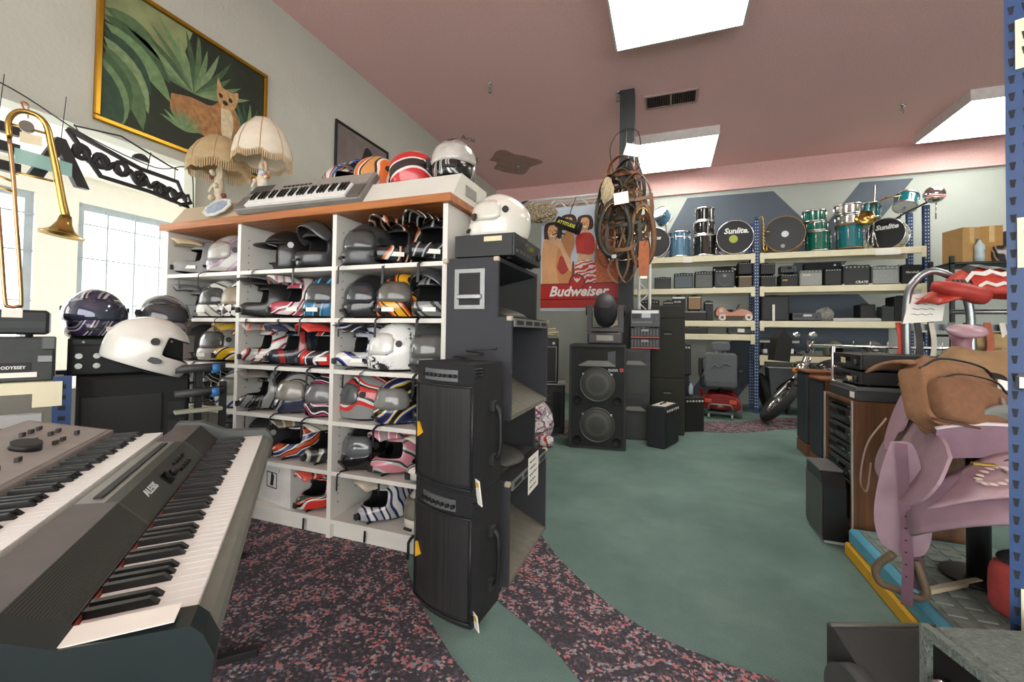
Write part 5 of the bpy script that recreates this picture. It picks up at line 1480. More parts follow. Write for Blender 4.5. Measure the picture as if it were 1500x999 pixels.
amp((3.29, 7.86, D3), 0, .26, .26, .37, '18191b', '101113', 'black bookshelf speaker at the right end of third deck', gb, top_panel=False)
amp((2.88, 7.95, D3), 0, .2, .24, .26, '17181a', '141516', 'black cube speaker behind the slim keyboard', gb, top_panel=False)
# fourth deck, left bay
amp((.435, 7.82, 1.272), 0, .43, .28, .10, '202122', '2a2b2d', 'low amplifier head with a row of knobs, under the third deck', gb, panel='3a3c3e', knobs=10)
t = receiver('cassette_player', 'small cassette player with white square face on the low deck', 'cassette player', (1.12, 7.92, 1.272), 0, .34, .22, .10, disp=False, knobs=4)
part('white_face', B().box(-.03, .07, -.114, -.11, .03, .09), WHITE, t)
receiver('mixer_deck', 'flat dark mixing deck at the left of the low deck', 'mixer', (-.2, 7.95, 1.272), 0, .5, .3, .09)
# lower right bay
t = thing('effects_board', 'board of silver and black effects on the lower rack beam', 'effects board', (1.72, 7.8, .942))
part('tray', B().box(-.28, .28, 0, .36, 0, .03), BLACK2, t)
rnd = random.Random(5)
for k in range(7):
    part('effect_pedal', B().box(-.26 + k * .075, -.2 + k * .075, .02 + .05 * (k % 2), .16 + .05 * (k % 2), .03, .07 + .04 * rnd.random(), b=.004), mat(('c9cac8', '2b2c2e', 'b5b7b8', '3c3e40', 'dcdcd8')[k % 5], .35, .5), t)
t = thing('rack_keyboard', 'long black keyboard standing on the effects board in the rack', 'keyboard', (1.72, 8.0, 1.10))
part('case', B().box(-.3, .3, 0, .16, 0.03, .12, b=.006), mat('26282a', .5), t)
part('key_strip', B().box(-.28, .28, -.004, .01, .04, .075), mat('b9bbb9', .5), t)
for sx in (-.2, .2):
    part('leg', B().box(sx - .02, sx + .02, .02, .14, -.157, .03), BLACK2, t)
t = thing('plastic_tub', 'grey plastic tub hanging under the lower rack beam', 'tub', (1.72, 7.98, .30))
part('tub_body', B().prism([(-.15, 0), (.15, 0), (.18, .44), (-.18, .44)], -.16, .16, 'y'), mat('4a4d52', .6), t)
part('rim', B().box(-.2, .2, -.18, .18, .44, .455, b=.004), mat('c4c8ca', .5), t)
part('support_legs', B().box(-.13, -.1, -.1, .1, -.298, 0), BLACK, t)
part('support_legs', B().box(.1, .13, -.1, .1, -.298, 0), BLACK, t)
for x, y, r, lab in ((1.52, 8.1, .26, 'bare rubber tyre leaning in the rack beside the tub'), (2.6, 8.05, .28, 'bare rubber tyre leaning behind the motorcycle')):
    one('spare_tyre', B().at((0, 0, r + .06), ry=rad(78)).tube([(r * cos(k * pi / 14), r * sin(k * pi / 14), 0) for k in range(28)], .055, 10, closed=True), RUBBER, lab, 'tyre', loc=(x, y, .004))
for x, y, z in ((2.2, 8.02, .942), (2.62, 8.0, .942), (3.1, 8.02, .942)):
    pass
helmet('jet', 2.45, 7.98, .943, 20, mat('77776e', .5, noise=.3), 'dusty grey open helmet on the lower rack deck', strap=False, group='loose helmets')
helmet('full', 2.95, 7.98, .943, 10, mat('8f8f86', .5, noise=.3), 'pale grey full-face helmet on the lower rack deck', vm=SMOKE2, strap=False, group='loose helmets')
t = thing('floor_junk_box', 'low cream-topped box on floor under the rack', 'box', (.25, 7.85, .001))
part('case_body', B().box(-.3, .3, 0, .3, 0, .13, b=.01), mat('8f8b7c', .7), t)
part('lid', B().box(-.31, .31, -.01, .31, .13, .15, b=.004), mat('b3ad97', .7), t)

# ------------------------------------------------------------------ mobility scooter seen from behind
t = thing('mobility_scooter', 'red mobility scooter with grey padded seat, seen from behind', 'mobility scooter', (.775, 7.22, 0), rad(-6))
SEAT = mat('62676b', .7, noise=.12, scale=25)
REDP = mat('8e1416', .15, .2, noise=.1, coat=1.)
part('body_shell', B().grid(lambda u, v: ((.25 + .03 * sin(v * pi)) * cos(pi * u) * (1 - .25 * v), -.0 - .14 * sin(pi * u) + .35 * v, .16 + .22 * sin(v * pi / 2) + .02 * sin(u * pi)), 20, 8), REDP, t, mods=[('SOLIDIFY', dict(thickness=.01))])
part('rear_fascia', B().prism(sp2([(-.26, .14), (-.27, .24), (-.2, .33), (0, .36), (.2, .33), (.27, .24), (.26, .14), (0, .12), (-.26, .14)]), -.09, .05, 'y'), REDP, t, mods=[('BEVEL', dict(width=.02, segments=2))])
for sx in (-1, 1):
    part('tail_light', B().box(sx * .17 - .05, sx * .17 + .05, -.1, -.085, .22, .28, b=.006), mat('d8583a', .2, coat=.8), t)
    wv = part('rear_wheel', B().cyl((sx * .21, .06, .115), (sx * .29, .06, .115), .115, n=26), mat('6f7070', .8), t)
    part('wheel_hub', B().cyl((sx * .29, .06, .115), (sx * .294, .06, .115), .06, n=16), STEEL, wv)
    part('front_wheel', B().cyl((sx * .15, .85, .1), (sx * .21, .85, .1), .1, n=22), RUBBER, t)
    part('anti_tip_wheel', B().cyl((sx * .14, -.19, .04), (sx * .17, -.19, .04), .036, n=16), mat('9a9c9d', .5), t)
    part('armrest', B().box(sx * .27 - .03, sx * .27 + .03, .02, .3, .66, .72, b=.012), BLACK, t)
    part('armrest_bracket', B().tube(smooth([(sx * .2, .03, .46), (sx * .27, .03, .47), (sx * .28, .03, .6), (sx * .27, .03, .66)]), .014, 6), BLACK2, t)
part('raised_armrest', B().box(-.31, -.25, -.02, .05, .62, .9, b=.014), BLACK, t)
part('bumper_bar', B().tube(smooth([(-.16, -.12, .12), (-.14, -.14, .2), (0, -.15, .21), (.14, -.14, .2), (.16, -.12, .12)]), .012, 8), mat('8d8f90', .4, .6), t)
part('anti_tip_bar', B().box(-.17, .17, -.2, -.17, .07, .1, b=.006), mat('55585a', .5), t)
part('number_plate', B().box(-.05, .05, -.1, -.092, .16, .2), mat('c9b04a', .5), t)
part('floor_pan', B().box(-.2, .2, .15, .95, .1, .14, b=.01), BLACK2, t)
part('seat_post', B().cyl((0, .12, .14), (0, .12, .44), .035, n=12), BLACK, t)
part('seat_base', B().box(-.22, .22, -.05, .38, .44, .53, b=.03), SEAT, t)
bk = part('seat_back', B().prism(rrect(-.225, .225, .46, .98, .06, 5), -.1, -.0, 'y'), SEAT, t, mods=[('BEVEL', dict(width=.025, segments=2))])
part('back_pocket', B().box(-.2, .2, -.115, -.098, .47, .56, b=.008), mat('565b5f', .7), bk)
part('fabric_fold', B().tube(smooth([(-.12, -.1, .74), (-.08, -.108, .8), (-.02, -.108, .76), (.05, -.108, .82), (.14, -.1, .79)]), .012, 6), SEAT, bk)
part('headrest', B().prism(rrect(-.13, .13, 1.01, 1.15, .05, 5), -.08, .02, 'y'), SEAT, t, mods=[('BEVEL', dict(width=.025, segments=2))])
for sx in (-1, 1):
    part('headrest_post', B().cyl((sx * .06, -.04, .95), (sx * .06, -.04, 1.02), .008, n=8), CHROME, t)
part('tiller', B().tube([(0, .85, .12), (0, .72, .6), (0, .62, .85)], .025, 8), BLACK, t)
part('handlebar', B().tube(smooth([(-.25, .55, .86), (-.12, .63, .88), (.12, .63, .88), (.25, .55, .86)]), .014, 6), BLACK, t)
part('side_fin', B().prism([(-.27, .24), (-.3, .42), (-.28, .44), (-.24, .36)], .0, .05, 'y'), REDP, t)

# ------------------------------------------------------------------ motorcycle behind the wooden speakers
t = thing('motorcycle', 'chrome and black motorcycle with raked front fork, behind the wooden speakers', 'motorcycle', (1.55, 6.98, 0), rad(20))
lean = Matrix.Rotation(rad(30), 4, 'Z')
wm = B().at((-.05, 0, .33), rz=rad(92 - 20), rx=0)
wm.M = Matrix.Translation((-.05, 0, .33)) @ Matrix.Rotation(rad(68), 4, 'Z') @ Matrix.Rotation(rad(38), 4, 'X')
ring = lambda r: [(r * cos(k * pi / 18), 0, r * sin(k * pi / 18)) for k in range(36)]
wm.tube(ring(.30), .058, 10, closed=True)
M0 = wm.M
fw = part('front_tyre', wm, mat('26282a', .8, bump=.4, bscale=60), t)
q = B(); q.M = M0; q.tube(ring(.235), .022, 8, closed=True)
part('rim', q, CHROME, fw)
q = B(); q.M = M0
for k in range(14):
    a = k * pi / 7
    q.tube([(0, .03 * (-1) ** k, 0), (.23 * cos(a), 0, .23 * sin(a))], .003, 4)
part('spokes', q.cyl((0, -.05, 0), (0, .05, 0), .035, n=12), CHROME, fw)
fk = M0 @ Vector((0, 0, 0))
for sgn in (-1, 1):
    f0 = M0 @ Vector((0, sgn * .08, 0))
    part('fork_leg', B().tube([f0, (.32 + sgn * .02, .1 + sgn * .07, .72), (.42 + sgn * .02, .1 + sgn * .08, .95)], .025, 8), CHROME, t)
part('front_fender', B().grid(lambda u, v: tuple(M0 @ Vector((.37 * cos(.3 + 1.9 * u), -.07 + .14 * v, .37 * sin(.3 + 1.9 * u)))), 10, 4), BLACK, t, mods=[('SOLIDIFY', dict(thickness=.006))])
part('brake_disc', B().at((0, 0, 0)).cyl(M0 @ Vector((0, -.07, 0)), M0 @ Vector((0, -.078, 0)), .12, n=24), STEEL, t)
part('headlight', B().at((.24, .0, .80), rx=rad(-75), rz=rad(-30)).lathe([(0, -.12), (.06, -.1), (.09, -.02), (.095, .03), (.08, .045), (0, .05)], 22), CHROME, t)
part('indicator', B().ell((.1, -.1, .78), .04, 12), mat('d9863a', .2), t)
part('indicator', B().ell((.42, -.12, .74), .04, 12), mat('d9863a', .2), t)
part('handlebar', B().tube(smooth([(.1, -.35, 1.05), (.25, -.25, 1.18), (.42, .0, 1.02), (.55, .3, 1.18), (.75, .35, 1.1)]), .014, 8), CHROME, t)
part('grip', B().tube([(.08, -.37, 1.04), (.16, -.31, 1.11)], .02, 8), BLACK, t)
for y in (-.3, .3):
    part('mirror', B().ell((.3 + y * .3, y, 1.27), (.06, .02, .045), 14), CHROME, t)
part('windscreen_bag', B().prism([(-.1, .9), (.12, .88), (.16, 1.2), (.04, 1.34), (-.06, 1.22)], .04, .2, 'y'), mat('1a1a1b', .5, noise=.2), t, 'black leather fork bag')
part('fuel_tank', B().ell((.85, .12, .78), (.3, .16, .15), 20), mat('1d1d20', .15, coat=.9), t)
part('frame', B().tube(smooth([(.45, .1, .85), (.7, .12, .3), (1.2, .12, .22), (1.5, .12, .4), (1.1, .12, .68), (.5, .1, .8)]), .025, 8), BLACK, t)
part('engine', B().box(.65, 1.1, .0, .25, .25, .6, b=.03), mat('a3a5a6', .3, .8), t)
for k in range(5):
    part('cooling_fin', B().box(.63, 1.12, -.02, .27, .45 + k * .03, .457 + k * .03), STEEL, t)
part('seat', B().box(1.05, 1.6, .02, .24, .66, .76, b=.04), BLACK, t)
rw = part('rear_tyre', B().tube([(1.5 + .26 * cos(k * pi / 16), .13, .33 + .26 * sin(k * pi / 16)) for k in range(32)], .07, 10, closed=True), RUBBER, t)
part('rim', B().tube([(1.5 + .19 * cos(k * pi / 16), .13, .33 + .19 * sin(k * pi / 16)) for k in range(32)], .02, 6, closed=True), CHROME, rw)
part('exhaust', B().tube(smooth([(.75, -.04, .4), (.8, -.08, .22), (1.2, -.06, .2), (1.8, -.06, .24)]), .035, 10), CHROME, t)
part('crash_bar', B().tube(smooth([(.5, -.05, .25), (.35, -.18, .2), (.45, -.2, .38), (.6, -.02, .42)]), .014, 6), CHROME, t)
# ------------------------------------------------------------------ wooden hi-fi speakers and stereo cabinet
WAL = wood('8a5530', '5a3218', 5)
WAL2 = wood('7a5232', '4c2f1a', 4)
def hifi(x, y, w_, d, h, label):
    """faces -X"""
    t = thing('wooden_loudspeaker', label, 'loudspeaker', (x, y, 0.001), 0, 'tall wooden hi-fi loudspeakers')
    part('cabinet', B().box(.03, w_, 0, d, 0, h, b=.004), WAL, t)
    part('top_board', B().box(-.012, w_ + .005, -.008, d + .008, h, h + .02, b=.003), WAL, t)
    part('plinth', B().box(.0, .03, 0, d, 0, .13, b=.003), WAL, t)
    part('grille_cloth', B().box(.0, .03, .012, d - .012, .14, h - .01, b=.006), grille('3c4650', 260, '20262c'), t, 'blue-grey grille cloth')
hifi(1.365, 5.2, .27, .36, .87, 'tall wooden loudspeaker with blue-grey cloth, standing nearer the motorcycle wheel')
hifi(1.325, 4.61, .27, .34, .845, 'tall wooden loudspeaker with blue-grey cloth, standing next to the stereo cabinet')

t = thing('stereo_cabinet', 'wood-grain stereo cabinet full of black hi-fi components', 'cabinet', (1.03, 3.04, 0.001))
part('side_panel', B().box(0, .5, 0, .02, 0, .87), WAL2, t)
part('side_panel', B().box(0, .5, .46, .48, 0, .87), WAL2, t)
part('edge_strip', B().box(-.006, 0, 0, .02, 0, .87), mat('c9c4b8', .4, .5), t)
part('edge_strip', B().box(-.006, 0, .46, .48, 0, .87), mat('c9c4b8', .4, .5), t)
part('top_panel', B().box(0, .5, .02, .46, .85, .87), WAL2, t)
part('back_panel', B().box(.48, .5, .02, .46, 0, .85), BLACK2, t)
part('bottom_panel', B().box(0, .48, .02, .46, 0, .03), WAL2, t)
part('shelf', B().box(.01, .48, .02, .46, .36, .375), BLACK2, t)
gs = 'hi-fi components in the stereo cabinet'
lab = ('black cassette component directly on the cabinet shelf', 'black tuner second from the cabinet shelf', 'black amplifier with dial in the middle of the cabinet stack', 'black equaliser component below the top one in cabinet')
for k, n_ in enumerate(('cassette_deck', 'radio_tuner', 'stereo_amplifier', 'graphic_equalizer')):
    receiver(n_, lab[k], 'hi-fi unit', (1.245, 3.28, .377 + k * .108), rad(-90), .43, .4, .105, face=('3a3c3e', '2f3133', '424446', '35373a')[k], knobs=7, group=gs)
receiver('phono_unit', 'black component on top of the stack inside the cabinet', 'hi-fi unit', (1.245, 3.28, .377 + 4 * .108), rad(-90), .43, .4, .04, face='1f2022', disp=False, knobs=0, group=gs)
t = thing('turntable', 'silver-topped flat turntable with price tags on stereo cabinet', 'turntable', (1.25, 3.28, .872), rad(-90))
part('plinth', B().box(-.22, .22, -.2, .2, .0, .06, b=.004), mat('4b4d4f', .4, .4), t)
part('smoked_lid', B().box(-.215, .215, -.195, .195, .06, .085, b=.004), mat('6d7073', .15, noise=.1, coat=.6), t)
part('price_sticker', B().box(.14, .2, -.203, -.2, .015, .05), PAPER, t)
receiver('video_recorder', 'black video recorder directly on the flat turntable', 'video recorder', (1.26, 3.27, .959), rad(-90), .43, .38, .085, face='37393b', sticker=(.02, .1, -.193, -.189, .02, .05), group='stacked video recorders')
receiver('video_recorder', 'black video recorder on top of the other recorder', 'video recorder', (1.27, 3.27, 1.046), rad(-90), .43, .40, .10, face='2a2b2d', sticker=(-.07, .0, -.203, -.199, .04, .075), group='stacked video recorders')
t = thing('subwoofer', 'black tapered subwoofer with silver top standing before stereo cabinet', 'subwoofer', (.945, 3.24, 0.001), rad(-90))
part('body', B().prism([(-.17, .02), (.15, .02), (.15, .34), (.1, .42), (-.17, .42)], -.05, .07, 'y'), mat('1b1c1e', .35), t)
part('top_trim', B().box(-.17, .1, -.055, .07, .421, .435, b=.003), mat('77797a', .35, .4), t)
part('front_panel', B().box(-.165, .145, -.056, -.05, .04, .36, b=.002), mat('4a4846', .4), t)
part('foot', B().box(-.16, .14, -.04, .06, 0, .02), mat('b9bbba', .4), t)

# ------------------------------------------------------------------ exercise step
t = thing('exercise_step', 'blue exercise step with textured top on yellow base', 'exercise step', (.975, 2.03, 0.001))
part('base_layer', B().box(-.005, .66, 0, .96, 0, .07, b=.006), mat('d9a62a', .55, noise=.08), t, 'yellow base layer')
part('step_body', B().box(.01, .65, .012, .95, .07, .155, b=.012), mat('5aa3bd', .5, noise=.1), t, 'light blue step body')
part('tread_mat', B().box(.05, .62, .05, .91, .155, .16), mat('77817a', .8, noise=.3, scale=20), t, 'worn grey tread')
for i in range(6):
    for j in range(10):
        part('tread_stud', B().box(.07 + i * .09, .13 + i * .09, .07 + j * .083, .125 + j * .083, .16, .165), mat('7f8a84', .8, noise=.2, scale=20), t)

# ------------------------------------------------------------------ western saddle on a post, seen from behind
MAU = mat('8d6f7c', .55, noise=.15, scale=14, h2='a68d98')
MAUD = mat('765665', .55, noise=.15, scale=14)
t = thing('western_saddle', 'mauve tooled leather western saddle with roping horn on stand', 'saddle', (1.32, 2.5, 0), rad(-11))
def topz(y):
    return .82 + (1.6 * max(0, -.02 - y) ** 1.4) + (1.5 * max(0, y - .02) ** 1.35)
part('seat', B().grid(lambda u, v: ((u - .5) * 2 * (.2 - .04 * (1 - v)), -.22 + .44 * v, topz(-.22 + .44 * v) - .16 * abs(u - .5) ** 2 * 4), 16, 14), mat('7c7f78', .8, noise=.2, scale=30, bump=.3, bscale=60), t, 'grey quilted seat', mods=[('SOLIDIFY', dict(thickness=.02))])
for k in range(6):
    zg = [((-.16 + .32 * i / 14), -.2 + .06 * k + (.018 if i % 2 else -.0), 0) for i in range(15)]
    part('zigzag_stitching', B().tube([(x, y, topz(y) - .16 * (x / .38) ** 2 * 4 + .003) for x, y, _ in zg], .003, 4), mat('b9bab0', .7), t)
ct = [(x, .905 - .9 * x * x) for x in [-.21 + .42 * i / 12 for i in range(13)]]
part('cantle', B().prism(ct + [(x * 1.06, z - .13) for x, z in ct[::-1]], -.25, -.222, 'y'), MAUD, t)
part('cantle_binding', B().tube([(x, -.236, z) for x, z in ct], .012, 8), mat('d3c6c8', .5), t)
pm_ = [(x, 1.06 - 2.4 * x * x) for x in [-.19 + .38 * i / 12 for i in range(13)]]
part('pommel', B().prism(pm_ + [(.2, .78), (-.2, .78)], .17, .25, 'y'), MAU, t, mods=[('BEVEL', dict(width=.02, segments=2))])
part('horn_neck', B().at((0, .2, 1.07), rx=rad(-10)).lathe([(.05, -.05), (.036, .05), (.034, .16), (.045, .2), (0, .2)], 20), mat('8a5f6b', .5, noise=.25), t)
part('horn_cap', B().at((0, .165, 1.285), rx=rad(20)).lathe([(0, -.016), (.06, -.014), (.072, 0), (.066, .014), (0, .022)], 28), mat('a88792', .4, noise=.1), t)
part('horn_wrap', B().at((0, .2, 1.08), rx=rad(-10)).lathe([(.052, .0), (.056, .02), (.05, .05)], 16), mat('3c3a38', .8), t)
def skirt(sx, poly, name, m, off=0., tilt=.16):
    """side flap: (y, z) outline hung from the saddle's flank"""
    vs0 = [(sx * (.2 + off + tilt * (.84 - z)), y, z) for y, z in poly]
    vs1 = [(x + sx * .012, y, z) for x, y, z in vs0]
    n = len(poly)
    return part(name, B().add(vs0 + vs1, [tuple(range(n)), tuple(range(n, 2 * n))] + [(i, (i + 1) % n, n + (i + 1) % n, n + i) for i in range(n)]), m, t)
for sx in (-1, 1):
    skirt(sx, sp2([(-.46, .80), (-.5, .70), (-.44, .6), (-.3, .56), (.1, .55), (.28, .6), (.32, .72), (.26, .82), (0, .84), (-.3, .84), (-.46, .8)], 4), 'lower_skirt', MAU, .0, .45)
    skirt(sx, sp2([(.08, .82), (.1, .98), (.2, 1.02), (.3, .96), (.33, .82), (.28, .7), (.16, .68), (.08, .82)], 4), 'front_jockey', mat('b0909e', .5, noise=.1), .03, .3)
    fx, fy = sx * .325, -.275
    tw = Matrix.Translation((fx, fy, 0)) @ Matrix.Rotation(rad(-18) if sx < 0 else rad(18), 4, 'Z')
    q = B(); q.M = tw
    part('fender', q.prism(sp2([(-.035, .80), (.035, .80), (.07, .66), (.092, .48), (.07, .36), (.0, .33), (-.07, .36), (-.092, .48), (-.07, .66), (-.035, .80)], 4), -.012, .0, 'y'), MAU, t, 'broad mauve stirrup fender')
    q = B(); q.M = tw
    part('stirrup_strap', q.strap([(.0, -.02, .80), (.012, -.022, .5), (.02, -.022, .3), (.015, -.022, .13)], (1, 0, 0), .036, .008), MAUD, t)
    for kz in range(6):
        q = B(); q.M = tw
        part('strap_hole', q.cyl((.014, -.0275, .25 + kz * .05), (.014, -.0265, .25 + kz * .05), .004, n=8), BLACK, t)
    q = B(); q.M = tw
    part('stirrup', q.tube(smooth([(-.03, .0, .32), (-.085, 0, .24), (-.075, 0, .18), (-.02, 0, .172), (.055, 0, .172), (.07, 0, .21), (.04, 0, .32)]), .016, 8), mat('6b5b48', .6, noise=.2), t)
    q = B(); q.M = tw
    part('stirrup_hood', q.prism([(.0, .2), (.07, .2), (.065, .34), (.0, .34)], .0, .02, 'y'), mat('5a4350', .6), t)
    part('d_ring', B().tube([(sx * .31, -.2 + .045 * cos(a), .70 + .035 * sin(a)) for a in [q * pi / 7 for q in range(14)]], .007, 6, closed=True), BRASS, t)
    part('latigo_strap', B().strap(smooth([(sx * .3, .14, .84), (sx * .38, .12, .7), (sx * .41, .1, .52), (sx * .38, .13, .46), (sx * .36, .15, .6)]), (0, 1, 0), .022, .004), mat('a58a80', .6), t)
part('stand_post', B().cyl((0, .05, .167), (0, .05, .74), .04, n=18), BLACK, t)
part('stand_bar', B().cyl((0, -.3, .74), (0, .24, .74), .05, n=18), BLACK2, t)
part('stand_base', B().cyl((0, .05, .166), (0, .05, .18), .13, n=24), BLACK, t)
for x, y, z, a, lab in ((1.06, 2.62, .52, .3, 'wooden stirrup hanging under the saddle, nearer the fender'), (1.17, 2.68, .44, -.2, 'wooden stirrup hanging under the saddle, nearer the post')):
    o = thing('loose_stirrup', lab, 'stirrup', (x, y, z), rad(20) + a, 'loose stirrups under the saddle')
    part('loop', B().tube(smooth([(-.05, 0, .07), (-.1, 0, .0), (-.085, 0, -.045), (.085, 0, -.045), (.1, 0, 0), (.05, 0, .07), (-.05, 0, .07)]), .012, 8), mat('8a7a5e', .5, noise=.2), o)
    part('strap', B().strap([(0, 0, .07), (.02, .01, .2), (.06, -.02, .32)], (0, 1, 0), .03, .006), mat('4a3a30', .6), o)

ap = lambda u, v: (.05 + (u - .5) * .66 * (.75 + .25 * v), -.25 - .24 * v + .16 * (2 * u - 1) ** 2 * v, .815 - .10 * v - .17 * (2 * u - 1) ** 2)
part('rear_skirt', B().grid(ap, 20, 8), mat('a8848f', .45, noise=.2, scale=16, h2='cdb6ba'), t, 'tooled mauve rear skirt', mods=[('SOLIDIFY', dict(thickness=.012))])
ap2 = lambda u, v: (.05 + (u - .5) * .74, -.26 - .28 * v + .18 * (2 * u - 1) ** 2 * v, .765 - .13 * v - .19 * (2 * u - 1) ** 2)
part('under_skirt', B().grid(ap2, 20, 8), MAU, t, mods=[('SOLIDIFY', dict(thickness=.014))])
for k in range(14):
    a = k * .45
    x_, y_, z_ = ap(.28 + .07 * cos(a), .6 + .2 * sin(a))
    part('tooled_flower', B().ell((x_, y_, z_ + .012), (.016, .014, .006), 8), mat('cdb9b2', .5, noise=.3), t)
part('concho_clasp', B().at((-.12, -.40, .77), rz=.2).box(-.035, .035, -.008, .008, 0, .012, b=.003), BRASS, t)
# backpack on the saddle
TAN = mat('8d6749', .9, noise=.2, scale=30, bump=.35, bscale=90)
TAN2 = mat('7c573d', .9, noise=.2, scale=30, bump=.3, bscale=90)
def pillow(w_, d, h, seed, n=20, e=.35):
    q = random.Random(seed)
    ph = [q.uniform(0, 6) for _ in range(6)]
    sp_ = lambda v: math.copysign(abs(v) ** e, v)
    def fn(u, v):
        a, el = 2 * pi * u, pi * (v - .5)
        x, y, z = sp_(cos(el)) * sp_(cos(a)), sp_(cos(el)) * sp_(sin(a)), sp_(sin(el))
        k = 1 + .035 * sin(3 * a + ph[0] + 4 * el) + .03 * sin(7 * el + ph[1] + 2 * a) + .02 * sin(9 * a + ph[2])
        return (x * w_ / 2 * k, y * d / 2 * k, z * h / 2 * k)
    return B().grid(fn, n * 2, n, 0, cu=True)
t = thing('backpack', 'brown canvas backpack slung over the saddle below the horn', 'backpack', (1.19, 2.45, .98), rad(18), rx=rad(-24), ry=rad(12))
part('main_body', pillow(.36, .17, .33, 2, e=.5), TAN, t)
pk_ = part('front_pocket', (lambda b: (b.at((-.01, -.085, -.05)), b)[1])(B()).grid(lambda u, v: (lambda a, e: (-.01 + .15 * math.copysign(abs(cos(e) * cos(a)) ** .45, cos(a)), -.0 + .05 * math.copysign(abs(cos(e) * sin(a)) ** .5, sin(a)), .10 * math.copysign(abs(sin(e)) ** .5, sin(e))))(2 * pi * u, pi * (v - .5)), 28, 14, 0, cu=True), TAN2, t)
part('zipper', B().tube(smooth([(-.15, -.10, .03), (-.08, -.135, .055), (.06, -.135, .055), (.14, -.10, .03)]), .004, 5), BLACK, pk_)
part('zipper', B().tube(smooth([(-.17, -.05, .09), (-.1, -.088, .14), (.08, -.088, .14), (.17, -.05, .09)]), .005, 5), BLACK, t)
part('top_flap', B().grid(lambda u, v: ((u - .5) * (.34 + .1 * v), -.02 + .2 * v, .155 + .06 * sin(v * 2.2) - .25 * (u - .5) ** 2 * (.4 + .6 * v)), 12, 8), TAN, t, mods=[('SOLIDIFY', dict(thickness=.012))])
part('haul_strap', B().strap(smooth([(.12, -.06, .13), (.16, -.1, .1), (.17, -.1, .02), (.14, -.09, -.05)]), (0, .3, 1), .03, .004), BLACK, t)
part('white_tag', B().at((.12, -.115, .06), rx=.3).box(-.025, .025, -.002, .002, -.02, .02), PAPER, t)
part('buckle', B().box(.05, .065, -.15, -.14, -.07, -.02, b=.003), CHROME, t)
part('side_seam', B().tube(smooth([(-.17, -.06, -.14), (-.05, -.11, -.16), (.1, -.11, -.15), (.16, -.06, -.12)]), .006, 5), mat('5c4030', .9), t)
one('canvas_coat', B().grid(lambda u, v: (-.28 + .56 * u, -.12 + .3 * v, .22 * (1 - (2 * u - 1) ** 2) + .05 * sin(v * 3) - .05 * abs(sin(u * 9)) - .12 * (1 - v) ** 2), 24, 10), mat('9d7e5a', .9, noise=.15, scale=20, bump=.3, bscale=70), 'tan canvas coat draped over the saddle pommel around the horn', 'coat', loc=(1.40, 2.62, .99), rz=rad(-11), mods=[('SOLIDIFY', dict(thickness=.012))])

t = thing('red_sports_bag', 'faded red sports bag with black straps on the exercise step', 'bag', (1.33, 2.22, .17), rad(25))
part('bag_body', (lambda b: (b.at((0, 0, .125)), b)[1])(B()).grid(lambda u, v: (lambda a, e: (.14 * math.copysign(abs(cos(e) * cos(a)) ** .5, cos(a)), .09 * math.copysign(abs(cos(e) * sin(a)) ** .5, sin(a)), .118 * math.copysign(abs(sin(e)) ** .5, sin(e))))(2 * pi * u, pi * (v - .5)), 28, 14, 0, cu=True), mat('b84a46', .8, noise=.25, scale=18), t)
part('end_pocket', B().ell((-.03, -.09, .05), (.12, .05, .048), 18), mat('c45550', .8, noise=.2), t)
part('zipper', B().tube(smooth([(-.14, -.1, .07), (-.03, -.142, .075), (.09, -.1, .07)]), .005, 5), BLACK, t)
part('webbing_strap', B().strap(smooth([(-.13, -.05, .22), (-.02, -.1, .2), (.1, -.095, .16), (.13, -.08, .06)]), (0, .4, 1), .03, .004), BLACK, t)
part('black_lid', B().ell((0, 0, .238), (.14, .09, .012), 18), mat('2b2c2c', .8), t)
part('badge', B().at((.0, -.093, .15)).box(-.03, .03, -.005, .005, -.02, .02), BLACK2, t)
one('wooden_strip', B().at((0, 0, 0), rz=rad(35), rx=rad(0)).box(-.16, .16, -.012, .012, 0, .018), mat('c4b89c', .7, noise=.15), 'pale wooden strip lying across the exercise step', 'wood strip', loc=(1.18, 2.42, .167))

# ------------------------------------------------------------------ blue rack upright close to the camera
t = thing('rack_upright', 'blue perforated steel rack upright with cream connector plates, close to the camera', 'rack upright', (.838, 1.49, 0), rad(-26))
part('post_web', B().box(0, .085, 0, .003, 0.002, 3.1), BLUEM, t)
part('post_flange', B().box(.082, .085, .003, .06, 0.002, 3.1), BLUEM, t)
ks = [(-.006, .01), (.006, .01), (.0045, .0), (.003, -.011), (-.003, -.011), (-.0045, 0)]
for k in range(60):
    for dx in (.012, .036):
        z = .14 + k * .046
        part('keyhole', B().prism([(dx + u, z + v) for u, v in ks], -.0012, .0, 'y'), mat('0d1420', .7), t)
for z in (.55, 1.5, 2.02):
    cp = part('connector_plate', B().box(.018, .12, -.006, -.0015, z - .065, z + .065), CREAM, t)
    for dz in (-.02, .02):
        part('keyhole', B().prism([(.035 + u, z + dz + v) for u, v in ks], -.0075, -.006, 'y'), mat('2a2620', .7), cp)
    if z > 1:
        part('cross_beam', B().box(.12, 1.3, -.004, .04, z - .04, z + .04), CREAM, t)
part('rear_post', B().box(1.25, 1.3, .042, .1, 0.002, 3.1), BLUEM, t)
part('latch_clip', B().box(.012, .085, -.02, -.002, 1.12, 1.16, b=.006), STEEL, t)

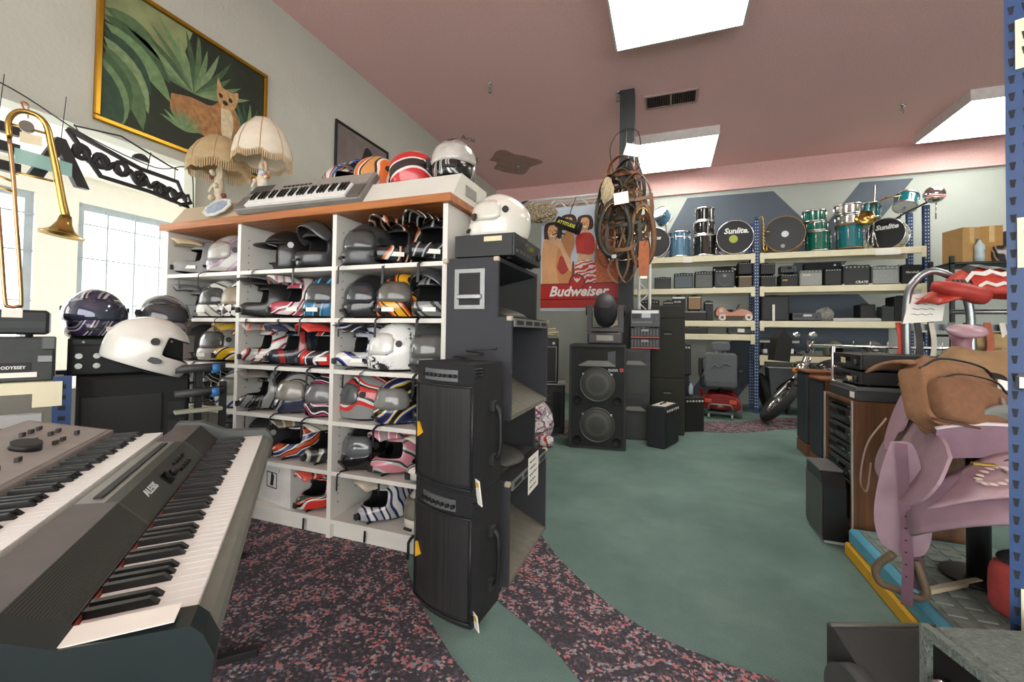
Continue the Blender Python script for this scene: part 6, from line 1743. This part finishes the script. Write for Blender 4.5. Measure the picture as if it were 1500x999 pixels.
# ------------------------------------------------------------------ gear at the camera's feet
t = thing('floor_monitor', 'black floor monitor wedge with grey wheel, beside the leatherette amplifier', 'loudspeaker', (.65, 1.45, 0.001), rad(20))
part('cabinet', B().prism([(-.3, 0), (.14, 0), (.14, .40), (.11, .40), (-.3, .2)], -.16, .15, 'x'), mat('2b2d2b', .8, noise=.2, scale=60), t)
part('edge_trim', B().tube([(-.16, .13, .40), (.15, .13, .40)], .008, 6), mat('55584f', .6), t)
wv = part('wheel', B().cyl((-.21, .0, .285), (-.165, .0, .285), .085, n=32), mat('3c3f3d', .7), t, 'grey rubber transport wheel')
part('wheel_hub', B().cyl((-.214, .0, .285), (-.21, .0, .285), .03, n=16), BLACK, wv)
part('sheet', B().at((.0, -.05, .335), rx=rad(26)).box(-.03, .12, -.12, .02, -.001, .001), mat('c6c2b3', .8), t)
LEATH = mat('7f8a82', .75, noise=.45, scale=45, bump=1., bscale=130, h2='4a524c')
t = thing('tube_amplifier', 'grey leatherette amplifier cabinet with chrome knobs, at the camera\'s feet', 'amplifier', (.582, 1.33, 0.001), rad(17))
part('cabinet', B().box(.02, .46, -.38, .0, 0, .555, b=.012), LEATH, t)
part('front_recess', B().box(.0, .02, -.38, 0, 0, .08).box(0, .02, -.38, 0, .53, .555).box(0, .02, -.38, -.36, .08, .53).box(0, .02, -.02, 0, .08, .53), LEATH, t)
part('control_panel', B().box(.014, .021, -.36, -.02, .36, .53), mat('0e0f10', .4), t)
part('grille', B().box(.012, .02, -.36, -.02, .08, .36), grille('2c2e2c', 150), t)
for k in range(5):
    part('knob', B().cyl((.014, -.06 - k * .06, .45), (-.012, -.06 - k * .06, .45), .016, .013, 16), CHROME, t)
part('handle', B().tube(smooth([(.14, -.2, .553), (.16, -.2, .575), (.34, -.2, .575), (.36, -.2, .553)]), .011, 8), mat('2a2c2b', .6), t)
part('paper_stack', B().at((.34, -.05, .557), rz=.3).box(-.08, .1, -.06, .06, 0, .02), mat('c9c9bb', .8), t)

# ------------------------------------------------------------------ garment rails
t = thing('garment_rail', 'chrome garment rail on posts behind the stereo cabinet', 'garment rail', (1.22, 4.3, 0))
part('rail', B().cyl((-.05, 0, 1.17), (1.6, 0, 1.17), .013, n=10), CHROME, t)
for x in (.1, 1.5):
    part('post', B().cyl((x, 0, .02), (x, 0, 1.17), .016, n=10), CHROME, t)
    part('foot_bar', B().box(x - .02, x + .02, -.25, .25, 0.002, .025), STEEL, t)
rnd = random.Random(12)
gc = ['1c1c1e', '2a2624', '202326', '33302c', '1e1e20', '28221e', '242628', '3a3632', '1b1c1e', '2e2a28']
gl = ['black leather jacket', 'dark brown jacket', 'charcoal trousers', 'grey-brown trousers', 'plain black coat', 'deep brown chaps', 'slate black vest', 'faded taupe trousers', 'short black vest', 'umber jacket']
for k in range(10):
    x = 1.46 + k * .115
    o = thing('hanging_garment', gl[k] + ' on a wire hanger along the chrome rail', 'garment', (x, 4.3, 1.17), rad(75 + rnd.uniform(-12, 12)), 'garments on the chrome rail')
    part('hanger', B().tube(smooth([(0, 0, .014), (.015, 0, .03), (.0, 0, .045), (-.016, 0, .03), (0, 0, -.03)]), .003, 5).tube([(0, 0, -.03), (-.2, 0, -.1), (.2, 0, -.1), (0, 0, -.03)], .003, 5), CHROME, o)
    part('cloth', B().prism(sp2([(-.2, -.12), (-.05, -.06), (.05, -.06), (.2, -.12), (.23, -.5), (.2, -.95), (-.2, -.95), (-.23, -.5), (-.2, -.12)], 3), -.025, .025, 'y'), mat(gc[k], .8, noise=.3), o)

t = thing('pipe_rack', 'arched steel pipe display rack hung with belts, behind the saddle', 'display rack', (1.46, 3.62, 0))
part('arch_pipe', B().tube(smooth([(0, -.16, 0.01), (0, -.16, .8), (0, -.16, 1.45), (.05, -.15, 1.62), (.14, -.15, 1.68), (.25, -.15, 1.62), (.3, -.16, 1.5), (.32, -.16, 1.2), (.32, -.16, .01)], 8), .022, 10), mat('8f9496', .3, .8), t)
part('arch_pipe', B().tube([(.55, -.16, .01), (.55, -.16, 1.5)], .022, 10), mat('8f9496', .3, .8), t)
part('cross_bar', B().box(-.03, .75, -.12, -.09, 1.30, 1.34), mat('6b6f72', .4, .6), t)
part('top_bar', B().cyl((.25, -.1, 1.42), (.95, -.1, 1.42), .016, n=10), STEEL, t)
part('post', B().box(.9, .94, -.14, -.1, 0.002, 1.42), STEEL, t)
bc = ['b8402f', '2a2624', 'c9c2b4', '6e7069', '1d1c1c', 'a5563a', 'd8d4cc', '44423c']
bl = ['rust red', 'brown-black', 'cream', 'grey-green', 'jet black', 'copper brown', 'white', 'olive grey']
for k in range(8):
    x = 1.42 + k * .085
    y = 3.62 - .145 - .03 * (k % 2)
    one('hanging_belt', B().strap(smooth([(0, 0, 1.35), (.01, -.01, 1.2), (-.01, 0, 1.0), (.012, -.005, .8 + .05 * (k % 3))]), (1, .2, 0), .03 + .008 * (k % 2), .004), mat(bc[k], .5, noise=.2), bl[k] + ' leather belt hanging from the pipe rack', 'belt', 'belts on the pipe rack', loc=(x, y, 0))
o = thing('cardboard_notice', 'white handwritten notice leaning in the arch of pipe rack', 'notice', (1.53, 3.43, 1.36), rad(5), rx=rad(-8))
part('sheet', B().prism([(-.11, -.02), (.1, .0), (.14, .2), (-.05, .17)], 0, .004, 'y'), PAPER, o)
for k in range(4):
    part('handwriting', B().tube([(-.06 + .014 * i + k * .01, -.002, .04 + .035 * k + .005 * sin(i * 2 + k)) for i in range(9)], .002, 4), mat('6a6a70', .8), o)

# red leather racing jacket laid over the rail
RLT = mat('b93a2c', .45, noise=.12, scale=12)
t = thing('racing_jacket', 'red leather racing jacket with white and black zigzag panels', 'jacket', (1.80, 3.40, 1.44), rad(4))
def jk(u, v):
    x = -.3 + .78 * u
    a = (v - .5) * 2.6
    r = .12 + .03 * sin(u * 3)
    return (x, -.15 * sin(-a) * (1 if a > 0 else 1), .01 + (.23 - .06 * u + .03 * sin(u * 5)) * cos(a) * min(1, 3.2 * u + .12))
part('torso', B().grid(jk, 20, 14), RLT, t, mods=[('SOLIDIFY', dict(thickness=.014))])
def on_j(u, v, off=.009):
    p = jk(u, v)
    a = (v - .5) * 2.6
    return (p[0], p[1] - off * (1 if v < .5 else -1) * abs(sin(a)), p[2] + off * cos(a) + .004)
def band(pts, h, m, name):
    b = B()
    vs, fs = [], []
    for (u, v) in pts:
        vs += [on_j(u, v), on_j(u, v + h)]
    fs = [(2 * i, 2 * i + 1, 2 * i + 3, 2 * i + 2) for i in range(len(pts) - 1)]
    part(name, b.add(vs, fs), m, t, mods=[('SOLIDIFY', dict(thickness=.003, offset=0))])
WL = mat('d8d4cc', .5)
band([(.2 + .75 * i / 14, .17 + (.05 if i % 2 else 0)) for i in range(15)], .06, WL, 'white_zigzag')
band([(.25 + .72 * i / 14, .05 + (.03 if i % 2 else 0)) for i in range(15)], .035, WL, 'white_zigzag')
band([(.24 + .74 * i / 12, .26 + (.06 if i % 2 else 0)) for i in range(13)], .2, mat('2a2c28', .5), 'black_panel')
part('sleeve', B().tube(smooth([(-.05, -.1, .06), (-.2, -.12, .1), (-.28, -.06, .13)]), [.05, .055, .055, .05, .05, .048, .046, .044, .04, .04, .036, .035, .03][:13], 12), mat('a8342a', .5), t)
for k in range(5):
    part('ribbing', B().tube([(-.22 + k * .02, -.12, .04), (-.2 + k * .02, -.14, .1), (-.2 + k * .02, -.1, .16)], .007, 5), BLACK2, t)
part('zip_tab', B().strap([(.2, -.16, .05), (.21, -.175, -.04), (.2, -.17, -.12)], (1, 0, 0), .02, .004), mat('8d908e', .5), t)
one('folded_trousers', pillow(.5, .2, .12, 8, e=.5), mat('a58a5f', .9, noise=.15, scale=20), 'tan trousers draped on the pipe rack under the red jacket', 'trousers', loc=(2.0, 3.55, 1.23), rz=rad(-4))

# ------------------------------------------------------------------ black shelf with cartons past the rack end
t = thing('metal_shelf', 'black metal shelf stacked with cartons beyond the rack end', 'shelf', (3.34, 6.85, 0))
for x in (0, 1.3):
    for y in (0, .45):
        part('upright_post', B().box(x - .02, x + .02, y - .02, y + .02, 0.002, 2.28), BLACK, t)
for z in (2.2, 1.86, 1.3, .6):
    part('shelf_deck', B().box(-.02, 1.32, -.02, .47, z - .03, z, b=.004), BLACK2, t)
KRAFT = mat('b08a56', .8, noise=.1)
def carton(x, y, z, w_, d, h, rz, m, label, grp='cartons on the black shelf', tape=True):
    o = thing('cardboard_carton', label, 'carton', (x, y, z), rz, grp)
    part('carton_body', B().box(-w_ / 2, w_ / 2, -d / 2, d / 2, 0, h, b=.003), m, o)
    if tape:
        part('packing_tape', B().box(-.025, .025, -d / 2 - .0015, -d / 2, h * .55, h).box(-.025, .025, -d / 2 - .0015, d / 2, h, h + .0015), mat('c9a870', .4), o)
    return o
carton(3.53, 7.05, 2.201, .2, .3, .44, rad(12), KRAFT, 'tall kraft carton at the shelf corner, behind the bottle')
carton(3.78, 7.08, 2.201, .2, .3, .45, rad(-6), mat('ab8248', .8, noise=.1), 'tall kraft carton beside the tilted grey box')
o = carton(4.16, 7.1, 2.39, .46, .26, .2, rad(4), mat('5c6062', .6), 'grey printed carton on top of the shrink-wrapped pack', tape=False)
part('oval_label', B().prism([(.05 + .1 * cos(a), .1 + .055 * sin(a)) for a in [q * pi / 10 for q in range(20)]], -.134, -.13, 'y'), mat('8f5148', .5), o)
part('printed_panel', B().box(-.16, .2, -.132, -.13, .03, .17), mat('3c4560', .5), o)
o = carton(4.06, 7.0, 2.201, .62, .3, .185, rad(4), graphic(['1d1e20', '26282a', '8f5a48', 'b9bbbc'], 9, 4, 3, .2, .8), 'shrink-wrapped dark pack lying on the black shelf', tape=False)
o = thing('plastic_bottle', 'clear plastic water bottle standing on the black shelf', 'bottle', (3.62, 6.88, 2.201))
part('bottle_body', B().lathe([(0, 0), (.045, 0), (.05, .08), (.042, .12), (.05, .16), (.048, .2), (.018, .25), (.018, .27), (0, .27)], 20), mat('b4c4c8', .1, noise=.1), o)
part('cap', B().cyl((0, 0, .27), (0, 0, .29), .02, n=14), mat('7d8a90', .4), o)
carton(4.0, 7.0, 1.861, .48, .3, .15, rad(3), mat('a5cbc4', .6), 'pale aqua carton on the lower black shelf', tape=False)
carton(3.62, 7.02, 1.861, .26, .3, .18, 0, mat('26282a', .7), 'black carton on the lower black shelf', tape=False)
carton(4.4, 7.05, 1.861, .22, .3, .2, 0, KRAFT, 'short kraft carton on the lower black shelf')

# ------------------------------------------------------------------ gear by the window
AX = rad(66)
def wl(px, py):      # point along the bench: px to the right, py away from camera
    return (-2.66 + px * cos(AX) - py * sin(AX), .98 + px * sin(AX) + py * cos(AX))
t = thing('equipment_rack', 'blue and cream steel bench rack carrying black cases by the window', 'equipment rack', wl(0, 0) + (0,), AX)
for x, y in ((.16, -.02), (.16, .36), (-.8, -.02)):
    part('rack_post', B().box(x - .03, x + .03, y, y + .05, 0.002, 1.02), BLUEM, t)
for k in range(9):
    part('post_hole', B().box(.148, .172, -.0215, -.02, .58 + k * .048, .6 + k * .048), mat('0d1420', .7), t)
for z in (1.0, .86, .5):
    part('beam', B().box(-.84, .1, -.02, .03, z - .05, z), CREAM if z > .9 else mat('a9a9a6', .5), t)
part('connector_plate', B().box(.07, .16, -.026, -.021, .89, 1.0), CREAM, t)
part('deck_board', B().box(-.84, .16, .03, .42, .98, 1.0), PB, t)
for k in range(4):
    o = thing('rolled_sleeve', ('black padded roll lying on the rack shelf, %s' % ('at the bottom', 'second up', 'third up', 'on top')[k]), 'roll', wl(-.08, .2) + (.515 + k * .075,), AX, 'padded rolls in the bench rack')
    part('roll_body', B().cyl((-.35, 0, .035), (.12, 0, .035), .035, n=14), mat('2a2b2d', .5, noise=.3), o)
    part('end_cap', B().cyl((.12, 0, .035), (.125, 0, .035), .022, n=12), mat('8f9196', .4), o)
t = thing('road_case', 'black road case with red-dot label on the bench rack', 'road case', wl(-.09, .18) + (1.001,), AX)
CASE = mat('3b3f3d', .6, noise=.12, scale=40)
part('case_body', B().box(-.28, .22, -.16, .16, 0, .195, b=.006), CASE, t)
lp = part('label_plate', B().box(.0, .15, -.163, -.16, .02, .085), BLACK, t)
part('label_dot', B().cyl((.035, -.1645, .06), (.035, -.163, .06), .02, n=20), mat('c8452f', .5), lp)
text(lp, 'ODYSSEY', .019, (.1, -.1645, .063), FR, mat('e6e6e0', .5), sx=.9, bold=.0005)
part('label_strip', B().box(.04, .17, -.1648, -.163, .02, .042), PAPER, lp)
part('handle_plate', B().box(-.08, -.0, -.165, -.16, .055, .17, b=.002), mat('8f9390', .4, .5), t)
part('handle_slot', B().box(-.06, -.02, -.167, -.165, .08, .14), mat('bfc4c0', .4), t)
part('corner_cap', B().box(.18, .225, -.165, -.12, .14, .2, b=.005), mat('5c605d', .4, .6), t)
part('butterfly_latch', B().box(.17, .215, -.166, -.16, .085, .115, b=.002), mat('8a8d8a', .4, .6), t)
t = thing('laptop_case', 'flat black case lying on the road case under trombone', 'case', wl(-.05, .18) + (1.199,), AX)
part('case_body', B().box(-.28, .16, -.14, .14, 0.01, .12, b=.01), mat('26292a', .5, noise=.15), t)
part('panel_line', B().box(-.05, .15, -.142, -.14, .04, .07), mat('33383a', .5), t)
part('price_tag', B().box(.02, .08, -.1435, -.14, .085, .12), PAPER, t)
for x in (-.2, 0, .1):
    part('foot', B().cyl((x, -.1, 0), (x, -.1, .01), .012, n=8), RUBBER, t)
t = amp(wl(.40, .22) + (1.0,), AX, .46, .26, .19, '232527', '1c1d1f', 'black mixer amplifier with four silver knobs, under the mirrored-visor helmet', panel='1d1e20', knobs=4)
for i in range(2):
    for j in range(2):
        part('knob', B().cyl((-.19 + i * .065, -.008, .05 + j * .05), (-.19 + i * .065, -.022, .05 + j * .05), .014, n=14), CHROME, t)
t = thing('bass_cabinet', 'big black bass cabinet under the mixer amplifier by window', 'loudspeaker', wl(.425, .1) + (.001,), AX)
part('cabinet', B().box(-.22, .22, 0, .42, 0, .997, b=.01), mat('1c1d1d', .8, noise=.15, scale=60), t)
part('grille', B().box(-.2, .1, -.008, .0, .05, .9), grille('232423', 200), t)
for k in range(8):
    part('port_slot', B().box(.13, .2, -.008, 0, .08 + k * .1, .15 + k * .1), BLACK2, t)
hx = helmet('full', *wl(.27, .345), 1.191, 62, G(['2f2b45', '8a8794', '1f1e26', 'c2c0c8', '3b3357'], 5, 5, 61), 'purple and silver full-face helmet with mirrored green visor by window', vm=MIRROR, strap=False, group='loose helmets', sc=1.04, stick=True)
helmet('full', *wl(.55, .36), 1.191, 85, G(['3a3b3c', '77777a', '2a2b2c', '8f8f90'], 7, 4, 62), 'black and grey spiky-patterned full-face helmet against the window', vm=SMOKE, strap=False, group='loose helmets', sc=1.0)
h3 = helmet('full', *wl(.43, .05), 1.035, 150, mat('d9d8cf', .25, noise=.05, coat=.6), 'white visorless full-face helmet tipped on its side by the window', strap=False, group='loose helmets', sc=1.1, tilt=(rad(22), 0))
for c_ in list(h3.children):
    if c_.name.startswith('visor'):
        bpy.data.objects.remove(c_)
part('chin_strap', B().strap(smooth([(.08, -.04, .05), (.1, -.09, .0), (.09, -.1, -.06), (.11, -.1, -.13)]), (0, 1, .2), .022, .003), mat('c9a23a', .7), h3, 'dangling yellow chin strap')
part('oval_badge', B().at((-.118, -.03, .06), rz=-.25).prism([(.028 * cos(a), .014 * sin(a)) for a in [q * pi / 8 for q in range(16)]], -.006, .004, 'x'), BLACK, h3)
# trombone hanging in the window
def tb(px, y, d=0.):     # measured layout turned into metres on a vertical plane
    return ((px - 62) * .00345, d, (300 - y) * .00345)
t = thing('trombone', 'old brass trombone hanging bell-down in the window', 'trombone', (-3.0, 1.2, 1.88), rad(66))
neck = smooth([tb(28, 215), tb(27, 190), tb(36, 174), tb(52, 173), tb(63, 185), tb(69, 215), tb(75, 250), tb(81, 290), tb(86, 318)], 5)
nn = len(neck)
part('tuning_tube', B().tube(neck, [.012 + .014 * max(0, i / nn - .3) ** 1.5 for i in range(nn)], 12), BRASS, t)
part('bell', B().at(tb(86, 318), ry=rad(188)).lathe([(.02, -.01), (.028, .03), (.045, .065), (.075, .088), (.1, .096)], 28), BRASS, t, mods=[('SOLIDIFY', dict(thickness=.002))])
part('slide_tube', B().tube(smooth([tb(28, 215), tb(33, 270), tb(38, 340), tb(45, 445), tb(42, 455), tb(34, 456), tb(30, 448), tb(25, 380), tb(19, 300), tb(15, 262)], 5), .0085, 8), mat('b98f6a', .25, .9, noise=.1), t)
part('mouthpiece', B().tube([tb(15, 265), tb(14, 252)], [.008, .018], 10), mat('5c5448', .3, .8), t)
for a, c in (((17, 272), (34, 277)), ((18, 287), (36, 292)), ((36, 263), (72, 266)), ((30, 195), (66, 197))):
    part('brace', B().tube([tb(*a), tb(*c)], .006, 6), BRASS, t)
part('round_weight', B().at(tb(44, 194)).cyl((0, -.02, 0), (0, .02, 0), .026, n=16), mat('77726a', .35, .8), t)
part('price_tag', B().at(tb(48, 212)).box(-.035, .04, -.022, -.018, -.025, .025), mat('e0d2b0', .7), t)
part('hook', B().tube(smooth([tb(42, 173), tb(38, 160), tb(44, 160, .01), tb(40, 152, .3)]), .004, 6), mat('a5642a', .4, .6), t)
# stand rods with blue caps beside the cabinet
t = thing('keyboard_stand', 'folded black keyboard stand with blue end caps by helmet shelf', 'stand', wl(.72, .02) + (0,), AX)
for z in (1.03, .90):
    part('arm_tube', B().cyl((-.16, -.05, z), (.06, -.05, z + .01), .022, n=12), mat('3a3b3c', .5), t)
    part('end_cap', B().cyl((.0, -.05, z), (.035, -.05, z + .002), .028, n=12), mat('2f6fa8', .5), t)
part('post', B().box(.05, .08, -.02, .02, .002, .95), BLACK, t)
part('post', B().box(-.06, -.03, -.0, .04, .002, 1.05), BLACK, t)
part('foot_bar', B().box(-.15, .15, -.2, .2, .002, .03), BLACK, t)
part('clamp_plate', B().box(-.16, .05, -.09, -.04, .80, .82, b=.004), mat('9aa08c', .5), t)
